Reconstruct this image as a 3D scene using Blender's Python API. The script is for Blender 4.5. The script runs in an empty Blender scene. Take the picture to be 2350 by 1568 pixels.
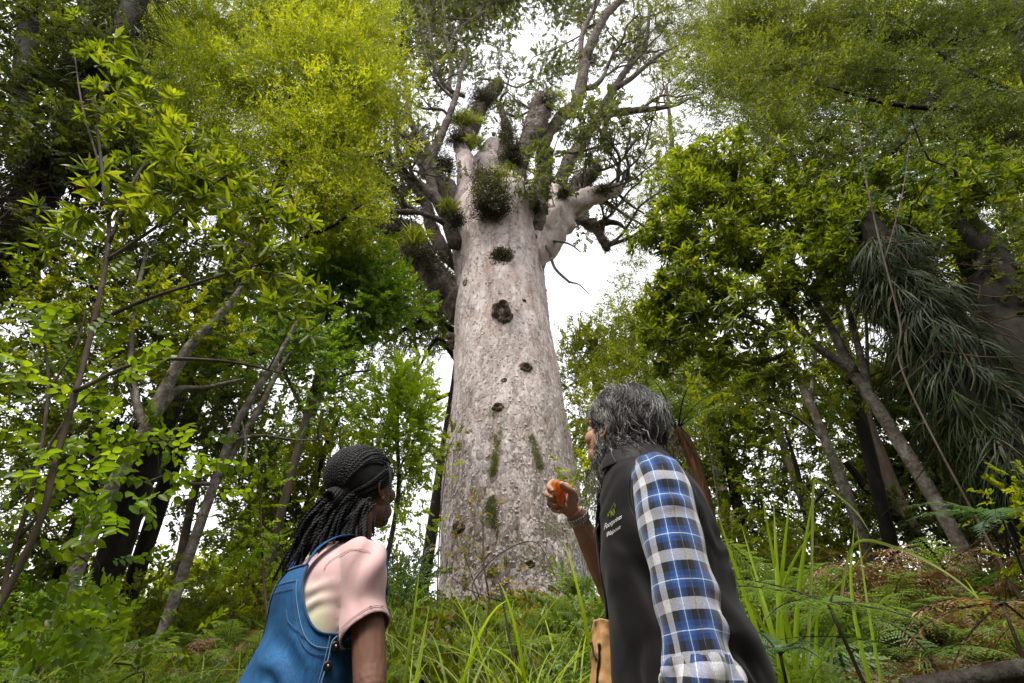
import bpy, bmesh, math, random
import numpy as np
from mathutils import Vector, Matrix, noise as mnoise
from mathutils.bvhtree import BVHTree

SC = bpy.context.scene
COL = SC.collection
R = math.radians
rng = np.random.default_rng(7)
random.seed(7)

# ------------------------------------------------------------ camera
PITCH = R(35.0); CAM_H = 1.0; FPX = 1110.0
cam_d = bpy.data.cameras.new("camera"); cam = bpy.data.objects.new("camera", cam_d); COL.objects.link(cam)
cam.location = (0, 0, CAM_H); cam.rotation_euler = (R(90) + PITCH, 0, 0)
cam_d.sensor_width = 36; cam_d.lens = 36 * FPX / 2350.0
cam_d.clip_start = 0.05; cam_d.clip_end = 600
cam_d.dof.use_dof = False
SC.camera = cam

# ------------------------------------------------------------ sky and sun (bright overcast)
SUN_EL, SUN_AZ = R(62), R(-150)            # sun azimuth measured from +Y towards +X
wd = bpy.data.worlds.new("World"); SC.world = wd; wd.use_nodes = True
nt = wd.node_tree; nt.nodes.clear()
sky = nt.nodes.new('ShaderNodeTexSky'); sky.sky_type = 'NISHITA'; sky.sun_disc = False
sky.sun_elevation = SUN_EL; sky.sun_rotation = SUN_AZ
sky.air_density = 1.0; sky.dust_density = 3.0; sky.ozone_density = 1.0
hs = nt.nodes.new('ShaderNodeHueSaturation'); hs.inputs['Saturation'].default_value = 0.12
bg = nt.nodes.new('ShaderNodeBackground'); bg.inputs['Strength'].default_value = 0.15
wo = nt.nodes.new('ShaderNodeOutputWorld')
nt.links.new(sky.outputs[0], hs.inputs['Color'])
cloud = nt.nodes.new('ShaderNodeMix'); cloud.data_type = 'RGBA'; cloud.inputs[0].default_value = 0.6      # even cloud deck over the blue
cloud.inputs[7].default_value = (3.9, 3.85, 3.9, 1)
nt.links.new(hs.outputs[0], cloud.inputs[6]); nt.links.new(cloud.outputs[2], bg.inputs['Color'])
nt.links.new(bg.outputs[0], wo.inputs['Surface'])
sd = bpy.data.lights.new("sun", 'SUN'); sd.energy = 1.5; sd.angle = R(20); sd.color = (1.0, 0.95, 0.87)
so = bpy.data.objects.new("sun", sd); COL.objects.link(so)
sv = Vector((math.sin(SUN_AZ) * math.cos(SUN_EL), math.cos(SUN_AZ) * math.cos(SUN_EL), math.sin(SUN_EL)))
so.rotation_euler = sv.to_track_quat('Z', 'Y').to_euler(); so.location = sv * 40

SC.view_settings.view_transform = 'Standard'; SC.view_settings.look = 'None'
SC.view_settings.exposure = 1.6; SC.view_settings.gamma = 1.0
SC.view_settings.use_curve_mapping = False
SC.cycles.max_bounces = 9; SC.cycles.diffuse_bounces = 7; SC.cycles.transmission_bounces = 5
SC.cycles.glossy_bounces = 2; SC.cycles.transparent_max_bounces = 4
SC.cycles.caustics_reflective = False; SC.cycles.caustics_refractive = False
SC.cycles.use_adaptive_sampling = True; SC.cycles.adaptive_threshold = 0.02

# ------------------------------------------------------------ helpers
CP, SP = math.cos(PITCH), math.sin(PITCH)
def ray(px, py):
    a = (px - 1175) / FPX; b = (784 - py) / FPX
    return np.array([a, CP - b * SP, SP + b * CP])          # per unit of depth along the lens axis
def P(px, py, Y):
    """point of the plane y = Y that the photograph shows at (px, py)"""
    r = ray(px, py); return np.array([0, 0, CAM_H]) + r * (Y / r[1])
def depth(p):
    return p[1] * CP + (p[2] - CAM_H) * SP
def smooth(x, a, b):
    t = min(1, max(0, (x - a) / (b - a))); return t * t * (3 - 2 * t)
def gz(x, y):
    s = 0.75 * smooth(y, 1.75, 3.3) + 0.95 * smooth(y, 3.0, 9) + 0.72 * smooth(y, 7, 16)
    if y > 16: s += (y - 16) * 0.012
    side = 0.7 * smooth(abs(x), 2.2, 5) * (1 - smooth(y, 3, 8))
    n = 0.12 * mnoise.noise(Vector((x * .35, y * .35, 0))) * smooth(max(abs(y - .9) - .9, abs(x) - 3.), 0, 2)
    return max(s, side) + n

def nrm(v): 
    v = np.asarray(v, float); return v / (np.linalg.norm(v, axis=-1, keepdims=True) + 1e-12)

def mesh_obj(name, V, F, mats=None, parent=None, tint=None, uv=None, smooth_=True, origin=None, link=True):
    """V (n,3) world coordinates, F (m,4|3) or list of arrays"""
    V = np.asarray(V, np.float32); F = np.asarray(F, np.int32)
    if origin is not None: V = V - np.asarray(origin, np.float32)
    elif parent is not None: V = V - np.asarray(parent.get('_o', (0, 0, 0)), np.float32)
    me = bpy.data.meshes.new(name)
    k = F.shape[1]
    me.vertices.add(len(V)); me.vertices.foreach_set('co', V.ravel())
    me.loops.add(F.size); me.loops.foreach_set('vertex_index', F.ravel())
    me.polygons.add(len(F)); me.polygons.foreach_set('loop_start', np.arange(0, F.size, k, dtype=np.int32))
    try: me.polygons.foreach_set('loop_total', np.full(len(F), k, np.int32))
    except Exception: pass
    me.update(calc_edges=True)
    if smooth_: me.polygons.foreach_set('use_smooth', np.ones(len(F), bool))
    if tint is not None:
        at = me.attributes.new('tint', 'FLOAT', 'FACE'); at.data.foreach_set('value', np.asarray(tint, np.float32))
    if uv is not None:
        ul = me.uv_layers.new(name='UVMap'); ul.data.foreach_set('uv', np.asarray(uv, np.float32)[F.ravel()].ravel())
    o = bpy.data.objects.new(name, me)
    if mats is not None:
        for m in (mats if isinstance(mats, (list, tuple)) else [mats]): me.materials.append(m)
    if origin is not None and parent is None: o.location = origin
    if origin is not None and parent is not None: o.location = np.asarray(origin) - np.asarray(parent.get('_o', (0, 0, 0)))
    if link: COL.objects.link(o)
    if parent is not None: o.parent = parent
    o['_o'] = [float(c) for c in (origin if origin is not None else (parent.get('_o', (0, 0, 0)) if parent is not None else (0, 0, 0)))]
    return o
def tag(o, label, cat, group=None, kind=None):
    if label: o['label'] = label
    if cat: o['category'] = cat
    if group: o['group'] = group
    if kind: o['kind'] = kind
    return o
EMPTIES = []
def thing(name, label, cat, loc, group=None):
    o = bpy.data.objects.new(name, None); COL.objects.link(o); o.location = loc
    o.empty_display_size = .2
    tag(o, label, cat, group); o['_o'] = [float(c) for c in loc]; EMPTIES.append(o)
    return o
class MB:
    """collects pieces (V, F) with quads"""
    def __init__(s): s.V = []; s.F = []; s.T = []; s.U = []; s.n = 0
    def add(s, V, F, tint=0.5, uv=None):
        V = np.asarray(V, float); F = np.asarray(F, int)
        s.V.append(V); s.F.append(F + s.n); s.n += len(V)
        s.T.append(np.broadcast_to(np.asarray(tint, float), (len(F),)))
        s.U.append(uv if uv is not None else np.zeros((len(V), 2)))
    def get(s): return np.vstack(s.V), np.vstack(s.F), np.concatenate(s.T), np.vstack(s.U)
    def build(s, name, mats, parent=None, **k):
        V, F, T, U = s.get(); return mesh_obj(name, V, F, mats, parent, tint=T, uv=U, **k)

def catmull(pts, n):
    pts = np.asarray(pts, float)
    if len(pts) == 2:
        t = np.linspace(0, 1, n)[:, None]; return pts[0] * (1 - t) + pts[1] * t
    q = np.vstack([2 * pts[0] - pts[1], pts, 2 * pts[-1] - pts[-2]])
    m = len(pts) - 1; t = np.linspace(0, m, n); i = np.minimum(t.astype(int), m - 1); f = (t - i)[:, None]
    a, b, c, d = q[i], q[i + 1], q[i + 2], q[i + 3]
    return .5 * ((2 * b) + (-a + c) * f + (2 * a - 5 * b + 4 * c - d) * f ** 2 + (-a + 3 * b - 3 * c + d) * f ** 3)
def tube(pts, rad, sides=8, n=None, ref=None, caps=True, wob=0, seed=0, uvs=False, ecc=None, twist=0):
    """swept tube; rad (k,) or (k,2) half widths along side axis and ref axis"""
    pts = np.asarray(pts, float); rad = np.asarray(rad, float)
    if rad.ndim == 1: rad = np.stack([rad, rad], 1)
    n = n or (len(pts) - 1) * 4 + 1
    allp = catmull(np.hstack([pts, rad]), n); C = allp[:, :3]; A = np.maximum(allp[:, 3:], 1e-5)
    T = nrm(np.gradient(C, axis=0))
    ref = np.array([0.13, 0.31, 1.0]) if ref is None else np.asarray(ref, float)
    if ref.ndim == 1:
        ref = np.broadcast_to(nrm(ref), C.shape).copy()
        bad = np.abs((T * ref).sum(1)) > .93
        if bad.any() and not ecc:                                     # parallel transport fallback
            X = np.zeros_like(C); x = np.cross(T[0], [1, 0, .2] if abs(T[0][0]) < .8 else [0, 1, 0.2]); x = nrm(x)
            for i in range(n):
                x = x - T[i] * (x @ T[i]); x = nrm(x); X[i] = x
            Y = np.cross(T, X)
        else:
            X = nrm(np.cross(T, ref)); Y = np.cross(X, T)
    else:
        X = nrm(np.cross(T, ref)); Y = np.cross(X, T)
    th = np.linspace(0, 2 * np.pi, sides, endpoint=False)[None, :] + (np.linspace(0, twist, n)[:, None])
    rr = np.ones((n, sides))
    if wob:
        rs = np.random.default_rng(seed)
        for k in range(1, 4):
            rr += wob * .6 * np.sin(k * th + np.cumsum(rs.normal(0, .5, n))[:, None] + rs.uniform(0, 6)) / k
        rr += wob * rs.normal(0, .25, (n, sides))
    V = C[:, None, :] + X[:, None, :] * (A[:, 0][:, None] * rr * np.cos(th))[..., None] + Y[:, None, :] * (A[:, 1][:, None] * rr * np.sin(th))[..., None]
    V = V.reshape(-1, 3)
    i = np.arange(n - 1)[:, None] * sides; j = np.arange(sides)[None, :]; j2 = (j + 1) % sides
    F = np.stack([i + j, i + j2, i + sides + j2, i + sides + j], -1).reshape(-1, 4)
    if caps:
        V = np.vstack([V, C[0], C[-1]]); a, b = len(V) - 2, len(V) - 1; e = (n - 1) * sides
        h = np.arange(0, sides, 2)
        F = np.vstack([F, np.stack([(h + 2) % sides, (h + 1) % sides, h, np.full(len(h), a)], 1),
                       np.stack([e + h, e + (h + 1) % sides, e + (h + 2) % sides, np.full(len(h), b)], 1)])
    if uvs:
        L = np.concatenate([[0], np.cumsum(np.linalg.norm(np.diff(C, axis=0), axis=1))])
        return V, F, L, th
    return V, F
def ellip(c, r, nu=20, nv=12, M=None):
    c = np.asarray(c, float); r = np.asarray(r, float)
    u = np.linspace(0, 2 * np.pi, nu, endpoint=False); v = np.linspace(.02, np.pi - .02, nv)
    V = np.stack([np.outer(np.sin(v), np.cos(u)), np.outer(np.sin(v), np.sin(u)), np.outer(np.cos(v), np.ones(nu))], -1).reshape(-1, 3) * r
    if M is not None: V = V @ np.asarray(M).T
    V = V + c
    i = np.arange(nv - 1)[:, None] * nu; j = np.arange(nu)[None, :]; j2 = (j + 1) % nu
    F = np.stack([i + j, i + nu + j, i + nu + j2, i + j2], -1).reshape(-1, 4)
    t = (M @ np.array([0, 0, r[2]]) if M is not None else np.array([0, 0, r[2]]))
    V = np.vstack([V, c + t, c - t]); a, b = len(V) - 2, len(V) - 1; h = np.arange(0, nu, 2); e = (nv - 1) * nu
    F = np.vstack([F, np.stack([h, (h + 1) % nu, (h + 2) % nu, np.full(len(h), a)], 1), np.stack([e + (h + 2) % nu, e + (h + 1) % nu, e + h, np.full(len(h), b)], 1)])
    return V, F
def boxm(c, s, M=None):
    V = np.array([[x, y, z] for x in (-.5, .5) for y in (-.5, .5) for z in (-.5, .5)]) * np.asarray(s)
    if M is not None: V = V @ np.asarray(M).T
    return V + np.asarray(c), np.array([[0, 1, 3, 2], [4, 6, 7, 5], [0, 4, 5, 1], [2, 3, 7, 6], [0, 2, 6, 4], [1, 5, 7, 3]])

# ------------------------------------------------------------ materials
def newmat(name):
    m = bpy.data.materials.new(name); m.use_nodes = True; t = m.node_tree; t.nodes.clear()
    return m, t
def N(t, kind, **k):
    n = t.nodes.new(kind)
    for a, b in k.items():
        if a.startswith('i_'): n.inputs[a[2:].replace('_', ' ')].default_value = b
        else: setattr(n, a, b)
    return n
def ramp(t, stops, fac, interp='LINEAR'):
    r = t.nodes.new('ShaderNodeValToRGB'); r.color_ramp.interpolation = interp; e = r.color_ramp.elements
    e[0].position = stops[0][0]; e[0].color = (*stops[0][1], 1); e[1].position = stops[-1][0]; e[1].color = (*stops[-1][1], 1)
    for p, c in stops[1:-1]:
        x = e.new(p); x.color = (*c, 1)
    t.links.new(fac, r.inputs[0]); return r.outputs[0]
def g3(v): return (v, v, v)
def mixc(t, fac, a, b, mode='MIX'):
    m = t.nodes.new('ShaderNodeMix'); m.data_type = 'RGBA'; m.blend_type = mode
    for s, x in ((0, fac), (6, a), (7, b)):
        if hasattr(x, 'type') and hasattr(x, 'links'): t.links.new(x, m.inputs[s])
        elif s == 0: m.inputs[0].default_value = x
        else: m.inputs[s].default_value = (*x, 1)
    return m.outputs[2]
def math_(t, op, a, b=None, c=None):
    m = t.nodes.new('ShaderNodeMath'); m.operation = op
    for i, x in enumerate((a, b, c)):
        if x is None: continue
        if hasattr(x, 'links'): t.links.new(x, m.inputs[i])
        else: m.inputs[i].default_value = x
    return m.outputs[0]
def mapping(t, scale, coord='Object', rot=(0, 0, 0)):
    tc = t.nodes.new('ShaderNodeTexCoord'); mp = t.nodes.new('ShaderNodeMapping'); mp.inputs['Scale'].default_value = scale
    mp.inputs['Rotation'].default_value = rot
    t.links.new(tc.outputs[coord], mp.inputs[0]); return mp.outputs[0]
def noise(t, vec, scale, detail=4, rough=.55, dist=0):
    n = t.nodes.new('ShaderNodeTexNoise'); n.inputs['Scale'].default_value = scale; n.inputs['Detail'].default_value = detail
    n.inputs['Roughness'].default_value = rough; n.inputs['Distortion'].default_value = dist
    t.links.new(vec, n.inputs['Vector']); return n.outputs['Fac']
def voro(t, vec, scale, feature='F1', out='Distance', rnd=1):
    n = t.nodes.new('ShaderNodeTexVoronoi'); n.feature = feature; n.inputs['Scale'].default_value = scale
    n.inputs['Randomness'].default_value = rnd
    t.links.new(vec, n.inputs['Vector']); return n.outputs[out]
def finish(t, color, rough=.6, bump=None, bstr=.3, bdist=.02, spec=.4, transl=0, tcol=None, sheen=0, metal=0, trans=0):
    p = t.nodes.new('ShaderNodeBsdfPrincipled'); o = t.nodes.new('ShaderNodeOutputMaterial')
    if hasattr(color, 'links'): t.links.new(color, p.inputs['Base Color'])
    else: p.inputs['Base Color'].default_value = (*color, 1)
    if hasattr(rough, 'links'): t.links.new(rough, p.inputs['Roughness'])
    else: p.inputs['Roughness'].default_value = rough
    p.inputs['Specular IOR Level'].default_value = spec; p.inputs['Metallic'].default_value = metal
    p.inputs['Sheen Weight'].default_value = sheen; p.inputs['Transmission Weight'].default_value = trans
    out = p.outputs[0]
    if bump is not None:
        b = t.nodes.new('ShaderNodeBump'); b.inputs['Strength'].default_value = bstr; b.inputs['Distance'].default_value = bdist
        t.links.new(bump, b.inputs['Height']); t.links.new(b.outputs[0], p.inputs['Normal'])
    if transl:
        tr = t.nodes.new('ShaderNodeBsdfTranslucent'); src = tcol if tcol is not None else color
        if hasattr(src, 'links'): t.links.new(src, tr.inputs[0])
        else: tr.inputs[0].default_value = (*src, 1)
        mx = t.nodes.new('ShaderNodeMixShader'); mx.inputs[0].default_value = transl
        t.links.new(out, mx.inputs[1]); t.links.new(tr.outputs[0], mx.inputs[2]); out = mx.outputs[0]
    t.links.new(out, o.inputs[0])
    return p
def leafmat(name, stops, stem=(.05, .035, .02), rough=.45, transl=.45, tgain=1.6, spec=.35):
    m, t = newmat(name)
    a = t.nodes.new('ShaderNodeAttribute'); a.attribute_name = 'tint'
    if 'fern' not in name and 'dead' not in name and 'litter' not in name and 'strap' not in name: stops = [(c_[0] * 1.06, c_[1] * 1.02, c_[2] * .9) for c_ in stops]
    k = len(stops); st = [(0.0, stem), (.02, stem)] + [(.03 + .97 * i / (k - 1), c) for i, c in enumerate(stops)]
    c = ramp(t, st, a.outputs['Fac'])
    v = mapping(t, (1, 1, 1)); nz = noise(t, v, 0.55, 3)
    c = mixc(t, 1.0, c, ramp(t, [(.3, g3(.72)), (.7, g3(1.25))], nz), 'MULTIPLY')
    tc = mixc(t, 1.0, c, (1.25 * tgain, 1.15 * tgain, .55 * tgain), 'MULTIPLY')
    finish(t, c, rough, spec=spec, transl=transl, tcol=tc)
    return m
def barkmat(name, c0, c1, c2, scale=6, bstr=.6, stretch=.25, rough=.9):
    m, t = newmat(name); v = mapping(t, (1, 1, stretch))
    n1 = noise(t, v, scale, 6, .65, .4); n2 = noise(t, v, scale * .2, 3)
    vo = voro(t, v, scale * 3)
    c = ramp(t, [(.3, c0), (.5, c1), (.72, c2)], n1)
    c = mixc(t, ramp(t, [(.4, g3(0)), (.65, g3(.5))], n2), c, c0)
    h = math_(t, 'ADD', n1, math_(t, 'MULTIPLY', vo, .35))
    finish(t, c, rough, bump=h, bstr=bstr, bdist=.03, spec=.2)
    return m
M = {}
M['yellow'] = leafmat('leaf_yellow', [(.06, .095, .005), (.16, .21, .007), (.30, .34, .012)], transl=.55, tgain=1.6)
M['olive'] = leafmat('leaf_olive', [(.035, .055, .008), (.07, .105, .012), (.13, .17, .02)], transl=.5)
M['lance'] = leafmat('leaf_lance', [(.05, .085, .008), (.11, .165, .01), (.19, .25, .014), (.28, .30, .02)], rough=.4, transl=.5)
M['lance_shade'] = leafmat('leaf_lance_shade', [(.035, .060, .007), (.085, .130, .009), (.16, .21, .014), (.24, .26, .02)], rough=.42, transl=.48)  # darker copy of lance: shade towards the right edge put into the colour
M['mid_shade'] = leafmat('leaf_mid_shade', [(.028, .046, .006), (.068, .098, .009), (.15, .18, .014)], transl=.48)  # darker copy of mid: shade of the top right put into the colour
M['young'] = leafmat('leaf_young', [(.12, .20, .018), (.22, .33, .03), (.33, .44, .05)], transl=.6)
M['bright'] = leafmat('leaf_bright', [(.06, .12, .008), (.13, .22, .012), (.22, .32, .018)], rough=.4, transl=.5)
M['green'] = leafmat('leaf_green', [(.035, .08, .009), (.08, .15, .014), (.15, .23, .02)], rough=.42, transl=.5)
M['dark'] = leafmat('leaf_dark', [(.02, .034, .008), (.045, .065, .012), (.085, .105, .018)], rough=.5, transl=.4, spec=.2)
M['mid'] = leafmat('leaf_mid', [(.045, .07, .006), (.10, .135, .009), (.20, .235, .014)], transl=.55)
M['kauri'] = leafmat('leaf_kauri', [(.035, .05, .02), (.065, .088, .03), (.12, .14, .045)], stem=(.07, .055, .045), rough=.5, transl=.4, spec=.2)
M['grey'] = leafmat('leaf_greyblue', [(.03, .06, .035), (.06, .11, .06), (.11, .17, .10)], rough=.25, transl=.3)
M['strap'] = leafmat('leaf_strap', [(.006, .013, .004), (.016, .030, .009), (.035, .055, .018), (.07, .068, .03)], rough=.55, transl=.3, spec=.25)
M['deadfern2'] = leafmat('leaf_dead_orange', [(.20, .12, .065), (.38, .24, .13), (.56, .37, .21)], stem=(.04, .028, .02), rough=.7, transl=.35, tgain=1.0)
M['fern'] = leafmat('leaf_fern', [(.055, .105, .02), (.11, .18, .045), (.21, .29, .10)], stem=(.03, .022, .014), transl=.45)
M['deadfern'] = leafmat('leaf_dead', [(.09, .052, .034), (.19, .115, .07), (.36, .23, .14)], stem=(.05, .03, .02), rough=.7, transl=.3, tgain=1.0)
M['sedge'] = leafmat('leaf_sedge', [(.13, .21, .012), (.24, .36, .02), (.34, .46, .06)], rough=.35, transl=.5, tgain=1.3)
M['palegrass'] = leafmat('leaf_grass', [(.10, .17, .03), (.18, .27, .06), (.33, .40, .14)], rough=.4, transl=.45, tgain=1.2)
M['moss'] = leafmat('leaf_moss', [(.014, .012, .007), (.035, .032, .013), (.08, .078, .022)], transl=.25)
M['litter'] = leafmat('leaf_litter', [(.06, .035, .02), (.14, .09, .05), (.25, .17, .09)], rough=.8, transl=.2, tgain=1.)
M['twig'] = barkmat('bark_twig', (.03, .022, .016), (.06, .048, .036), (.11, .09, .07), 20)
M['darkbark'] = barkmat('bark_dark', (.006, .005, .004), (.014, .011, .008), (.04, .032, .022), 8)
M['palebark'] = barkmat('bark_pale', (.06, .046, .035), (.15, .13, .11), (.36, .34, .30), 12, stretch=.9)
M['brownbark'] = barkmat('bark_brown', (.035, .024, .016), (.085, .065, .048), (.15, .12, .09), 8)
M['fibredark'] = barkmat('bark_fibre_dark', (.03, .018, .01), (.06, .035, .02), (.11, .07, .045), 30, stretch=.12)
M['fibre'] = barkmat('bark_fibre', (.05, .025, .012), (.13, .065, .03), (.24, .13, .07), 30, stretch=.12)

# ------------------------------------------------------------ leaf and spray templates (axis +Y, up +Z)
def leaf2(base, d, up, L, W, droop=.15, fold=.25):
    """lanceolate leaf: 4 quads folded on the midrib"""
    d = nrm(d); s = nrm(np.cross(d, up)); u = np.cross(s, d)
    m = [base + d * L * t - u * L * droop * t * t for t in (0, .5, 1)]
    e = lambda t, w, sg: base + d * L * t - u * L * droop * t * t + s * sg * W * w + u * fold * W * w
    V = [m[0], m[1], m[2], e(.28, .42, 1), e(.66, .46, 1), e(.28, .42, -1), e(.66, .46, -1)]
    F = [[0, 3, 4, 1], [1, 4, 2, 2], [0, 1, 6, 5], [1, 2, 2, 6]]
    F = [[0, 3, 4, 2], [0, 2, 6, 5]]
    return np.array([m[0], m[1], m[2], V[3], V[4], V[5], V[6]]), np.array(F)
def rhomb(base, d, up, L, W, droop=.1):
    d = nrm(d); s = nrm(np.cross(d, up)); u = np.cross(s, d)
    return np.array([base, base + d * L * .5 + s * W / 2, base + d * L - u * L * droop, base + d * L * .5 - s * W / 2]), np.array([[0, 1, 2, 3]])
def tmpl(fn, seeds):
    out = []
    for s in seeds:
        mb = MB(); fn(mb, np.random.default_rng(s)); V, F, T, U = mb.get(); out.append((V, F, T))
    return out
def _fine(mb, r):
    for k in range(3):                                   # three side shoots
        ax = nrm([(k - 1) * .55 + r.normal(0, .1), 1, r.normal(0, .15)])
        for i in range(11):
            t = .15 + .85 * i / 11; b = ax * t * (1 if k == 1 else .75)
            d = ax * .8 + nrm(r.normal(0, 1, 3)) * .75; V, F = rhomb(b, d, nrm(r.normal(0, 1, 3) + [0, 0, 1]), .17 * r.uniform(.8, 1.4), .062)
            mb.add(V, F, r.uniform(0, 1))
def _small(mb, r):
    for i in range(15):
        t = .1 + .9 * i / 15; sg = (-1) ** i; b = np.array([0, t, r.normal(0, .03)])
        d = np.array([sg * r.uniform(.5, 1), .7, r.normal(0, .35)]); V, F = leaf2(b, d, nrm([r.normal(0, .3), 0, 1]), .26 * r.uniform(.7, 1.2), .14, .2)
        mb.add(V, F, r.uniform(0, 1))
def _rosette(mb, r):
    for i in range(11):
        a = i * 2.4 + r.normal(0, .2); el = r.uniform(-.35, .9); t = -.5 * max(0, .4 - el)
        d = np.array([math.cos(a) * math.cos(el), math.sin(el) + .25, math.sin(a) * math.cos(el)])
        V, F = leaf2(np.array([0, t, 0]), d, nrm([0, .3, 1]), r.uniform(.75, 1.1), .25, .18)
        mb.add(V, F, r.uniform(0, 1))
def _ovate(mb, r):
    for i in range(10):
        t = .08 + .92 * i / 10; sg = (-1) ** i; b = np.array([0, t, -.15 * t * t])
        d = np.array([sg * r.uniform(.6, 1), .55, r.normal(-.15, .25)]); V, F = leaf2(b, d, nrm([r.normal(0, .25), 0, 1]), .32 * r.uniform(.7, 1.15) * (1 - .3 * t), .17, .3, .3)
        mb.add(V, F, r.uniform(0, 1))
def _far(mb, r):
    for i in range(26):
        b = r.normal(0, .33, 3) + [0, .4, 0]; d = nrm(r.normal(0, 1, 3) + [0, .5, 0])
        V, F = rhomb(b, d, nrm(r.normal(0, 1, 3) + [0, 0, .8]), r.uniform(.16, .3), r.uniform(.08, .13))
        mb.add(V, F, r.uniform(0, 1))
def _tuft(mb, r):
    for i in range(16):
        a = r.uniform(0, 6.28); el = r.uniform(.5, 1.35); d = np.array([math.cos(a) * math.cos(el), math.sin(el), math.sin(a) * math.cos(el)])
        V, F = rhomb(np.zeros(3), d, nrm(r.normal(0, 1, 3)), r.uniform(.6, 1.1), .05, .35); mb.add(V, F, r.uniform(0, 1))
def _mossy(mb, r):
    for i in range(14):
        b = r.normal(0, .35, 3); d = nrm(r.normal(0, 1, 3)); V, F = rhomb(b, d, nrm(r.normal(0, 1, 3)), r.uniform(.2, .45), .13); mb.add(V, F, r.uniform(0, 1))
def _straps(mb, r):
    for i in range(7):
        a = r.uniform(-1, 1); d0 = np.array([a * .6, 1, r.uniform(-.1, .5)]); d0 = nrm(d0); p = np.array([r.normal(0, .1), 0, 0.]); s = nrm(np.cross(d0, [0, 0, 1])); w = r.uniform(.010, .018)
        pts = [p]; d = d0.copy()
        for k in range(6):
            p = p + d * .19; d = nrm(d + [0, 0, -.24]); pts.append(p)
        V = []; 
        for k, q in enumerate(pts):
            ww = w * (1 - (k / 6) ** 2.2) + .001; V += [q - s * ww, q + s * ww]
        F = [[2 * k, 2 * k + 1, 2 * k + 3, 2 * k + 2] for k in range(6)]
        mb.add(V, F, r.uniform(0, 1))
TP = dict(fine=tmpl(_fine, range(6)), small=tmpl(_small, range(6)), rosette=tmpl(_rosette, range(6)), ovate=tmpl(_ovate, range(6)),
          far=tmpl(_far, range(8)), tuft=tmpl(_tuft, range(5)), mossy=tmpl(_mossy, range(6)), straps=tmpl(_straps, range(8)))
def place(mb, kind, pos, dirs, scale, r, up=(0, 0, 1), roll=.6, tshift=0, tjit=.25):
    T = TP[kind]; pos = np.asarray(pos, float); n = len(pos); dirs = nrm(dirs); which = r.integers(0, len(T), n)
    scale = np.broadcast_to(np.asarray(scale, float), (n,))
    upv = nrm(np.asarray(up, float)[None, :] + r.normal(0, roll, (n, 3)))
    X = nrm(np.cross(dirs, upv)); Z = np.cross(X, dirs); Mx = np.stack([X, dirs, Z], 1)     # rows = local axes
    for k, (V, F, t) in enumerate(T):
        ix = np.where(which == k)[0]
        if not len(ix): continue
        W = np.einsum('vk,nkc->nvc', V, Mx[ix]) * scale[ix][:, None, None] + pos[ix][:, None, :]
        FF = (F[None] + (np.arange(len(ix)) * len(V))[:, None, None]).reshape(-1, 4)
        tt = np.clip(.03 + .97 * (.5 * t[None, :] + .5 * r.uniform(0, 1, len(ix))[:, None] + tshift + r.normal(0, tjit * .3, len(ix))[:, None]), .031, 1).ravel()
        mb.add(W.reshape(-1, 3), FF, tt)
E1 = np.array([1., 0, 0]); E2 = np.array([0, -SP, CP]); E3 = np.array([0, CP, SP])
KD = dict(fine=5.0, small=5.0, rosette=4.0, ovate=3.2)
NF = [0]
def ragged(q, r, amp=.45, f=1.6):
    o_ = r.uniform(0, 50, 3); return q * (1 + amp * np.array([mnoise.noise(Vector(nrm(v) * f + o_)) for v in q])[:, None] * 2)
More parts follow.
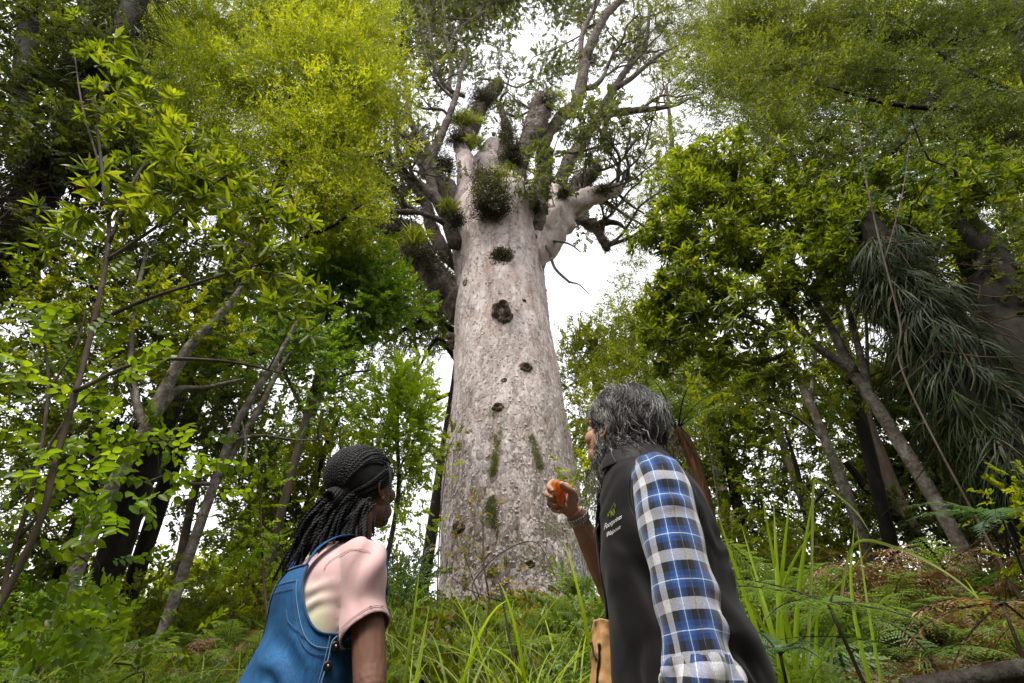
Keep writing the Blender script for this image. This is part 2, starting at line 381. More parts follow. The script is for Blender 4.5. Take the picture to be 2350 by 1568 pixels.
def blobs(mb, tw, ells, kind, scale, r, limbs=None, per=14, sub=.16, dens=1.0, dz=1.25, outward=.6, upb=.15, twr=.006, tshift=0):
    """ells: (px, py, rx, ry, Y[, density]) in photograph pixels at world distance Y -> sprays in clusters, joined to limbs by twigs"""
    allc = np.vstack([P(e[0], e[1], e[4]) for e in ells]); cen = allc.mean(0)
    for e in ells:
        px, py, rx, ry, Y = e[:5]; k = e[5] if len(e) > 5 else 1.0
        c = P(px, py, Y); z = depth(c); ax, ay = rx * z / FPX, ry * z / FPX; az = dz * .5 * (ax + ay)
        vol = ax * ay; ns = max(3, int(KD.get(kind, 2) * dens * k * vol / (scale * scale) * .55))
        q = nrm(r.normal(0, 1, (ns, 3))) * (r.uniform(.12, 1, (ns, 1)) ** .5)
        q *= 1 + .30 * r.normal(0, 1, (ns, 1)) * (r.uniform(0, 1, (ns, 1)) < .5)
        q = ragged(q, r)
        pc = c + E1 * (q[:, :1] * ax) + E2 * (q[:, 1:2] * ay) + E3 * (q[:, 2:] * az)
        if tw is not None and limbs is not None:
            L = np.vstack(limbs); sel = pc[r.permutation(len(pc))[:70]]; net = L[::2].copy(); lev = np.zeros(len(net))
            order = np.argsort([np.min(np.linalg.norm(L - p, axis=1)) for p in sel])
            for p in sel[order]:
                d = np.linalg.norm(net - p, axis=1) * (1 + .12 * lev) + np.maximum(0, net[:, 2] - p[2]) * .35
                kx = np.argmin(d); s = net[kx]; ln = np.linalg.norm(p - s); lv = lev[kx]
                m1 = s + (p - s) * .33 + r.normal(0, .07, 3) * ln; m2 = s + (p - s) * .7 + r.normal(0, .07, 3) * ln
                w = twr * (1.35 if lv == 0 else max(.45, 1 - .2 * lv)) * min(2, .6 + ln / (2 * scale + .01) * .25)
                V, F = tube([s, m1, m2, p], [w, w * .8, w * .65, w * .4], 4, 7, caps=False); tw.add(V, F, 0.0)
                net = np.vstack([net, m2, p]); lev = np.append(lev, [lv + 1, lv + 1])
        off = nrm(r.normal(0, 1, (ns, per, 3))) * (r.uniform(0, 1, (ns, per, 1)) ** .5) * scale * sub * 10
        pos = (pc[:, None, :] + off).reshape(-1, 3)
        dd = (nrm(off) * outward + nrm(pc - cen)[:, None, :] * .35 + nrm(r.normal(0, 1, (ns, per, 3))) * .6).reshape(-1, 3) + [0, 0, upb]
        place(mb, kind, pos, dd, scale * r.uniform(.7, 1.25, len(pos)), r, tshift=tshift)
def ppath(pp, Y=None):
    """list of (px, py, Y, width_px) -> world points and radii"""
    pts, rad = [], []
    for q in pp:
        p = P(q[0], q[1], q[2]); pts.append(p); rad.append(q[3] * .5 * depth(p) / FPX)
    return pts, rad
# ============================================================ GROUND
def build_ground():
    xs = np.concatenate([np.linspace(-120, -14, 18), np.linspace(-13, 13, 90), np.linspace(14, 120, 18)])
    ys = np.concatenate([np.linspace(-60, -4, 10), np.linspace(-3, 20, 90), np.linspace(21, 160, 26)])
    V = np.array([[x, y, gz(x, y) - .02] for y in ys for x in xs]); nx, ny = len(xs), len(ys)
    i = np.arange(ny - 1)[:, None] * nx; j = np.arange(nx - 1)[None, :]
    F = np.stack([i + j, i + j + 1, i + nx + j + 1, i + nx + j], -1).reshape(-1, 4)
    m, t = newmat('forest_floor'); v = mapping(t, (1, 1, 1))
    n1 = noise(t, v, 3, 8, .7); n2 = noise(t, v, 25, 6, .7)
    c = ramp(t, [(.3, (.018, .013, .008)), (.5, (.05, .035, .02)), (.7, (.035, .045, .015))], n1)
    c = mixc(t, 1., c, ramp(t, [(.3, g3(.5)), (.7, g3(1.6))], n2), 'MULTIPLY')
    finish(t, c, .95, bump=n2, bstr=.8, bdist=.04)
    o = mesh_obj('ground', V, F, m); tag(o, None, None, kind='structure')
    # gravel path the two people stand on
    xs = np.linspace(-9, 9, 60); ys = np.linspace(-1.2, 1.7, 12)
    V = np.array([[x, y + .12 * math.sin(x * .7), .008 + .006 * mnoise.noise(Vector((x * 3, y * 3, 0)))] for y in ys for x in xs])
    i = np.arange(11)[:, None] * 60; j = np.arange(59)[None, :]
    F = np.stack([i + j, i + j + 1, i + 60 + j + 1, i + 60 + j], -1).reshape(-1, 4)
    m, t = newmat('path_gravel'); v = mapping(t, (1, 1, 1)); n1 = voro(t, v, 60); n2 = noise(t, v, 4, 5)
    finish(t, mixc(t, 1., ramp(t, [(.1, (.22, .19, .15)), (.6, (.09, .075, .06))], n1), ramp(t, [(.3, g3(.7)), (.7, g3(1.2))], n2), 'MULTIPLY'), .9, bump=n1, bstr=.5, bdist=.01)
    o = mesh_obj('path', V, F, m); tag(o, None, None, kind='structure')
build_ground()

# ============================================================ THE GREAT KAURI
def kauri_bark():
    m, t = newmat('kauri_bark'); v = mapping(t, (1, 1, 1)); vs = mapping(t, (1, 1, .35)); vl = mapping(t, (1, 1, .5))
    big = noise(t, v, .55, 4, .6); mid = noise(t, vs, 3.2, 6, .65, .6); fine = noise(t, v, 22, 5, .7)
    fl = voro(t, vl, 7.5, out='Distance'); flc = voro(t, vl, 7.5, out='Color'); fe = voro(t, vl, 7.5, 'DISTANCE_TO_EDGE')
    fl2 = voro(t, v, 17, out='Color'); e2 = voro(t, v, 17, 'DISTANCE_TO_EDGE')
    base = ramp(t, [(.25, (.24, .19, .17)), (.42, (.43, .375, .36)), (.58, (.53, .48, .47)), (.8, (.62, .59, .585))], mid)
    base = mixc(t, 1., base, ramp(t, [(.3, (.86, .80, .76)), (.7, (1.08, 1.07, 1.08))], big), 'MULTIPLY')
    s = N(t, 'ShaderNodeSeparateColor'); t.links.new(flc, s.inputs[0]); s2 = N(t, 'ShaderNodeSeparateColor'); t.links.new(fl2, s2.inputs[0])
    # more contrast of the flakes low on the trunk
    tc = N(t, 'ShaderNodeTexCoord'); sx = N(t, 'ShaderNodeSeparateXYZ'); t.links.new(tc.outputs['Object'], sx.inputs[0])
    low = ramp(t, [(0, g3(1)), (.30, g3(.55)), (.7, g3(.25))], math_(t, 'MULTIPLY', sx.outputs['Z'], 1 / 16.))
    base = mixc(t, math_(t, 'MULTIPLY', low, .9), base, mixc(t, 1., base, ramp(t, [(0, (.38, .32, .28)), (.3, g3(.78)), (.7, g3(1.1)), (1, g3(1.42))], s.outputs[0]), 'MULTIPLY'))
    base = mixc(t, math_(t, 'MULTIPLY', low, .6), base, mixc(t, 1., base, ramp(t, [(0, g3(.5)), (1, g3(1.35))], s2.outputs[0]), 'MULTIPLY'))
    crack = ramp(t, [(.0, g3(.35)), (.045, g3(1))], fe); base = mixc(t, math_(t, 'MULTIPLY', low, .8), base, mixc(t, 1., base, crack, 'MULTIPLY'))
    # dark pits drawn out along the trunk
    vp = mapping(t, (1, 1, .45)); pits = noise(t, vp, 2.6, 8, .75, .8)
    base = mixc(t, ramp(t, [(.60, g3(0)), (.68, g3(.7))], pits), base, (.085, .07, .06))
    # orange fresh scars
    vv = voro(t, v, 1.9, out='Distance', rnd=1); scar = ramp(t, [(.045, g3(.9)), (.085, g3(0))], math_(t, 'ADD', vv, math_(t, 'MULTIPLY', fine, .06)))
    base = mixc(t, scar, base, (.50, .17, .08))
    pk = noise(t, v, 1.4, 3, .6); base = mixc(t, ramp(t, [(.58, g3(0)), (.75, g3(.4))], pk), base, (.42, .24, .17))
    g = noise(t, mapping(t, (1.3, 1.3, .16)), 1.6, 6, .7)
    base = mixc(t, math_(t, 'MULTIPLY', ramp(t, [(.55, g3(0)), (.68, g3(.75))], g), ramp(t, [(0, g3(1)), (.45, g3(.5)), (.7, g3(0))], math_(t, 'MULTIPLY', sx.outputs['Z'], 1 / 16.))), base, (.10, .12, .035))
    stn = noise(t, mapping(t, (1.6, 1.6, .10)), 1.3, 5, .6); base = mixc(t, 1., base, ramp(t, [(.3, (.66, .60, .56)), (.48, g3(1)), (.7, g3(1.1))], stn), 'MULTIPLY')
    h = math_(t, 'ADD', math_(t, 'MULTIPLY', fe, math_(t, 'MULTIPLY', low, 1.5)), math_(t, 'ADD', math_(t, 'MULTIPLY', mid, .9), math_(t, 'MULTIPLY', s.outputs[0], .35)))
    h = math_(t, 'ADD', h, math_(t, 'MULTIPLY', fine, .2))
    finish(t, base, .92, bump=h, bstr=.6, bdist=.07, spec=.12)
    return m
M['kauri_bark'] = kauri_bark()
m, t = newmat('kauri_limb'); v = mapping(t, (1, 1, 1)); n1 = noise(t, v, 3.0, 8, .72, .8); n2 = noise(t, v, 9, 5, .6)
c = ramp(t, [(.3, (.025, .019, .015)), (.47, (.075, .058, .047)), (.60, (.14, .12, .105)), (.78, (.32, .285, .265))], n1)
c = mixc(t, ramp(t, [(.56, g3(0)), (.64, g3(.85))], n2), c, (.05, .04, .03)); finish(t, c, .9, bump=math_(t, 'ADD', n1, n2), bstr=.8, bdist=.06, spec=.15)
M['kauri_limb'] = m
YK = 15.2
def build_kauri():
    prof = [(1440, 985, 1385), (1400, 995, 1372), (1340, 1003, 1362), (1250, 1006, 1350), (1150, 1015, 1335), (1050, 1023, 1318), (950, 1033, 1300),
            (850, 1038, 1281), (750, 1040, 1263), (650, 1042, 1252), (600, 1040, 1249), (560, 1039, 1250), (530, 1042, 1256), (500, 1050, 1262), (470, 1070, 1240), (430, 1095, 1210)]
    C, Rr = [], []
    for y, l, r_ in prof:
        p = P((l + r_) / 2, y, YK); C.append(p); Rr.append((r_ - l) / 2 * depth(p) / FPX * .985)
    base = np.array([C[0][0], YK, gz(C[0][0], YK) - .3]); C.insert(0, base); Rr.insert(0, Rr[0] * 1.06)
    root = thing('kauri_tree', 'giant pale grey kauri with huge smooth trunk and broken limbs, towering behind the two people', 'tree', (C[0][0], YK, base[2] + .3))
    O = np.array(root['_o'])
    nt_, nr = 340, 200; q = catmull(np.hstack([np.array(C), np.array(Rr)[:, None]]), nt_)
    th = np.linspace(0, 2 * np.pi, nr, endpoint=False); V = np.zeros((nt_, nr, 3))
    for i in range(nt_):
        z = q[i, 2]; hl = smooth(z, C[0][2] + 2, C[0][2] + 10)
        for j in range(nr):
            a = th[j]; d = Vector((math.cos(a) * 2, math.sin(a) * 2, z * .42))
            f = .055 * mnoise.noise(d * .9) + .022 * mnoise.noise(d * 2.6 + Vector((5, 0, 0))) + .006 * mnoise.noise(Vector((math.cos(a) * 14, math.sin(a) * 14, z * 2.2)))
            f += .05 * (1 - smooth(z, C[0][2], C[0][2] + 2.6)) * (math.sin(a * 5 + 1) + .6 * math.sin(a * 9))
            f += .05 * smooth(z, 15.6, 17.5) * math.sin(a * 4 + .6)
            rr = q[i, 3] * (1 + f) ; V[i, j] = (q[i, 0] + rr * math.cos(a), q[i, 1] + rr * math.sin(a), z)
    V = V.reshape(-1, 3); i = np.arange(nt_ - 1)[:, None] * nr; j = np.arange(nr)[None, :]; j2 = (j + 1) % nr
    F = np.stack([i + j, i + j2, i + nr + j2, i + nr + j], -1).reshape(-1, 4)
    tr = mesh_obj('trunk', V, F, M['kauri_bark'], root)
    bvh = BVHTree.FromPolygons([tuple(v) for v in V[::1]], [tuple(f) for f in F])
    k = lambda cx, cy: (789.5 + cx * .3747, cy * .3747)
    limbs = {  # crop coordinates (cx, cy, dY, width)
      'A': [(735, 1450, 0, 150), (735, 1250, -.3, 125), (745, 1100, -.4, 100), (735, 980, -.4, 95), (720, 900, -.4, 85)],
      'A2': [(735, 930, -.3, 85), (790, 760, 0, 85), (850, 640, .2, 80), (905, 560, .3, 80), (950, 520, .3, 60)],
      'B': [(680, 1500, -.8, 90), (610, 1300, -1, 70), (520, 1180, -1.2, 60), (455, 1120, -1.3, 50), (395, 1075, -1.5, 34)],
      'C': [(590, 1280, -1, 60), (540, 1150, -1, 58), (530, 1040, -1, 58), (555, 920, -1, 55), (610, 800, -1, 45), (655, 680, -1, 38), (695, 560, -.8, 30), (720, 440, -.8, 28), (760, 300, -.8, 18)],
      'D': [(545, 960, -1, 45), (500, 870, -1.2, 42), (430, 790, -1.3, 42), (395, 700, -1.4, 42), (395, 620, -1.4, 40), (385, 520, -1.4, 34), (350, 390, -1.4, 34), (305, 230, -1.4, 32), (250, 110, -1.3, 30), (215, 20, -1.2, 24), (190, -120, -1, 18)],
      'E': [(735, 590, .2, 26), (660, 560, .2, 28), (600, 500, .2, 26), (565, 400, .2, 24), (535, 250, .3, 22), (505, 110, .4, 20), (450, 0, .4, 18), (430, -160, .5, 14)],
      'Fb': [(680, 640, .5, 26), (645, 520, .6, 26), (655, 400, .6, 24), (625, 250, .6, 26), (615, 130, .6, 20), (600, -40, .6, 16)],
      'F2': [(640, 330, .6, 18), (680, 200, .7, 16), (780, 120, .8, 15), (880, 60, .9, 12)],
      'G': [(620, 1370, -1, 44), (540, 1330, -1.2, 38), (430, 1300, -1.3, 34), (300, 1298, -1.5, 30), (200, 1300, -1.6, 28), (140, 1315, -1.7, 20)],
      'G2': [(200, 1302, -1.6, 18), (165, 1260, -1.7, 14), (130, 1190, -1.7, 8)],
      'G3': [(480, 1310, -1.3, 30), (360, 1240, -1.3, 30), (270, 1130, -1.4, 34), (210, 1060, -1.4, 26), (150, 1000, -1.3, 18)],
      'H': [(740, 1900, 0, 230), (640, 1800, -.2, 190), (560, 1690, -.4, 165), (470, 1590, -.5, 140), (370, 1480, -.6, 110), (270, 1400, -.6, 95), (180, 1350, -.7, 70), (110, 1320, -.7, 45)],
      'H2': [(560, 1670, -.4, 90), (440, 1420, .1, 80), (340, 1370, .3, 50), (240, 1370, .4, 30)],
      'I': [(730, 1330, .9, 150), (640, 1180, 1, 130), (540, 1060, 1.1, 120), (460, 950, 1.2, 95), (400, 860, 1.2, 60), (330, 800, 1.3, 30)],
      'J': [(620, 1560, .6, 90), (540, 1400, .8, 75), (500, 1250, .9, 60), (420, 1120, .9, 50), (300, 1020, 1, 40)],
      'K': [(960, 1400, .6, 300), (900, 1180, .8, 210), (870, 1020, .9, 150), (920, 880, 1, 90)],
      'K2': [(940, 1000, 1.0, 100), (1000, 860, 1.1, 70), (985, 740, 1.2, 50), (955, 640, 1.3, 40)],
      'L': [(1060, 1400, -.8, 90), (1075, 1250, -1, 60), (1080, 1130, -1, 64), (1085, 1000, -1, 85), (1110, 900, -1, 110), (1160, 800, -.9, 130), (1190, 710, -.8, 130), (1215, 610, -.7, 115)],
      'Mx': [(1200, 1420, -.6, 170), (1205, 1250, -.7, 140), (1215, 1120, -.8, 105), (1235, 1010, -.8, 75), (1245, 930, -.8, 60)],
      'Nx': [(1230, 1200, -.2, 80), (1215, 980, -.2, 80), (1240, 830, -.2, 78), (1320, 730, -.3, 74), (1420, 630, -.4, 70), (1455, 500, -.4, 64), (1480, 360, -.5, 58), (1545, 200, -.5, 50), (1610, 80, -.5, 48), (1700, -10, -.5, 36), (1770, -120, -.4, 26)],
      'N2': [(1465, 400, -.4, 36), (1450, 290, -.3, 34), (1470, 180, -.3, 30), (1530, 60, -.2, 26), (1590, -60, -.1, 20)],
      'N3': [(1475, 540, -.4, 34), (1530, 530, -.3, 36), (1580, 480, -.3, 28), (1620, 400, -.2, 14)],
      'O': [(1120, 1620, -.2, 190), (1250, 1440, -.5, 200), (1370, 1300, -.8, 160), (1500, 1215, -1.2, 125), (1600, 1180, -1.3, 95), (1690, 1150, -1.4, 70)],
      'O2': [(1380, 1230, -.9, 95), (1430, 1130, -.9, 88), (1500, 1080, -.9, 76), (1555, 1030, -.9, 56)],
      'O3': [(1280, 1300, -.9, 90), (1290, 1190, -.9, 80), (1310, 1110, -.9, 50)],
      'Px': [(1290, 1180, .8, 90), (1360, 1020, 1, 80), (1450, 880, 1.1, 70), (1560, 720, 1.2, 60), (1610, 620, 1.2, 50), (1680, 500, 1.3, 44), (1760, 390, 1.3, 40), (1840, 290, 1.4, 34), (1865, 150, 1.4, 20), (1870, 20, 1.5, 14)],
      'P2': [(1670, 540, 1.2, 34), (1760, 480, 1.2, 32), (1830, 420, 1.1, 28), (1930, 340, 1.1, 20), (2040, 280, 1, 14)],
      'Q': [(1560, 720, 1.2, 44), (1680, 690, 1.1, 46), (1800, 675, 1, 38), (1900, 668, .9, 28), (2000, 655, .8, 18)],
      'Q2': [(1980, 658, .8, 14), (1960, 590, .8, 10), (1995, 480, .8, 7)],
      'Rx': [(1300, 1250, .9, 80), (1400, 1300, .6, 70), (1470, 1360, .4, 66), (1540, 1390, .3, 70), (1580, 1460, .3, 50), (1612, 1530, .3, 30)],
      'R2': [(1545, 1390, .3, 50), (1600, 1365, .2, 44), (1680, 1370, .1, 26), (1740, 1420, .1, 16)],
      'S1': [(1215, 1500, -.6, 22), (1255, 1530, -.8, 20), (1290, 1640, -.9, 18), (1370, 1720, -1, 15), (1390, 1730, -1, 13), (1440, 1745, -1, 8), (1500, 1800, -1, 5)],
      'S2': [(1250, 1480, -.6, 22), (1320, 1480, -.8, 16), (1390, 1500, -.9, 12), (1450, 1545, -1, 7)],
      'S3': [(1600, 1230, -1, 24), (1700, 1300, -1, 18), (1860, 1400, -1, 12)], 'S4': [(1690, 1200, -1, 20), (1760, 1260, -1, 16), (1840, 1310, -1, 10)],
      'S5': [(1300, 930, -.8, 22), (1420, 935, -1, 20), (1560, 900, -1.2, 16), (1700, 880, -1.4, 10)],
      'T1': [(820, 480, .5, 12), (960, 500, .2, 12), (1060, 535, .1, 10), (1150, 490, 0, 8)],
    }
    paths = []
    mossy_limbs = {'L': 2.0, 'A2': 2.2, 'Mx': 1.6, 'O2': .6, 'H': 1.2, 'J': 1.2, 'G3': .9, 'K': .5, 'H2': 1.2, 'I': .5, 'Nx': .6, 'Rx': .3}
    mm = MB(); rm = np.random.default_rng(11)
    for nm, q in limbs.items():
        pts, rad = ppath([(*k(a, b), YK + dy * 1.3, w * .3747) for a, b, dy, w in q])
        n = (len(pts) - 1) * 7 + 1; sides = 20 if q[0][3] > 60 else (10 if q[0][3] > 25 else 6)
        V, F = tube(pts, rad, sides, n, wob=.10 if q[0][3] > 40 else .05, seed=len(nm) + int(q[0][0]))
        if q[0][3] > 40:
            dv = np.array([mnoise.noise(Vector(v * 1.3)) for v in V])[:, None]; cc = catmull(pts, n); idx = np.minimum(np.arange(len(V)) // sides, n - 1)
            dv2 = np.array([mnoise.noise(Vector(v * 4)) for v in V])[:, None]; V = V + (V - cc[idx]) * (dv * .35 + dv2 * .25)
        mesh_obj('limb', V, F, M['kauri_bark'] if nm in ('A', 'O', 'K', 'O3') else M['kauri_limb'], root)
        paths.append(catmull(pts, n))
        if nm in mossy_limbs:
            cc = catmull(pts, 40); rr = np.interp(np.linspace(0, 1, 40), np.linspace(0, 1, len(rad)), rad); num = int(900 * mossy_limbs[nm])
            a0 = .55 if nm != 'H' else 0; ix = rm.integers(int(40 * a0), 40, num) if nm in ('L', 'A2', 'Mx') and False else rm.integers(8, 40, num)
            d = nrm(rm.normal(0, 1, (num, 3))); cl = rm.uniform(0, 1, num) < 1
            pos = cc[ix] + d * rr[ix][:, None] * rm.uniform(.75, 1.12, (num, 1)); place(mm, 'mossy', pos, d, rm.uniform(.12, .3, num), rm)
    # moss and debris lodged in the crotches and around knot holes
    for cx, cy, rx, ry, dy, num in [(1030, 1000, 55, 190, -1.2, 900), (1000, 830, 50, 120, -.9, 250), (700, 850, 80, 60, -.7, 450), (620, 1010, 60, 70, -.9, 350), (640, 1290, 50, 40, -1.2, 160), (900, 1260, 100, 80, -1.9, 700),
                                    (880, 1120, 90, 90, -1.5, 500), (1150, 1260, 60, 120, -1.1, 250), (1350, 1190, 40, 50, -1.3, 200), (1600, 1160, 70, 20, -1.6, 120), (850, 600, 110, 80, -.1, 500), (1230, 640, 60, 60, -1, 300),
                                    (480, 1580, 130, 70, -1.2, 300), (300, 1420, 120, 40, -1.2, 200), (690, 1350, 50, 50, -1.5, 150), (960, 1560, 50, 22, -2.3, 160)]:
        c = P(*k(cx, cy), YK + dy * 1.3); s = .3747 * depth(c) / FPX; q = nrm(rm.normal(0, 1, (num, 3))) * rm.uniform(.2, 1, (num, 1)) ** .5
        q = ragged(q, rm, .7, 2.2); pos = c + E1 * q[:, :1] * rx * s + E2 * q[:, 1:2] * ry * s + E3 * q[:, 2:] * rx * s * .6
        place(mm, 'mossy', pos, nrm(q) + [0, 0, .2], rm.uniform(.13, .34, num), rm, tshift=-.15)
    # climbing moss streaks on the bark
    def on_bark(px, py):
        o = Vector((0, 0, CAM_H)); d = Vector(ray(px, py)).normalized(); h = bvh.ray_cast(o, d); return h
    pos, dd = [], []
    for i in range(3600):
        u = rm.uniform(0, 1); s = rm.uniform(0, 1)
        if s < .62: py = 935 + 390 * u ** .8; px = 1134 - 8 * u + 4 * math.sin(u * 11) + rm.normal(0, 3.5 + 5 * abs(math.sin(u * 7 + 1)))
        elif s < .75: py = 990 + 150 * u; px = 1215 + 45 * u + rm.normal(0, 5)
        else: py = 1180 + 180 * u; px = 1255 + 60 * rm.normal(0, .7) + 20 * u
        h = on_bark(px, py)
        if h[0] and mnoise.noise(Vector(h[0]) * 1.6) > (-.05 if s < .62 else -.05): pos.append(h[0] + h[1] * .02); dd.append(h[1] + Vector((0, 0, .6)))
    mo = MB(); place(mo, 'mossy', np.array(pos), np.array(dd), rm.uniform(.045, .10, len(pos)), rm, tshift=.25)
    mo.build('moss_streak', M['moss2'], root)
    mm.build('moss', M['moss'], root)
    # raised bark flakes, so the trunk has real relief
    mf = MB()
    num = 6500; us = rm.uniform(0, 1, num) ** 1.25; A = rm.uniform(-math.pi, .12, num)
    ii = (us * (nt_ * .80)).astype(int) + 4; jj = ((A % (2 * np.pi)) / (2 * np.pi) * nr).astype(int) % nr
    G = KV(tr, O).reshape(nt_, nr, 3)
    p = G[ii, jj]; cen = q0_center(G)[ii]; nn = nrm((p - cen) * [1, 1, 0]); tt = nrm(np.cross(nn, [0, 0, 1])); uu = np.array([0, 0, 1.])
    p = p + tt * rm.normal(0, .03, (num, 1)); w = rm.uniform(.015, .045, (num, 1)); hgt = rm.uniform(.015, .05, (num, 1)); ang = rm.normal(0, .5, (num, 1))
    t1 = tt * np.cos(ang) + uu * np.sin(ang); u1 = -tt * np.sin(ang) + uu * np.cos(ang); lift = rm.uniform(.012, .045, (num, 1))
    quad = np.stack([p + u1 * hgt + nn * .004, p + t1 * w + nn * lift * .6, p - u1 * hgt + nn * lift, p - t1 * w + nn * lift * .6], 1)
    mf.add(quad.reshape(-1, 3), np.arange(num * 4).reshape(-1, 4), rm.uniform(0, 1, num)); mf.build('bark_flakes', M['flake'], root, smooth_=False)
    # burls
    mb_burls = [(1157, 590, 20, 13, 1), (1150, 712, 21, 27, 1), (1158, 728, 16, 16, 1), (1207, 843, 13, 12, 1), (1143, 934, 13, 11, 0), (1157, 873, 7, 6, 0), (1068, 648, 7, 10, 0), (1262, 1158, 8, 7, 0), (1218, 1294, 9, 8, 0),
                (1203, 690, 5, 4, 0), (1052, 1210, 16, 14, 0), (1233, 545, 9, 9, 0)]
    for px, py, rx, ry, hole in mb_burls:
        h = on_bark(px, py)
        if not h[0]: continue
        c = np.array(h[0]); n = nrm(np.array(h[1])); s = depth(c) / FPX; tx = nrm(np.cross([0, 0, 1], n)); ty = np.cross(n, tx)
        # lumpy ring with a sunk dark middle
        ring = MB(); th = np.linspace(0, 2 * np.pi, 26, endpoint=False)
        pts = []; R1, R2 = rx * s, ry * s
        rings = [(1.15, -.03), (1.0, .16), (.8, .30), (.62, .30), (.42, .10 if hole else .24), (.2, -.02 if hole else .2), (.02, -.04 if hole else .18)]
        VV = []
        for ri, hi in rings:
            for a in th:
                f = 1 + .3 * mnoise.noise(Vector((math.cos(a) * 1.5 + px, math.sin(a) * 1.5, ri))); hh = hi * (1 + .9 * mnoise.noise(Vector((math.cos(a) * 2, math.sin(a) * 2 + py, ri * 2))))
                VV.append(c + tx * math.cos(a) * ri * R1 * f + ty * math.sin(a) * ri * R2 * f + n * hh * R1 * (1.35 if hole else 1.1))
        FF = [[i * 26 + j, i * 26 + (j + 1) % 26, (i + 1) * 26 + (j + 1) % 26, (i + 1) * 26 + j] for i in range(len(rings) - 1) for j in range(26)]
        b = mesh_obj('burl', VV, FF, M['burl'], root)
        if hole:
            mk = MB(); q = rm.normal(0, .42, (110, 2)); pos = c + tx * q[:, :1] * R1 * 1.3 + ty * q[:, 1:] * R2 * 1.3 + n * .14 * R1 * 2; place(mk, 'mossy', pos, np.tile(n, (110, 1)) + rm.normal(0, .5, (110, 3)), rm.uniform(.04, .10, 110), rm, tshift=-.1); mk.build('moss', M['moss'], b)
    for px, py, Yd in [(1012, 1053, 0), (1035, 775, 0), (1036, 790, 0)]:
        c = P(px, py, YK - .3); V, F = ellip(c, np.array([.16, .16, .2])); V = V + np.array([mnoise.noise(Vector(v * 6)) for v in V])[:, None] * (V - c) * .7; mesh_obj('burl', V, F, M['burl'], root)
    # long thin crooked branches that fork out of the limbs
    rb = np.random.default_rng(31)
    def sprout(mb, p, d, L, w, lev, tips):
        n = 7; pts = [p]; dd = d.copy()
        for i in range(n): dd = nrm(dd + rb.normal(0, .26, 3) + [0, 0, .10]); p = p + dd * L / n; pts.append(p)
        V, F = tube(pts, np.linspace(w, w * .38, len(pts)), 6 if lev == 0 else 5, 22, wob=.05, seed=int(L * 100)); mb.add(V, F); tips.append(np.array(pts))
        if lev < 3:
            for j in range(3 if lev < 2 else 2):
                k_ = rb.integers(2, n + 1); q_ = pts[k_]; sprout(mb, q_, nrm(dd + rb.normal(0, .75, 3) + [0, 0, .1]), L * rb.uniform(.45, .75), w * (1 - k_ / n * .6) * .7, lev + 1, tips)
    tips = []; lk = list(limbs); big = ['B', 'G', 'G3', 'H', 'J', 'H2', 'O', 'Q', 'Rx', 'Px', 'A2', 'B', 'C', 'D', 'E', 'Fb', 'G', 'G3', 'H', 'H2', 'I', 'J', 'K2', 'L', 'Nx', 'N2', 'N3', 'O', 'O2', 'Px', 'P2', 'Q', 'Rx', 'C', 'D', 'Nx', 'I', 'J', 'H', 'Px', 'G3', 'E', 'Fb', 'F2', 'H2', 'O', 'G', 'B']
    for nm in big:
        pth = paths[lk.index(nm)]
        for j in range(2):
            k_ = int(len(pth) * rb.uniform(.45, .99)); p = pth[min(k_, len(pth) - 1)]; out = nrm((p - np.array([C[6][0], YK, p[2]])) * [1, 1, 0] + [0, 0, 1e-3]); td = nrm(pth[min(k_, len(pth) - 1)] - pth[max(0, k_ - 5)])
            mb_ = MB(); sprout(mb_, p, nrm(td * .6 + out * .6 + rb.normal(0, .45, 3) + [0, 0, .2]), rb.uniform(2.2, 5.4), rb.uniform(.045, .11), 0, tips); mb_.build('branch', M['kauri_limb'], root)
    # crown foliage
    cr = MB(); tw = cr
    E = [(150, 120, 90, 110, .5), (330, 280, 120, 120, .5), (420, 120, 120, 110, .6), (600, 100, 110, 110, .8), (560, 300, 110, 120, .8), (760, 120, 130, 120, 1), (700, 300, 100, 90, 1), (880, 200, 110, 90, 1, .6),
         (950, 60, 80, 60, 1, .5), (1000, 280, 80, 60, 1, .4), (260, 680, 80, 80, -1, 1.2), (300, 450, 90, 80, -.6), (560, 470, 90, 90, .3), (580, 620, 70, 80, .5, 1.2), (800, 430, 120, 70, 1, .6), (240, 560, 60, 60, -1),
         (900, 420, 80, 60, 1, .5), (1230, 400, 90, 110, .6, .8), (1330, 370, 70, 60, .5, 1.2), (1300, 500, 90, 60, .6, .8), (1400, 120, 110, 90, .5, .45), (1350, 60, 80, 60, 1, .35), (1600, 300, 110, 90, .8, .4), (1620, 450, 80, 70, .8, .4), (1750, 180, 130, 120, 1, .35),
         (1540, 700, 120, 70, -1, 1.1), (1600, 780, 110, 90, -1.2, 1.5), (1480, 850, 110, 70, -1.3, 1.1), (1400, 800, 80, 60, -1.1, .8), (1700, 330, 120, 100, 1.2, .45), (1440, 1000, 70, 50, .3, .5), (1500, 950, 80, 50, .5, .5),
         (250, 900, 90, 80, 1, .5), (330, 1000, 90, 70, 1, .7), (300, 1150, 90, 70, .8, .6), (180, 1180, 80, 70, .5, .6), (400, 1230, 90, 60, 1, .7), (200, 1420, 90, 60, 1.2, .5), (330, 1350, 60, 50, .8, .5), (870, 900, 70, 60, .6, .8), (960, 820, 50, 60, .5, .8),
         (1250, 1090, 40, 60, -1, .5), (1130, 1060, 30, 50, -1.2, .5), (470, 800, 60, 60, .5, .5), (1100, 470, 60, 60, 1, .3), (1080, 620, 60, 60, 1, .3), (1900, 900, 120, 110, .6, .3), (1500, 1380, 60, 30, .5, .3), (90, 1500, 60, 60, .5)]
    rk = np.random.default_rng(5)
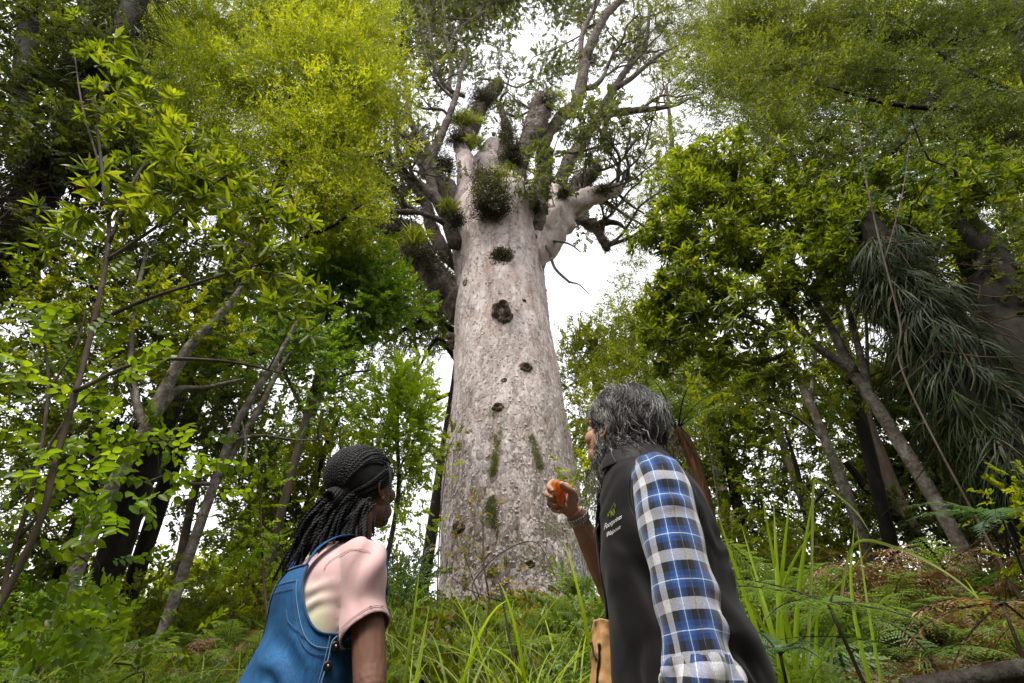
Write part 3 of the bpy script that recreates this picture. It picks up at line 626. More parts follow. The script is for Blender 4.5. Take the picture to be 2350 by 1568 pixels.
    tp = np.vstack([t_[3:] for t_ in tips]); tp = tp[rk.permutation(len(tp))[:800]]; tp = tp[np.array([mnoise.noise(Vector(v) * .35) for v in tp]) > -.12]; pos = (tp[:, None] + rk.normal(0, .22, (len(tp), 5, 3))).reshape(-1, 3); place(cr, 'small', pos, rk.normal(0, 1, pos.shape) + [0, 0, .5], .42 * rk.uniform(.6, 1.2, len(pos)), rk)
    ells = [(*k(e[0], e[1]), e[2] * .3747, e[3] * .3747, YK + e[4] * 2.6, (e[5] if len(e) > 5 else 1)) for e in E]
    blobs(cr, tw, ells, 'small', .55, rk, limbs=paths, per=13, dens=.9, twr=.024)
    blobs(cr, tw, [(*k(970, -60), 190, 50, YK + 3), (*k(500, -60), 160, 60, YK + 3), (*k(1500, -80), 110, 50, YK + 2, .5)], 'small', .55, rk, limbs=paths, per=13, dens=1.6, twr=.028)
    cr.build('crown', M['kauri'], root)
    # plants perched on the tree are plants of their own
    perch = [((905, 1200), 95, 130, -2.0, 'mossy', .22, 1500, 'mossolive', 'perching_shrub', 'dense olive shrub perched in the central fork of the giant trunk', 'shrub'),
             ((960, 1090), 60, 90, -1.8, 'tuft', .5, 70, 'mid', 'perching_plant', 'wispy light green tufts above the shrub in the central fork', 'plant'),
             ((640, 1275), 35, 28, -2.0, 'tuft', .5, 26, 'mid', 'perching_plant', 'spiky grassy tuft perched where the left limbs leave the giant trunk', 'plant'),
             ((430, 1480), 55, 40, -1.8, 'tuft', .6, 40, 'yellow', 'perching_plant', 'yellow green grassy tuft perched on the thick lower left limb', 'plant'),
             ((720, 740), 90, 60, -.6, 'tuft', .62, 80, 'mid', 'perching_plant', 'fan of long green leaves perched on the mossy upper left limb stump', 'plant'),
             ((1290, 600), 50, 60, -.9, 'tuft', .5, 40, 'mid', 'perching_plant', 'light green tuft on the broken top of the mossy central limb', 'plant'),
             ((1190, 900), 30, 50, -1.5, 'tuft', .45, 26, 'olive', 'perching_plant', 'hanging olive tuft on the leaning mossy central limb', 'plant'),
             ((810, 880), 40, 40, -.8, 'tuft', .5, 30, 'mid', 'perching_plant', 'small green tuft beside the grey left stump of the giant tree', 'plant')]
    for (cx, cy), rx, ry, dy, kind, sc, num, mat, nm, lab, cat in perch:
        c = P(*k(cx, cy), YK + dy * 1.15); s = .3747 * depth(c) / FPX; T = thing(nm, lab, cat, c - np.array([0, 0, ry * s]), None)
        mb = MB(); q = nrm(rm.normal(0, 1, (num, 3))) * rm.uniform(.1, 1, (num, 1)) ** .5
        q = ragged(q, rm, .7, 1.8); pos = c + E1 * q[:, :1] * rx * s + E2 * q[:, 1:2] * ry * s + E3 * q[:, 2:] * rx * s * .7; pos = pos + rm.normal(0, .12, pos.shape)
        place(mb, kind, pos, q * .8 + [0, 0, .9 if kind == 'tuft' else .3], sc * rm.uniform(.7, 1.2, num), rm); mb.build('foliage', M[mat], T)
def KV(o, O):
    a = np.empty(len(o.data.vertices) * 3, np.float32); o.data.vertices.foreach_get('co', a); return a.reshape(-1, 3) + O
def q0_center(G): return G.mean(1)
M['mossolive'] = leafmat('leaf_perching', [(.02, .022, .006), (.055, .06, .012), (.11, .12, .02)], transl=.35)
M['moss2'] = leafmat('leaf_climbing_moss', [(.05, .065, .015), (.10, .13, .028), (.17, .20, .05)], transl=.3)
m, t = newmat('bark_flake'); a = t.nodes.new('ShaderNodeAttribute'); a.attribute_name = 'tint'
finish(t, ramp(t, [(0, (.20, .15, .13)), (.3, (.36, .31, .29)), (.6, (.46, .41, .39)), (1, (.54, .50, .49))], a.outputs['Fac']), .95, spec=.1); M['flake'] = m
m, t = newmat('burl_wood'); v = mapping(t, (1, 1, 1)); n1 = noise(t, v, 5, 6, .7, .5)
finish(t, ramp(t, [(.35, (.02, .016, .012)), (.5, (.08, .06, .045)), (.62, (.22, .18, .15)), (.75, (.34, .29, .26))], n1), .95, bump=n1, bstr=1, bdist=.08, spec=.1); M['burl'] = m
build_kauri()

# ============================================================ OTHER TREES
def tree(name, label, trunk, limbs, crowns, bark, leaf, seed, cat='tree', group=None, ground=True, twr=.008, wob=.06, extra=None):
    """trunk/limbs: [(px,py,Y,width_px)...]; crowns: list of (ells, kind, scale, dens, per)"""
    r = np.random.default_rng(seed)
    pts, rad = ppath(trunk)
    if ground:
        p0 = pts[0]; g = gz(p0[0], p0[1])
        if p0[2] > g + .05:
            if p0[2] - g > 2: pts.insert(0, np.array([p0[0] + (p0[0] - pts[1][0]) * .1, p0[1], (p0[2] + g) / 2])); rad.insert(0, rad[0] * 1.08)
            pts.insert(0, np.array([p0[0], p0[1], g - .08])); rad.insert(0, rad[0] * 1.25)
    T = thing(name, label, cat, (pts[0][0], pts[0][1], max(pts[0][2], gz(pts[0][0], pts[0][1]) - .05)), group)
    n = (len(pts) - 1) * 7 + 1; sides = 14 if rad[0] > .06 else 8
    V, F = tube(pts, rad, sides, n, wob=wob, seed=seed); mesh_obj('trunk', V, F, M[bark], T)
    L = [catmull(pts, n)[n // 4:]]
    for lb in limbs:
        pl, rl = ppath(lb); nn = (len(pl) - 1) * 6 + 1
        V, F = tube(pl, rl, 8, nn, wob=wob, seed=seed + len(L)); mesh_obj('branch', V, F, M[bark], T); L.append(catmull(pl, nn))
    cr = MB(); tw = cr
    for cc in crowns:
        ells, kind, sc, dens, per = cc[:5]; ts = cc[5] if len(cc) > 5 else 0
        blobs(cr, tw, ells, kind, sc, r, limbs=L, per=per, dens=dens, twr=twr, tshift=ts)
    if cr.n: cr.build('crown', M[leaf], T)
    if extra: extra(T, L, r)
    return T

# ---- left side
tree('totara_tree', 'tall yellow-green fine leaved tree filling the top left beside the giant trunk',
     [(250, 1500, 6.2, 40), (420, 1000, 6.2, 34), (560, 640, 6.3, 30), (640, 420, 6.4, 26), (720, 180, 6.5, 20), (760, 0, 6.5, 14)],
     [[(575, 600, 6.3, 14), (660, 560, 6.1, 11), (760, 520, 5.9, 8), (830, 470, 5.8, 5)], [(640, 420, 6.4, 16), (700, 330, 6.3, 13), (790, 220, 6.3, 9), (880, 150, 6.3, 6)],
      [(600, 540, 6.3, 14), (540, 400, 6.2, 12), (470, 250, 6.1, 9), (420, 120, 6.1, 6)], [(680, 300, 6.4, 12), (650, 150, 6.4, 10), (600, 20, 6.4, 7)], [(700, 340, 6.3, 10), (790, 370, 6.1, 8), (880, 350, 6.0, 5)]],
     [([(560, 60, 150, 80, 6.4), (420, 60, 120, 90, 6.3), (700, 60, 120, 80, 6.4), (800, 90, 80, 80, 6.9, .8), (805, 200, 75, 90, 6.0, .8), (720, 200, 110, 90, 6.4, 1.1), (600, 220, 110, 80, 6.4), (805, 320, 65, 80, 6.6, .8), (740, 330, 100, 80, 6.3, 1.1),
        (620, 350, 100, 70, 6.3), (500, 200, 90, 80, 6.2), (800, 420, 70, 60, 6.1, 1.3), (700, 440, 90, 60, 6.1), (790, 500, 50, 45, 6.0, 1.3), (560, 440, 90, 60, 6.3), (850, 40, 50, 50, 6.5, 1.3), (900, 195, 45, 28, 6.3), (300, 60, 80, 70, 6.2), (640, -60, 240, 60, 6.5)], 'fine', .36, 2.3, 13, -.06), ([(380, 130, 110, 90, 5.8), (330, 260, 90, 80, 5.6), (420, 260, 100, 90, 5.8), (520, 330, 100, 80, 6), (300, 150, 80, 80, 5.6), (450, 420, 100, 70, 5.8), (340, 380, 90, 70, 5.4)], 'fine', .33, 1.6, 13, -.22), ([(780, 60, 90, 90, 6.2), (805, 180, 85, 100, 6.4), (775, 300, 85, 100, 6.1), (745, 420, 75, 80, 6.3), (845, 100, 50, 70, 6.3), (845, 240, 40, 60, 6.2), (700, 120, 110, 90, 6.1, .7), (760, 500, 50, 50, 6)], 'fine', .36, 1.5, 13, .2)],
     'darkbark', 'yellow', 21, twr=.006)
tree('broadleaf_shrub', 'leaning shrub with rosettes of long glossy leaves crossing the upper left', [(30, 1330, 1.75, 15), (130, 1050, 1.75, 13), (215, 740, 1.8, 11), (250, 540, 1.8, 9), (235, 400, 1.8, 7), (215, 200, 1.8, 4)],
     [[(215, 740, 1.8, 12), (330, 690, 1.85, 9), (450, 650, 1.9, 7), (620, 600, 2.0, 4)], [(240, 600, 1.8, 9), (360, 520, 1.85, 7), (480, 430, 1.9, 5), (560, 380, 1.95, 3)], [(250, 560, 1.8, 8), (300, 430, 1.8, 6), (350, 320, 1.85, 4), (300, 200, 1.8, 3)],
      [(170, 900, 1.75, 12), (330, 830, 1.85, 9), (520, 830, 2.0, 7), (660, 860, 2.1, 3)], [(235, 400, 1.8, 5), (190, 250, 1.8, 4), (170, 120, 1.8, 2)]],
     [([(235, 130, 45, 45, 1.8, .9), (290, 210, 60, 50, 1.8), (350, 280, 80, 55, 1.85, 1.2), (430, 330, 90, 60, 1.9, 1.2), (500, 400, 90, 60, 1.9, 1.2), (570, 470, 80, 60, 1.95, 1.2), (640, 520, 70, 60, 2.0, 1.1), (420, 430, 80, 60, 1.9), (600, 590, 90, 60, 2.0), (680, 640, 60, 50, 2.0),
        (200, 500, 90, 60, 1.8, .8), (100, 520, 80, 70, 1.75, .7), (330, 500, 90, 70, 1.85, .9), (500, 540, 70, 50, 1.95, .9), (690, 740, 60, 45, 2.05, .8), (560, 660, 70, 40, 2., .7), (250, 300, 60, 60, 1.8, .8)], 'rosette', .095, 1.3, 2)],
     'brownbark', 'lance', 22, cat='shrub', twr=.0028)
def shag(T, L, r, mat='strap', num=500, sc=(.4, .7), sp=.35, bias=(0, 0, -.6), up=.1):
    mb = MB(); q = L[0]; ix = r.integers(0, len(q), num); d = nrm(r.normal(0, 1, (num, 3)) * [1, 1, .6]); pos = q[ix] + d * sp * r.uniform(.5, 1.1, (num, 1))
    place(mb, 'straps', pos, d + np.array(bias) + [0, 0, up], r.uniform(*sc, num), r, roll=.3); mb.build('hanging_leaves', M[mat], T)
def shag_dark(T, L, r): shag(T, L, r, 'strap', 330, (.3, .6), .34); fibres(T, L, r, num=1100)
def fibres(T, L, r, mat='fibredark', num=170):
    mb = MB(); q = L[0]
    for i in range(num):
        a = q[r.integers(0, len(q))] + nrm(r.normal(0, 1, 3)) * r.uniform(.28, .42); d = nrm(r.normal(0, .5, 3) + [0, 0, -.9]); b = a + d * r.uniform(.3, .9); mid = (a + b) / 2 + r.normal(0, .06, 3)
        V, F = tube([a, mid, b], [.006, .005, .002], 4, 6, caps=False); mb.add(V, F)
    mb.build('hanging_fibres', M[mat], T)
tree('laden_tree', 'dark leaning trunk shaggy with hanging leaves and dead fibres at the upper left corner',
     [(-900, 1500, 3.6, 90), (-420, 1000, 3.6, 80), (-60, 640, 3.6, 70), (120, 400, 3.6, 62), (230, 180, 3.6, 50), (320, -20, 3.6, 40), (400, -220, 3.6, 30)],
     [[(100, 450, 3.6, 60), (60, 250, 3.5, 50), (70, 60, 3.5, 40), (90, -120, 3.5, 30)], [(150, 390, 3.6, 50), (330, 330, 3.8, 30), (450, 330, 4., 15)]],
     [([(60, 60, 80, 90, 3.6), (180, 40, 90, 60, 3.4, 1.6), (250, 150, 90, 70, 3.45, 1.6), (160, 160, 90, 70, 3.4, 1.5), (120, 330, 90, 70, 3.4, 1.3), (260, 300, 70, 60, 3.5, 1.3), (60, 250, 80, 80, 3.6), (200, 250, 100, 90, 3.8, 1.2), (330, 400, 110, 90, 3.9), (150, 420, 120, 90, 3.8), (60, 600, 100, 90, 3.8), (250, 600, 120, 90, 4.2), (420, 620, 100, 80, 4.4), (-40, 400, 90, 200, 3.6)], 'small', .2, 1.1, 12)],
     'darkbark', 'dark', 23, extra=shag_dark, wob=.12)
tree('ovate_leaf_bush', 'near bush with bright pointed oval leaves at the left edge', [(-60, 1560, 1.85, 12), (20, 1300, 1.85, 11), (80, 1100, 1.85, 9), (110, 900, 1.85, 7), (100, 760, 1.85, 4)],
     [[(40, 1240, 1.85, 8), (180, 1080, 1.9, 6), (300, 1020, 1.95, 4), (420, 1010, 2, 2)], [(80, 1080, 1.85, 7), (160, 950, 1.85, 5), (230, 880, 1.9, 3)], [(60, 1150, 1.85, 7), (130, 1230, 1.9, 4), (200, 1290, 1.95, 3)], [(110, 900, 1.85, 5), (180, 780, 1.85, 4), (205, 650, 1.85, 2)]],
     [([(60, 790, 80, 50, 1.85, 1.1), (150, 780, 70, 50, 1.85), (100, 880, 100, 60, 1.85, 1.1), (200, 880, 70, 50, 1.9, .9), (60, 980, 90, 60, 1.85), (190, 990, 90, 50, 1.9), (290, 1040, 90, 40, 1.95, 1.1), (380, 1080, 50, 30, 2, .9), (100, 1080, 100, 60, 1.85), (230, 1130, 80, 40, 1.95), (60, 1180, 80, 60, 1.85),
        (180, 1240, 60, 50, 1.9, .8), (60, 1320, 70, 60, 1.85, .7), (205, 680, 24, 45, 1.85, 1.6), (230, 1310, 50, 30, 1.9, .7), (20, 880, 60, 70, 1.8)], 'ovate', .17, .72, 3)],
     'brownbark', 'bright', 24, cat='bush', twr=.002)
tree('pale_trunk_tree', 'slender pale barked tree standing left of the girl with braids', [(330, 1568, 4.6, 27), (395, 1390, 4.6, 25), (450, 1230, 4.6, 23), (500, 1090, 4.6, 21), (540, 980, 4.6, 17), (600, 880, 4.6, 16), (655, 790, 4.6, 12), (700, 700, 4.6, 8)],
     [[(498, 1100, 4.6, 20), (550, 1010, 4.7, 17), (600, 930, 4.8, 13), (640, 850, 4.9, 10), (690, 780, 5, 6)], [(495, 1110, 4.6, 12), (440, 1110, 4.5, 8), (390, 1090, 4.4, 6), (340, 1105, 4.3, 3)], [(540, 1010, 4.6, 9), (600, 1000, 4.7, 7), (680, 1010, 4.8, 5), (740, 1010, 4.9, 3)],
      [(505, 1080, 4.6, 8), (560, 1060, 4.6, 7), (560, 990, 4.6, 5), (540, 930, 4.6, 4)]],
     [([(600, 760, 110, 70, 4.8, .7), (720, 800, 80, 70, 5, .9), (520, 850, 90, 60, 4.6, .5), (760, 900, 60, 50, 5, .6), (700, 960, 70, 50, 5, .4), (420, 900, 80, 60, 4.6, .5)], 'small', .17, 1.2, 10)],
     'palebark', 'green', 25)
tree('forked_pale_tree', 'mottled pale tree that forks, between the near oval leaved bush and the slender trunk', [(60, 1568, 3.9, 34), (170, 1320, 3.9, 31), (250, 1130, 3.9, 29), (330, 990, 3.9, 26), (380, 890, 3.9, 26), (440, 790, 3.9, 22), (525, 700, 3.9, 16), (590, 610, 3.9, 10)],
     [[(340, 975, 3.9, 26), (400, 900, 4., 20), (470, 890, 4.1, 12), (560, 870, 4.2, 6)], [(330, 990, 3.9, 20), (300, 850, 3.9, 14), (310, 700, 3.9, 10), (340, 560, 3.9, 6)]],
     [([(330, 720, 110, 80, 4, .8), (450, 740, 90, 70, 4.1, .7), (230, 700, 90, 70, 3.9, .8), (330, 850, 110, 60, 4, .7), (150, 820, 90, 80, 3.9, .8), (480, 800, 90, 50, 4.2, .5), (120, 680, 90, 60, 3.8)], 'small', .17, 1.2, 10)],
     'palebark', 'mid', 26)
tree('dark_trunk_tree', 'thick black shaded trunk right behind the forked pale tree', [(150, 1560, 5.2, 70), (250, 1300, 5.2, 64), (330, 1080, 5.2, 60), (410, 880, 5.2, 54), (490, 700, 5.2, 46), (560, 560, 5.2, 36)], [[(400, 900, 5.2, 24), (500, 850, 5.4, 16), (600, 800, 5.6, 8)]],
     [([(420, 640, 120, 90, 5.5, .8), (300, 780, 120, 80, 5.3, .8), (480, 940, 100, 70, 5.6, .7), (300, 950, 100, 80, 5.4, .7), (180, 1100, 110, 80, 5.4, .6), (550, 700, 100, 70, 5.5, .6)], 'small', .2, 1.2, 12)],
     'darkbark', 'dark', 27, wob=.1)
tree('glossy_green_tree', 'fresh green broad leaved tree hanging below the yellow crown, left of the giant trunk', [(560, 1540, 7.4, 22), (640, 1200, 7.4, 20), (720, 900, 7.4, 17), (780, 700, 7.4, 13), (810, 560, 7.4, 8)],
     [[(740, 850, 7.4, 10), (820, 760, 7.3, 8), (890, 700, 7.2, 5)], [(700, 950, 7.4, 10), (640, 820, 7.3, 8), (620, 700, 7.2, 5)], [(720, 900, 7.4, 8), (790, 860, 7.3, 6), (850, 850, 7.2, 4)]],
     [([(740, 540, 70, 45, 7.2, 1.3), (800, 580, 70, 55, 7.2, 1.4), (840, 650, 65, 50, 7.2, 1.3), (760, 650, 80, 60, 7.3, 1.2), (880, 700, 60, 50, 7.2, 1.2), (720, 740, 90, 60, 7.4, 1), (820, 750, 70, 50, 7.3, 1.0), (650, 780, 80, 60, 7.4, .9), (760, 840, 70, 50, 7.4, .7), (640, 660, 70, 60, 7.4, .9), (900, 640, 30, 40, 7.1)], 'small', .24, 1.9, 13)],
     'brownbark', 'green', 28)
tree('young_tree', 'small light green tree standing just left of the giant trunk', [(860, 1400, 9, 14), (895, 1250, 9, 12), (915, 1120, 9, 10), (912, 1000, 9, 8), (915, 860, 9, 4)],
     [[(914, 1080, 9, 6), (950, 1010, 9, 4), (985, 950, 9, 2)], [(912, 1020, 9, 6), (880, 960, 9, 4), (850, 900, 9, 2)]],
     [([(930, 865, 45, 28, 9, 1.2), (880, 900, 60, 36, 9, 1.1), (950, 920, 55, 40, 9, 1.2), (860, 960, 50, 40, 9), (940, 990, 60, 45, 9, 1.1), (890, 1040, 60, 45, 9, .9), (960, 1060, 45, 45, 9, .9), (915, 1120, 40, 40, 9, .5), (925, 1180, 30, 35, 9, .4)], 'small', .26, 2.0, 12)],
     'brownbark', 'young', 29)
tree('dark_back_tree', 'dark spreading tree seen behind the left side of the giant trunk', [(960, 1420, 24, 30), (1010, 1100, 24, 26), (1050, 850, 24, 22), (1060, 700, 24, 12)],
     [[(1045, 760, 24, 14), (990, 735, 23, 14), (930, 755, 22.5, 10), (880, 790, 22, 6)], [(1050, 830, 24, 12), (1010, 780, 23.5, 12), (985, 800, 23, 8), (960, 850, 23, 4)], [(1040, 900, 24, 10), (1000, 920, 23.5, 7), (960, 950, 23, 4)]],
     [([(960, 720, 60, 50, 23, 1.2), (900, 760, 60, 40, 22.5, .9), (1000, 760, 40, 60, 23.5, 1), (960, 800, 50, 30, 23, .5), (960, 620, 50, 50, 23), (920, 660, 50, 40, 22.5), (1010, 660, 40, 60, 24), (900, 600, 60, 50, 24, .8)], 'small', .6, 1.5, 12)],
     'darkbark', 'olive', 30, twr=.03)
BG = [  # name, label, trunk x/y/Y/width list, ells, material, kind, scale, dens
 ('forest_tree', 'mid green tree whose crown shows just left of the braided hair', [(600, 1500, 11, 26), (680, 1250, 11, 22), (740, 1050, 11, 16), (780, 950, 11, 8)], [(720, 1060, 90, 60, 11), (650, 1120, 90, 70, 11), (740, 1180, 80, 60, 11, 1.2), (600, 1230, 90, 60, 11), (690, 1270, 90, 60, 11, 1.2), (640, 1350, 110, 50, 10.5)], 'mid', 'small', .38, 1.7),
 ('forest_tree', 'sparse dark tree left of the slender pale trunk, sky showing through', [(380, 1480, 9, 20), (430, 1200, 9, 18), (480, 1000, 9, 12), (520, 850, 9, 8)], [(430, 1000, 90, 70, 9, .7), (360, 1120, 100, 60, 9, .5), (480, 1130, 60, 50, 9, .35), (560, 1060, 80, 60, 9, .6), (600, 950, 80, 60, 9, .7), (520, 900, 90, 60, 9, .7), (380, 1310, 70, 40, 9, .4), (540, 1180, 60, 50, 9, .5)], 'olive', 'small', .32, 1.5),
 ('forest_tree', 'olive tree low at the far left behind the bright bush', [(80, 1500, 7, 24), (160, 1250, 7, 22), (240, 1050, 7, 16)], [(150, 1200, 120, 80, 7), (60, 1350, 110, 80, 7), (240, 1080, 100, 70, 7, .8), (220, 1330, 70, 60, 7, .6), (100, 1050, 110, 80, 7), (30, 900, 100, 110, 7), (60, 1460, 140, 60, 6.5)], 'olive', 'small', .28, 1.4),
 ('forest_tree', 'yellow green distant tree low between the pale trunks', [(300, 1500, 14, 20), (360, 1380, 14, 16), (400, 1330, 14, 8)], [(330, 1400, 90, 40, 14, 1.2), (260, 1430, 80, 40, 13), (470, 1340, 70, 40, 13.5), (540, 1300, 70, 50, 13), (200, 1400, 60, 40, 13)], 'yellow', 'small', .42, 1.5),
 ('forest_tree', 'grey green distant tree in the gap right of the young light green tree', [(950, 1450, 19, 16), (955, 1370, 19, 14), (960, 1320, 19, 8)], [(965, 1330, 30, 26, 19, .8), (940, 1360, 50, 30, 18, 1.), (900, 1330, 40, 30, 19, .7), (900, 1380, 60, 40, 18)], 'grey', 'small', .5, 1.5),
 ('forest_tree', 'tall olive tree behind the glossy green one', [(520, 1500, 13, 30), (640, 1150, 13, 26), (750, 860, 13, 18)], [(560, 820, 100, 70, 13, .7), (450, 800, 90, 80, 13, .6), (660, 1000, 80, 60, 13, .7), (820, 880, 50, 50, 13, .4), (780, 980, 40, 40, 13, .3)], 'olive', 'small', .42, 1.4),
 # right side
 ('forest_tree', 'light green tree just right of the giant trunk above the grey hair', [(1400, 1420, 20, 26), (1390, 1100, 20, 22), (1370, 900, 20, 16), (1350, 770, 20, 6)], [(1330, 790, 50, 40, 20, .8), (1370, 850, 60, 50, 20, 1), (1320, 860, 40, 40, 20, .8), (1420, 800, 60, 60, 19.5, 1), (1340, 940, 40, 50, 20, .9), (1350, 1030, 40, 60, 20, 1), (1400, 980, 60, 60, 19.5, 1.1), (1340, 1110, 30, 40, 19)], 'mid', 'small', .55, 1.5),
 ('forest_tree', 'feathery yellow green tree directly behind the grey haired head', [(1560, 1450, 12, 26), (1530, 1150, 12, 22), (1490, 900, 12, 16), (1470, 780, 12, 8)], [(1460, 740, 80, 60, 12), (1440, 860, 80, 60, 12, 1.2), (1520, 840, 90, 60, 12, 1.1), (1480, 950, 90, 70, 12, 1.2), (1560, 940, 80, 70, 12, 1.2), (1420, 960, 40, 60, 12), (1600, 860, 70, 60, 12), (1400, 1100, 50, 50, 12), (1560, 1040, 80, 60, 12)], 'mid', 'fine', .5, 2.0),
 ('forest_tree', 'dense dark tree right of the grey haired head', [(1740, 1450, 10, 30), (1700, 1200, 10, 26), (1660, 1000, 10, 18), (1640, 860, 10, 8)], [(1640, 900, 90, 60, 10, .9), (1700, 980, 90, 70, 10, .8), (1640, 1040, 80, 60, 10), (1780, 1060, 90, 60, 10, .45), (1700, 1130, 100, 70, 10, .8), (1760, 1210, 100, 60, 10), (1600, 1120, 60, 60, 10)], 'olive', 'small', .34, 1.5),
 ('forest_tree', 'dark sparse tree showing sky behind the tall sedge blades', [(1900, 1400, 9, 26), (1860, 1200, 9, 22), (1800, 1030, 9, 16), (1760, 900, 9, 8)], [(1780, 900, 100, 60, 9, .6), (1860, 980, 100, 70, 9, .5), (1960, 1060, 100, 70, 9, .6), (1880, 1130, 110, 60, 9, .55), (1980, 1180, 100, 50, 9, .9), (1820, 1250, 110, 50, 9, .8), (1930, 900, 100, 80, 9, .7)], 'olive', 'small', .3, 1.5),
 ('forest_tree', 'dark tree behind the leaning pale stem at the right', [(2240, 1350, 8, 40), (2180, 1150, 8, 36), (2100, 950, 8, 28), (2040, 800, 8, 16)], [(2040, 900, 100, 80, 8), (2100, 1040, 100, 70, 8), (2150, 900, 100, 80, 8), (2050, 1120, 110, 60, 8), (2180, 1090, 100, 70, 8), (2280, 1080, 90, 80, 8), (2230, 1180, 110, 60, 8)], 'dark', 'small', .27, 1.5),
 ('forest_tree', 'thin crowned tree with yellow new leaves right of the giant crown', [(1700, 1430, 17, 26), (1640, 1000, 17, 22), (1590, 650, 17, 18), (1550, 400, 17, 12), (1530, 200, 17, 6)], [(1540, 60, 110, 70, 17, .9), (1640, 60, 90, 70, 17, 1), (1560, 160, 90, 60, 17, .5), (1500, 330, 70, 70, 16.5, .45), (1560, 420, 80, 60, 16.5, .7), (1500, 470, 60, 50, 16.5, .5), (1470, 560, 50, 60, 16.5, .4), (1620, 160, 60, 50, 17, .5), (1460, 640, 40, 50, 16.5, .3)], 'mid', 'fine', .6, 1.6),
]
for i, (nm, lab, trk, ells, mat, kind, sc, dens) in enumerate(BG):
    tree(nm, lab, trk, [], [(ells, kind, sc, dens, 12)], 'brownbark' if i % 2 else 'darkbark', mat, 60 + i, group='trees standing further back in the forest', twr=.012 + .0006 * sc * 20)

# ---- right side
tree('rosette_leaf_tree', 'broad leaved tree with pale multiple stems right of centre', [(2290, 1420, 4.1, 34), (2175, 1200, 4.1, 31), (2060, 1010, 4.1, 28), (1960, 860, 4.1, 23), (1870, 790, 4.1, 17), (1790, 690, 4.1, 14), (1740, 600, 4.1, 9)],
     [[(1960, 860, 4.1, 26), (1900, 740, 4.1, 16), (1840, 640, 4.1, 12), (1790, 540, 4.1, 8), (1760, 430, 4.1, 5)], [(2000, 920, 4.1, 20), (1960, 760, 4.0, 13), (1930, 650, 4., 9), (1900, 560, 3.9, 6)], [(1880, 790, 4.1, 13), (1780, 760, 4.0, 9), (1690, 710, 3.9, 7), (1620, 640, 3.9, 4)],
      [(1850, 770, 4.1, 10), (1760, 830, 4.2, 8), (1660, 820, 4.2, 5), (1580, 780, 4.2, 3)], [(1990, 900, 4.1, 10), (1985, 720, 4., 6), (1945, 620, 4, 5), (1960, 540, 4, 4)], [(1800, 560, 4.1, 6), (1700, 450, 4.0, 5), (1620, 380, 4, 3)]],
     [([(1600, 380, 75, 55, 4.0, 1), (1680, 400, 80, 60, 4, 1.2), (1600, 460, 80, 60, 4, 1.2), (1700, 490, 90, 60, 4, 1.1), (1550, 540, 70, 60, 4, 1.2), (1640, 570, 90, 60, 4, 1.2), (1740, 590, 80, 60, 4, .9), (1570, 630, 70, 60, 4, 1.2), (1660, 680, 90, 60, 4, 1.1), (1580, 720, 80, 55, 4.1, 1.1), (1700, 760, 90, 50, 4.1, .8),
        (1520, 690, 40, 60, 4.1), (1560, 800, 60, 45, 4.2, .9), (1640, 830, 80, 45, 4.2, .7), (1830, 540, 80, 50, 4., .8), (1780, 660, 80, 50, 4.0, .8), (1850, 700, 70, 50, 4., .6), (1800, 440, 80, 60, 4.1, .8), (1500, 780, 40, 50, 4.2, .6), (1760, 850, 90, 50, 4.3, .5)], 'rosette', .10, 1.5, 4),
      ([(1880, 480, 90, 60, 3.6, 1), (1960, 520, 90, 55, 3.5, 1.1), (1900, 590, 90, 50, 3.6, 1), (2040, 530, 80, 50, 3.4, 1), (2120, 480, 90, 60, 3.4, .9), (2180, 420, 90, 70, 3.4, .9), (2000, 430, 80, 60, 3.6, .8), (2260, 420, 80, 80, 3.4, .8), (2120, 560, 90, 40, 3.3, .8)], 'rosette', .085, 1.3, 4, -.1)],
     'palebark', 'lance_shade', 31, twr=.004)
tree('pale_stem_tree', 'thin pale stems rising left of the shaggy trunk', [(2030, 1400, 6, 26), (1960, 1180, 6, 24), (1890, 1000, 6, 20), (1830, 860, 6, 16), (1780, 740, 6, 10)], [[(1860, 930, 6, 12), (1870, 800, 6, 9), (1850, 700, 6, 6)], [(1900, 1020, 6, 10), (1830, 960, 6, 7), (1750, 930, 6, 4)]],
     [([(1800, 780, 90, 60, 6, .6), (1900, 830, 90, 60, 6, .5), (1700, 900, 90, 60, 6, .6), (1980, 700, 80, 60, 6, .7)], 'small', .22, 1.3, 12)], 'palebark', 'mid', 32)
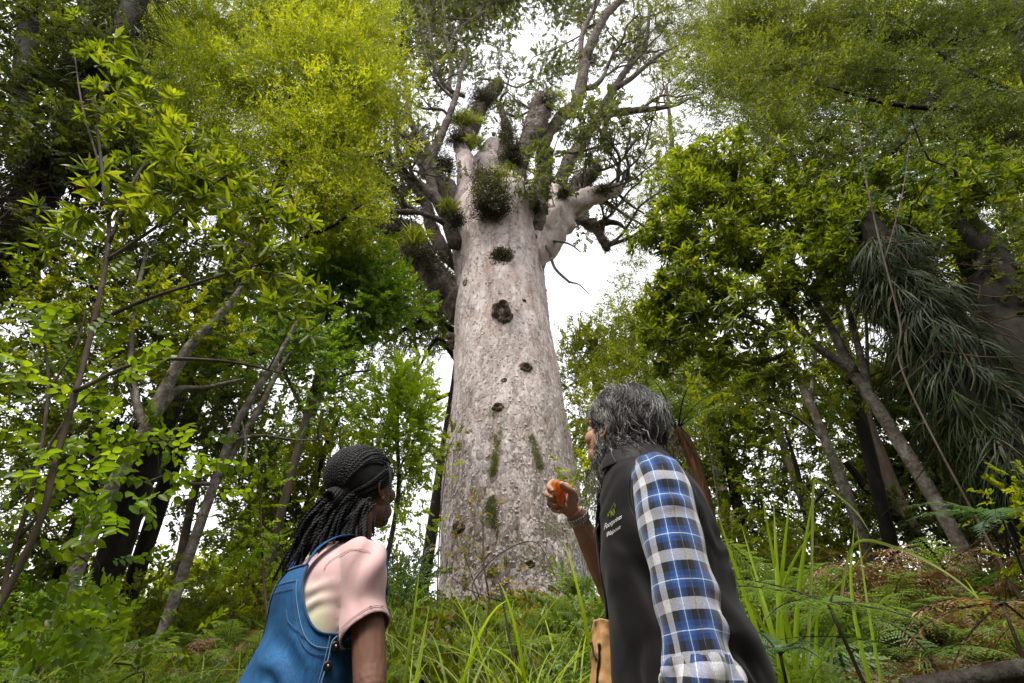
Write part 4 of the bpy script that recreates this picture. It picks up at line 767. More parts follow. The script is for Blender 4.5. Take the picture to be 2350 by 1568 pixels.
tree('overhanging_tree', 'dark limbed tree with fine yellow-green foliage filling the top right corner', [(2900, 1500, 5.2, 120), (2640, 800, 5.2, 110), (2480, 380, 5.2, 90), (2350, 60, 5.2, 60), (2260, -160, 5.2, 40)],
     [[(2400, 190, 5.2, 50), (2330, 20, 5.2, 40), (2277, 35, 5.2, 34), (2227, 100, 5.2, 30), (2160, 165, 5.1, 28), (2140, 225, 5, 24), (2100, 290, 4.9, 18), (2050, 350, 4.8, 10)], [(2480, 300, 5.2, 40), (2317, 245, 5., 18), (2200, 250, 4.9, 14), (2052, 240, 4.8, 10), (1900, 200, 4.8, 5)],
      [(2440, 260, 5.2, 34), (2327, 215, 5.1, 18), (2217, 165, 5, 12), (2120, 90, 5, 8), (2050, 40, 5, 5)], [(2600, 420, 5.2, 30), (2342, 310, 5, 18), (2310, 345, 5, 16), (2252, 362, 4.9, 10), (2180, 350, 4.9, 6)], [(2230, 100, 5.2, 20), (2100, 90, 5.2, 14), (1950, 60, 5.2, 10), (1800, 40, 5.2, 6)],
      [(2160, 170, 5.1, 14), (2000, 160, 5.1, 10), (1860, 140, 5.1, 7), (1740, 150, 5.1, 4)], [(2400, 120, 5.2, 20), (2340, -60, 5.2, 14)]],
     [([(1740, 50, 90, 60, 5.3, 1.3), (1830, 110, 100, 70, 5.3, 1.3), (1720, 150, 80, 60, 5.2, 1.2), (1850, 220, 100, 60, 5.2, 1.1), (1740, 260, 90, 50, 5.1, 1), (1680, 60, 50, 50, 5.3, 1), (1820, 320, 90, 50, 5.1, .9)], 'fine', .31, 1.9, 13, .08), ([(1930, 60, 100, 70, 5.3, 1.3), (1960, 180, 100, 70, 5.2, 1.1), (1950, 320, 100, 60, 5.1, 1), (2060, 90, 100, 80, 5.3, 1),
        (2090, 220, 100, 70, 5.2, .9), (2180, 60, 100, 70, 5.3, .9), (2250, 160, 90, 70, 5.2, .9), (2310, 60, 80, 80, 5.3, .8), (2200, 290, 100, 60, 5.1, .9), (2310, 300, 80, 70, 5., .9), (2060, 370, 100, 50, 5, .9), (1640, 200, 50, 60, 5.2, .5), (2300, 520, 90, 90, 5.2, .9), (1700, 320, 60, 50, 5.1, .8)], 'fine', .31, 2.2, 13, -.2)],  # outer crown tinted down: darkening towards the corner put into its colour
     'darkbark', 'mid_shade', 33, twr=.006)
tree('forest_tree', 'added fine leaved tree, sunlit highlights put into its yellow-green leaf colour, at the top between the giant crown and the dark right corner', [(2100, 1500, 5.9, 30), (1960, 900, 5.9, 26), (1830, 420, 5.9, 20), (1770, 120, 5.9, 12)], [[(1810, 320, 5.9, 8), (1720, 220, 5.8, 6), (1660, 120, 5.8, 4)]], [([(1690, 60, 70, 60, 5.7), (1780, 100, 90, 70, 5.6), (1720, 190, 70, 60, 5.6), (1850, 50, 90, 60, 5.6), (1860, 170, 80, 60, 5.5, .8), (1760, 270, 70, 40, 5.5, .7), (1660, 150, 40, 60, 5.8, .6)], 'fine', .34, 1.2, 13)], 'darkbark', 'mid', 43, twr=.006)  # added tree: sunlit highlights of the canopy put into its leaf colour
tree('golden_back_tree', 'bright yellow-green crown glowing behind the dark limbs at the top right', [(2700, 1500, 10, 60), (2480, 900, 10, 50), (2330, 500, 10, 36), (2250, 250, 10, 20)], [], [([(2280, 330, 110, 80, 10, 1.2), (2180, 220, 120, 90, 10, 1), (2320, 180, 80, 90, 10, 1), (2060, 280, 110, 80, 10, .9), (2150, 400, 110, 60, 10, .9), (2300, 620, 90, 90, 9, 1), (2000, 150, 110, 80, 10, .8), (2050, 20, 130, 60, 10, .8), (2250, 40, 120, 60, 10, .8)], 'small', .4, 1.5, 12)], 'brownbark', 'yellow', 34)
def shag_right(T, L, r):
    shag(T, [L[0][len(L[0]) // 5: -len(L[0]) // 8]], r, 'strap', 800, (.16, .42), .24, (-.25, 0, -1.7)); fibres(T, L, r, 'fibredark', 120)
tree('shaggy_trunk_tree', 'black leaning trunk draped with long hanging strap leaves at the right', [(2600, 1500, 3.3, 150), (2400, 1180, 3.3, 150), (2250, 930, 3.3, 140), (2130, 740, 3.3, 110), (2050, 610, 3.3, 70), (1990, 500, 3.3, 40)],
     [[(2330, 1080, 3.3, 120), (2330, 850, 3.4, 110), (2270, 640, 3.5, 100), (2200, 500, 3.6, 60)]], [([(2000, 430, 90, 70, 3.6, .8), (2200, 620, 90, 60, 3.6, .6), (2330, 760, 90, 100, 3.5, .8), (2340, 950, 60, 80, 3.5, .6), (1880, 360, 90, 60, 3.8, .7)], 'small', .16, 1.2, 12)],
     'darkbark', 'dark', 35, extra=shag_right, wob=.14)
tree('second_shaggy_trunk', 'second dark trunk with drooping leaves at the right edge behind the first', [(2460, 1300, 4.4, 110), (2330, 1100, 4.4, 105), (2180, 880, 4.4, 95), (2060, 690, 4.4, 80), (1960, 540, 4.4, 60), (1900, 420, 4.4, 40)], [], [([(1960, 640, 80, 60, 4.6, .6), (2090, 850, 80, 70, 4.6, .4), (1920, 480, 80, 60, 4.6, .8)], 'small', .18, 1.2, 12)], 'darkbark', 'dark', 36,
     extra=lambda T, L, r: shag(T, L, r, 'strap', 300, (.4, .8), .3, (-.2, 0, -.8)), wob=.12)
tree('climbing_vine', 'blue-green glossy vine sprigs climbing up at the upper right', [(2090, 900, 3.0, 4), (2065, 740, 3.0, 4), (2020, 560, 3., 4), (1985, 400, 3., 4), (1965, 250, 3., 2)], [[(2030, 600, 3., 4), (2070, 450, 3., 3), (2090, 310, 3, 2)]],
     [([(1965, 270, 14, 36, 3., 2.2), (1985, 350, 22, 40, 3, 1.8), (2000, 430, 40, 40, 3, 1.3), (2085, 330, 18, 40, 3, 1.6), (2080, 420, 34, 40, 3, 1.2), (2040, 500, 60, 30, 3, 1)], 'ovate', .13, .8, 3)], 'brownbark', 'grey', 37, cat='vine', twr=.002)
tree('leaning_dead_trunk', 'short dark leaning stem low behind the tall sedge', [(2160, 1310, 6.5, 24), (2060, 1190, 6.5, 24), (2000, 1130, 6.5, 22), (1940, 1060, 6.5, 14)], [], [], 'darkbark', 'dark', 38)
tree('slim_grey_stem', 'slim grey stem rising beside the shaggy trunk at the lower right', [(2330, 1420, 5, 12), (2260, 1220, 5, 11), (2200, 1090, 5, 9), (2140, 960, 5, 6)], [], [([(2160, 960, 60, 40, 5, .5)], 'small', .15, 1, 8)], 'palebark', 'green', 39)
tree('twisted_back_tree', 'crooked thin trunk in the right background between sedge blades', [(1920, 1400, 7, 20), (1890, 1290, 7, 18), (1850, 1180, 7, 14), (1830, 1080, 7, 10), (1800, 980, 7, 6)], [[(1870, 1240, 7, 8), (1820, 1190, 7, 6), (1770, 1170, 7, 3)], [(1850, 1180, 7, 7), (1900, 1120, 7, 5), (1950, 1090, 7, 3)]],
     [([(1800, 1000, 80, 40, 7, .35), (1900, 1070, 80, 40, 7, .35), (1780, 1130, 70, 40, 7, .4)], 'small', .2, 1.2, 10)], 'darkbark', 'mid', 40)
tree('broken_back_trunk', 'stumpy brown trunk leaning behind the girl braids', [(690, 1470, 8, 34), (715, 1330, 8, 30), (745, 1220, 8, 24), (765, 1160, 8, 12)], [], [([(760, 1160, 30, 20, 8, .8)], 'small', .2, 1, 8)], 'brownbark', 'mid', 41)

# ============================================================ UNDERSTORY
M['palegreen'] = leafmat('leaf_palegreen', [(.06, .11, .02), (.12, .20, .035), (.22, .30, .07)], transl=.45)
M['mustard'] = leafmat('leaf_mustard', [(.10, .09, .01), (.18, .16, .015), (.28, .20, .02)], transl=.4)
M['railwood'] = barkmat('rail_wood', (.02, .017, .014), (.05, .042, .035), (.10, .09, .08), 40, stretch=.15)
M['greyfern'] = leafmat('leaf_greyfern', [(.04, .09, .04), (.08, .15, .07), (.15, .24, .13)], stem=(.03, .02, .015), transl=.35, rough=.35)
def frond_mesh(mb, base, az, L, el0, el1, r, wid=.30, start=.3, npair=22, npin=9, bare=None, sag=.2, twist=0., ppow=1.25, stemr=.0035, lnf=.22, rj=.06):
    """arching twice-divided fern frond"""
    n = 60; t = np.linspace(0, 1, n); el = el0 + (el1 - el0) * t ** ppow
    h = np.array([math.cos(az), math.sin(az), 0]); side = np.array([-math.sin(az), math.cos(az), 0.])
    D = h[None] * np.cos(el)[:, None] + np.array([0, 0, 1.])[None] * np.sin(el)[:, None]
    C = base + np.vstack([[0, 0, 0], np.cumsum(D[:-1] * (L / (n - 1)), axis=0)])
    C = C + side * (np.sin(t * 3 + r.uniform(0, 6)) * .02 * L)[:, None]
    V, F = tube(C[::6], np.linspace(stemr * 1.3, stemr * .25, len(C[::6])), 4, 22, caps=False); mb.add(V, F, 0.0)
    u = np.linspace(0, 1, npair, endpoint=False) + .5 / npair; tt = start + (1 - start) * u
    prof = np.minimum(1, (u + .12) / .25) ** .7 * (1 - u) ** .75 * 1.1 + .02
    for sg in (-1, 1):
        P0 = np.stack([np.interp(tt, t, C[:, k]) for k in range(3)], 1); Dt = nrm(np.stack([np.interp(tt, t, D[:, k]) for k in range(3)], 1))
        nu = nrm(np.cross(np.broadcast_to(side, Dt.shape), Dt)); nu = nu * np.sign(nu[:, 2:3] + 1e-6)
        sd = side * sg * math.cos(twist) + nu * math.sin(twist) * sg; pl = prof * wid * L * r.uniform(.85, 1.1, npair)
        pd = nrm(sd + Dt * .42 + r.normal(0, rj * 1.6, (npair, 3))); pl = pl * r.uniform(1 - 5 * rj, 1, npair)
        k = (np.arange(npin) + .6) / npin
        PC = P0[:, None] + pd[:, None] * (pl[:, None, None] * k[None, :, None]) - nu[:, None] * (sag * pl[:, None, None] * (k ** 2)[None, :, None])
        ln = pl[:, None] * lnf * (1.05 - k[None, :] ** 1.4)
        ln = ln * r.uniform(1 - 4 * rj, 1 + rj * 2, ln.shape); PC = PC + r.normal(0, rj * .045 * L * wid, PC.shape)
        across = nrm(np.cross(nu, pd)); wq = pl / npin * .78
        for s2 in (-1, 1):
            dd = nrm(across * s2 + pd * .45)
            a = PC - pd[:, None] * wq[:, None, None] * .5; b = PC + pd[:, None] * wq[:, None, None] * .45
            tip = PC + dd[:, None] * ln[..., None] - nu[:, None] * (ln[..., None] * .25); tip2 = tip - pd[:, None] * wq[:, None, None] * .35 - dd[:, None] * ln[..., None] * .25
            Q = np.stack([a, b, tip, tip2], 2).reshape(-1, 3); m = npair * npin
            mb.add(Q, np.arange(m * 4).reshape(m, 4), np.clip(.35 + r.normal(0, .12) + r.normal(0, .12, m) + .3 * np.repeat(u, npin), .04, 1))
def blade_mesh(mb, base, az, L, w, el0, el1, r, pw=1.5, kink=None, tint=None, n=16):
    t = np.linspace(0, 1, n); el = el0 + (el1 - el0) * t ** pw
    if kink: el = np.where(t > kink[0], kink[1] + (t - kink[0]) * kink[2], el)
    azs = az + (r.normal(0, .12)) * t
    D = np.stack([np.cos(azs) * np.cos(el), np.sin(azs) * np.cos(el), np.sin(el)], 1); C = base + np.vstack([[0, 0, 0], np.cumsum(D[:-1] * L / (n - 1), axis=0)])
    a0 = az + r.uniform(.6, 2.2); s = nrm(np.stack([-np.sin(azs + 0 * t), np.cos(azs), 0 * t], 1) + np.array([math.cos(a0), math.sin(a0), 0]) * .5); nu = nrm(np.cross(s, D))
    ww = w * np.minimum(1, .55 + t * 3) * (1 - t ** 3.2) + .0004
    V = np.stack([C - s * ww[:, None] + nu * ww[:, None] * .35, C, C + s * ww[:, None] + nu * ww[:, None] * .35], 1).reshape(-1, 3)
    F = np.array([[3 * i + j, 3 * i + j + 1, 3 * i + j + 4, 3 * i + j + 3] for i in range(n - 1) for j in (0, 1)])
    tt = tint if tint is not None else np.clip(r.uniform(.2, .8) + .25 * np.repeat(t[:-1], 2) + r.normal(0, .03, len(F)), .04, 1)
    mb.add(V, F, tt)
FERN_PROTO = {}
def fern_proto(kind, k):
    """unit fern (about 1 m high), built once then copied"""
    key = (kind, k)
    if key in FERN_PROTO: return FERN_PROTO[key]
    r = np.random.default_rng(100 + k * 7 + (50 if kind == 'deadfern' else 0)); T = bpy.data.objects.new('fern', None); T['_o'] = [0., 0., 0.]; nf = 6 + k % 3
    for i in range(nf):
        mb = MB(); az = i * 6.283 / nf + r.normal(0, .3)
        if kind == 'fern': frond_mesh(mb, np.array([0, 0, 0.]), az, r.uniform(1.15, 1.5), r.uniform(1.25, 1.45), r.uniform(-.5, .1), r, wid=.27, start=.33)
        else: frond_mesh(mb, np.array([0, 0, 0.]), az, r.uniform(1.1, 1.4), r.uniform(1.2, 1.4), r.uniform(-1.2, -.3), r, wid=.22, start=.34, sag=.6, npair=19, npin=12, ppow=1.3, lnf=.17, rj=.15)
        o = mb.build('frond', M[kind], T, link=False)
    FERN_PROTO[key] = T
    return T
def put_fern(px, py, Y, kind, label, group, rs, size=None, jit=0):
    """fern whose top shows at (px, py) and whose root stands on the ground below it"""
    p = P(px, py, Y); g = gz(p[0], p[1]); h = max(.35, p[2] - g) if size is None else size
    pr = fern_proto(kind, int(rs.integers(0, 4)))
    T = pr.copy(); COL.objects.link(T); T.location = (p[0], p[1], g - .02); s = h / (.92 if kind == 'fern' else .80); sx = s * (rs.uniform(.85, 1.15) if s < 1.2 else .8)
    T.scale = (sx, sx, s); T.rotation_euler = (rs.normal(0, .06), rs.normal(0, .06), rs.uniform(0, 6.28)); T.name = 'fern' if kind == 'fern' else 'dead_fern'
    tag(T, label, 'fern', group)
    for c in pr.children:
        d = c.copy(); COL.objects.link(d); d.parent = T
    return T
rs = np.random.default_rng(77)
# right bank, green
G1 = 'green ferns on the bank at the right'
for px, py, Y in [(1760, 1290, 4.2), (1850, 1270, 4.6), (1950, 1230, 5), (2060, 1240, 4.6), (2180, 1260, 4.2), (2290, 1250, 3.8), (1720, 1340, 3.4), (2120, 1330, 3.4), (2250, 1340, 3.0), (2330, 1390, 2.7), (2000, 1330, 3.5), (1900, 1340, 3.2), (2060, 1450, 2.5), (2200, 1470, 2.4), (1920, 1450, 2.5), (1800, 1460, 2.6), (2330, 1470, 2.3), (1760, 1400, 3.)]:
    put_fern(px, py, Y, 'fern', 'green fern on the bank at the right, among dead brown fronds', G1, rs)
G2 = 'dead brown ferns on the bank at the right'
for px, py, Y in [(1960, 1215, 4.4), (2060, 1200, 4.6), (2150, 1215, 4.2), (2260, 1200, 4), (1930, 1290, 3.6), (2020, 1280, 3.8), (1840, 1290, 3.9), (2190, 1290, 3.5), (2310, 1290, 3.2), (2120, 1400, 2.8), (1890, 1400, 2.8), (2000, 1410, 2.9), (1850, 1500, 2.3), (2290, 1420, 2.6), (1990, 1180, 3.6), (2100, 1185, 3.4), (2230, 1230, 3.), (2060, 1350, 2.6), (1830, 1560, 2.1), (1950, 1500, 2.2), (2180, 1420, 2.3), (2300, 1300, 2.7)]:
    put_fern(px, py, Y, 'deadfern', 'dead brown fern with curled fronds on the bank at the right', G2, rs)
# below the trunk
G3 = 'pale green ferns in front of the giant trunk'
for px, py, Y in [(1120, 1370, 8), (1190, 1350, 8.5), (1260, 1345, 8), (1320, 1310, 9), (1350, 1340, 6), (1060, 1400, 7), (1140, 1400, 6), (1230, 1390, 6), (1300, 1400, 6), (1180, 1440, 4.5), (1110, 1450, 4.2), (950, 1430, 6), (1000, 1400, 8), (920, 1390, 9), (1030, 1450, 4.6), (1270, 1460, 4.5), (1340, 1460, 4.4), (960, 1490, 3.4)]:
    put_fern(px, py, Y, 'fern', 'pale green fern growing in front of the giant trunk', G3, rs)
G4 = 'brown ferns in front of the giant trunk'
for px, py, Y in [(1010, 1430, 7.5), (1210, 1430, 5), (1290, 1440, 5.2), (1330, 1500, 3.6), (1150, 1500, 3.6), (1060, 1380, 9)]:
    put_fern(px, py, Y, 'deadfern', 'withered brown fern in the growth in front of the giant trunk', G4, rs)
G5 = 'green ferns at the lower left'
for px, py, Y in [(560, 1400, 5), (500, 1440, 4), (600, 1450, 3.8), (380, 1460, 4), (300, 1450, 4.4), (180, 1440, 4.2), (90, 1450, 3.6), (250, 1500, 3), (450, 1510, 3), (560, 1500, 3), (30, 1500, 2.8), (650, 1420, 6), (360, 1520, 2.6), (130, 1510, 2.6), (700, 1400, 8), (450, 1400, 6)]:
    put_fern(px, py, Y, 'fern', 'green fern in the undergrowth at the lower left', G5, rs)
G6 = 'dead ferns at the lower left'
for px, py, Y in [(430, 1410, 4.2), (500, 1400, 4.4), (460, 1450, 3.7), (540, 1470, 3.6), (600, 1400, 5.5), (260, 1540, 2.5)]:
    put_fern(px, py, Y, 'deadfern', 'dead reddish brown fern in the undergrowth at the lower left', G6, rs)
# two fronds that stand out, right foreground
def hero_fern(name, label, px, py, Y, root, fr, mat, seed, **kw):
    r = np.random.default_rng(seed); b = P(*root); g = gz(b[0], b[1]); T = thing(name, label, 'fern', (b[0], b[1], g)); st = MB(); top = P(px, py, Y)
    V, F = tube([[b[0], b[1], g - .02], (np.array([b[0], b[1], g]) + top) / 2 + [0, .03, .04], top], [.008, .007, .005], 6, 12); st.add(V, F, 0.0); st.build('stem', M[mat], T)
    for (az, L, e0, e1) in fr:
        mb = MB(); frond_mesh(mb, top, az, L, e0, e1, r, **kw); mb.build('frond', M[mat], T)
    return T
hero_fern('bracken', 'large green bracken with dark stem arching in front of the sedge clump', 1900, 1385, 1.9, (2110, 1575, 1.75), [(2.9, .50, .35, -.25), (.15, .55, .05, -.55), (2.3, .5, .5, -.1), (.9, .5, .3, -.3), (-2.6, .4, .1, -.6), (-.7, .40, -.1, -.8)], 'fern', 3, wid=.30, start=.02, npair=20, npin=12, sag=.7, lnf=.16)
hero_fern('bracken', 'green bracken low at the right end of the dark timber rail', 2130, 1500, 1.95, (2250, 1600, 1.95), [(2.8, .5, .3, -.2), (.3, .5, .2, -.4), (1.3, .5, .5, 0), (-1.6, .4, .2, -.5)], 'fern', 4, wid=.27, start=.02, npair=18, npin=10, sag=.5, lnf=.16)
hero_fern('dead_bracken', 'orange-brown dead bracken frond drooping near the right edge', 2300, 1385, 1.75, (2330, 1600, 1.75), [(3.05, .46, .25, -1.25), (2.75, .42, .0, -1.1), (.1, .5, .15, -.4), (2.9, .34, -.5, -1.0), (.6, .4, -.3, -.6)], 'deadfern2', 5, wid=.27, start=.02, npair=20, npin=12, sag=.8, lnf=.2, rj=.12)
hero_fern('silver_fern', 'blue-green fern spray at the right edge below the shaggy trunk', 2300, 1190, 2.3, (2420, 1560, 2.3), [(2.9, .42, .4, -.5), (2.3, .4, .7, -.2), (-2.4, .4, .2, -.8), (3.6, .36, 0, -.9)], 'greyfern', 6, wid=.3, start=.02, npair=22, npin=9)
hero_fern('ground_fern', 'small pale fern low beside the hem of the black vest', 1790, 1500, 1.8, (1800, 1620, 1.8), [(2.8, .22, .6, -.6), (.3, .22, .5, -.6), (1.5, .22, .7, -.2), (-1.4, .2, .3, -.8), (3.9, .2, .3, -.8)], 'greyfern', 7, wid=.34, start=.05, npair=14, npin=6)
# sedge clump with tall blades
def clump(name, label, specs, mat, seed, cat='sedge', group=None, rootpx=None, fill=0, fillL=(.3, .6), spread=.12, w=(.004, .008)):
    r = np.random.default_rng(seed); p = P(*rootpx); g = gz(p[0], p[1]); base = np.array([p[0], p[1], g - .02])
    T = thing(name, label, cat, tuple(base), group); mb = MB()
    for (tx, ty, Y, L_w, kind) in specs:                        # tip seen at (tx, ty)
        tip = P(tx, ty, Y); b = base + np.append(r.normal(0, spread, 2), 0); v = tip - b; Lh = math.hypot(v[0], v[1]); az = math.atan2(v[1], v[0]); L = np.linalg.norm(v)
        # straight-ish blade with a bow
        mid = (b + tip) / 2 + np.array([0, 0, 1]) * L * .06 * (1 if kind == 's' else 2.6) - np.array([v[0], v[1], 0]) * (.10 if kind == 's' else .22)
        C = catmull([b, mid, tip], 18); D = nrm(np.gradient(C, axis=0)); s = nrm(np.cross(D, E3 + r.normal(0, .35, 3))); nu = np.cross(s, D); t = np.linspace(0, 1, 18)
        ww = 1.5 * L_w * np.minimum(1, .5 + t * 2) * (1 - t ** 3.5) + .0004
        V = np.stack([C - s * ww[:, None] + nu * ww[:, None] * .35, C, C + s * ww[:, None] + nu * ww[:, None] * .35], 1).reshape(-1, 3)
        F = np.array([[3 * i + j, 3 * i + j + 1, 3 * i + j + 4, 3 * i + j + 3] for i in range(17) for j in (0, 1)]); mb.add(V, F, np.clip(r.uniform(.25, .75) + np.repeat([0, .06], 1).repeat(1)[np.arange(34) % 2], .04, 1))
    for i in range(fill):
        az = r.uniform(0, 6.28); blade_mesh(mb, base + np.append(r.normal(0, spread, 2), 0), az, r.uniform(*fillL), r.uniform(*w), r.uniform(1.0, 1.5), r.uniform(-1.0, .6), r, pw=r.uniform(1.2, 2.5))
    mb.build('leaves', M[mat], T); return T
clump('sedge_clump', 'tall bright green sedge with upright blades right of the black vest',
      [(1870, 1105, 2.3, .010, 's'), (1815, 1110, 2.4, .008, 's'), (1745, 1120, 2.3, .010, 's'), (1775, 1150, 2.4, .009, 's'), (1640, 1160, 2.2, .009, 's'), (1700, 1200, 2.3, .007, 's'), (1965, 1200, 2.25, .014, 's'), (1655, 1250, 2., .009, 's'),
       (1880, 1180, 2.4, .007, 'b'), (1960, 1190, 2.5, .006, 'b'), (1900, 1290, 2.3, .008, 'b'), (1950, 1360, 2.2, .008, 'b'), (2000, 1250, 2.4, .006, 'b'), (1720, 1300, 2.1, .008, 's'), (1690, 1330, 2.0, .009, 's')],
      'sedge', 8, rootpx=(1790, 1520, 2.25), fill=60, fillL=(.5, 1.1), spread=.13, w=(.006, .011))
r8 = np.random.default_rng(88); T = thing('arching_blade', 'long pale sedge blade arching down to the right over the ferns', 'sedge', tuple(P(1900, 1470, 2.2) * [1, 1, 0] + [0, 0, gz(*P(1900, 1470, 2.2)[:2])]))
mb = MB()
for path in ([(1900, 1560, 2.2), (1925, 1400, 2.2), (1960, 1250, 2.2), (2060, 1258, 2.15), (2180, 1320, 2.05), (2290, 1415, 2.0)], [(1850, 1560, 2.3), (1862, 1300, 2.3), (1866, 1120, 2.3), (1885, 1110, 2.3), (1960, 1170, 2.3), (2000, 1230, 2.3)]):
    C = catmull([P(*q) for q in path], 34); D = nrm(np.gradient(C, axis=0)); s = nrm(np.cross(D, E3)); t = np.linspace(0, 1, 34); ww = .0065 * (1 - t ** 3) + .0005
    V = np.stack([C - s * ww[:, None] - E3 * .002, C, C + s * ww[:, None] - E3 * .002], 1).reshape(-1, 3); F = np.array([[3 * i + j, 3 * i + j + 1, 3 * i + j + 4, 3 * i + j + 3] for i in range(33) for j in (0, 1)]); mb.add(V, F, .85)
mb.build('leaves', M['palegrass'], T)
GC = 'arching grass clumps below the giant trunk'
for i, (px, py, Y) in enumerate([(960, 1500, 2.5), (1030, 1520, 2.4), (1090, 1500, 2.6), (1150, 1520, 2.5), (1210, 1500, 2.6), (1280, 1510, 2.5), (1340, 1490, 2.7), (920, 1520, 2.3), (1180, 1540, 2.2), (1060, 1545, 2.2), (1310, 1545, 2.2)]):
    clump('grass_clump', 'arching pale green grass clump low in front of the giant trunk', [], 'palegrass' if i % 3 else 'sedge', 200 + i, cat='grass', group=GC, rootpx=(px, py + 60, Y), fill=30, fillL=(.6, 1.3), spread=.14, w=(.003, .010))
clump('grass_clump', 'bright leaning sedge tuft between the girl and the trunk foot', [(985, 1390, 2.6, .008, 's'), (960, 1420, 2.5, .008, 's'), (1010, 1560, 2.3, .008, 'b')], 'sedge', 230, cat='grass', rootpx=(930, 1580, 2.5), fill=26, fillL=(.4, .9), w=(.004, .009))
for i, (px, py, Y, lab) in enumerate([(1700, 1540, 1.95, 'bright sedge low beside the hem of the black vest'), (2000, 1560, 2.1, 'bright sedge in front of the bracken, lower right'), (1960, 1540, 2.3, 'broad leaved sedge between dead ferns at the lower right'), (2300, 1330, 3.2, 'sedge with one long blade leaning at the right edge')]):
    clump('sedge_clump', lab, [], 'sedge', 240 + i, rootpx=(px, py + 30, Y), fill=30, fillL=(.6, 1.15), w=(.006, .012))
for i, (px, py, Y, lab) in enumerate([(620, 1530, 2.6, 'thin grass clump left of the blue denim bib'), (200, 1560, 2.6, 'thin grass clump at the lower left corner'), (420, 1560, 2.7, 'thin grass clump below the slender pale trunk')]):
    clump('grass_clump', lab, [], 'palegrass', 250 + i, cat='grass', rootpx=(px, py, Y), fill=30, fillL=(.6, 1.1), w=(.003, .006))
# small shrubs and saplings
def shrub(label, stems, ells, leaf, kind, sc, dens, seed, name='shrub', cat='shrub', per=10, group=None, twr=.004):
    return tree(name, label, stems[0], stems[1:], [(ells, kind, sc, dens, per)], 'brownbark', leaf, seed, cat=cat, group=group, twr=twr, wob=.04)
SH = [('low olive shrub left of the slender pale trunk base', [(300, 1500, 5.5, 8), (290, 1420, 5.5, 5)], [(290, 1400, 90, 50, 5.5), (200, 1430, 80, 50, 5.2), (380, 1440, 70, 40, 5.5)], 'mid', 'small', .18),
      ('low yellow green shrub behind the dead ferns, lower left', [(520, 1500, 6.5, 8), (530, 1400, 6.5, 5)], [(530, 1370, 80, 50, 6.5), (620, 1400, 70, 50, 6.5), (460, 1360, 60, 40, 6.5)], 'yellow', 'small', .2),
      ('leafy shrub at the foot of the far left trunks', [(100, 1530, 3.4, 8), (110, 1430, 3.4, 5)], [(60, 1430, 90, 60, 3.4), (170, 1450, 80, 50, 3.4), (100, 1520, 120, 40, 3)], 'green', 'small', .12),
      ('shrub with large fresh leaves at the bottom left', [(320, 1600, 2.4, 5), (310, 1540, 2.4, 3)], [(300, 1545, 60, 25, 2.4), (240, 1500, 50, 30, 2.5)], 'bright', 'ovate', .15),
      ('dark shrub below the giant trunk beside the girl arm', [(920, 1500, 8, 8), (925, 1400, 8, 5)], [(915, 1370, 40, 60, 8), (950, 1400, 40, 50, 8), (900, 1430, 30, 50, 7), (970, 1330, 26, 40, 9)], 'green', 'small', .22),
      ('shrub in the shade right of the grey haired person, behind the sedge', [(1720, 1420, 6, 8), (1720, 1330, 6, 5)], [(1700, 1280, 80, 60, 6), (1780, 1300, 80, 60, 6), (1660, 1230, 60, 50, 6.5), (1860, 1230, 80, 50, 6.5)], 'mid', 'small', .2),
      ('dark shrub behind the brown ferns, right', [(2050, 1330, 6, 8), (2050, 1250, 6, 5)], [(1980, 1200, 90, 50, 6.5), (2100, 1190, 90, 50, 6.2), (2230, 1180, 90, 50, 5.8), (2330, 1150, 60, 60, 5)], 'dark', 'small', .18),
      ('yellow leaved shrub at the right edge above the brown ferns', [(2380, 1330, 2.6, 6), (2360, 1230, 2.6, 4)], [(2330, 1210, 40, 40, 2.6), (2340, 1130, 30, 30, 2.7)], 'yellow', 'small', .1),
      ('olive undergrowth shrub left of the trunk foot', [(700, 1480, 7, 8), (690, 1400, 7, 5)], [(680, 1350, 80, 50, 7.5), (620, 1330, 70, 50, 8), (740, 1300, 60, 60, 9)], 'mid', 'small', .22),
      ('narrow leaved shrub right in front of the vest opening', [(1330, 1560, 3, 4), (1335, 1480, 3, 3)], [(1320, 1470, 40, 40, 3), (1290, 1520, 40, 40, 2.8), (1340, 1420, 26, 40, 3.2)], 'palegreen', 'small', .085)]
for i, (lab, st, el, mat, kind, sc) in enumerate(SH): shrub(lab, [st], el, mat, kind, sc, 1.1, 300 + i)
shrub('twiggy sapling with few ochre leaves in front of the giant trunk', [[(1118, 1600, 3.4, 7), (1112, 1480, 3.4, 6), (1122, 1380, 3.4, 5), (1110, 1290, 3.4, 4), (1108, 1165, 3.4, 2)], [(1112, 1400, 3.4, 5), (1085, 1340, 3.4, 4), (1150, 1270, 3.4, 3), (1230, 1245, 3.4, 2), (1280, 1335, 3.4, 1.5)], [(1100, 1370, 3.4, 4), (1075, 1300, 3.4, 3), (1055, 1230, 3.4, 2)], [(1190, 1568, 3.2, 6), (1165, 1440, 3.2, 5), (1150, 1360, 3.2, 4), (1140, 1300, 3.2, 2)], [(1150, 1380, 3.3, 4), (1080, 1355, 3.3, 3), (1030, 1320, 3.3, 1.5)]],
      [(1056, 1210, 22, 16, 3.4, .8), (1106, 1165, 12, 10, 3.4, .6), (1075, 1290, 26, 8, 3.4, .5), (1165, 1390, 20, 40, 3.2, 1), (1150, 1330, 20, 12, 3.3, .5), (1060, 1300, 30, 10, 3.4, .3), (1210, 1330, 40, 20, 3.3, .4)], 'mustard', 'small', .075, .6, 320, name='sapling', cat='sapling', per=4, twr=.002)

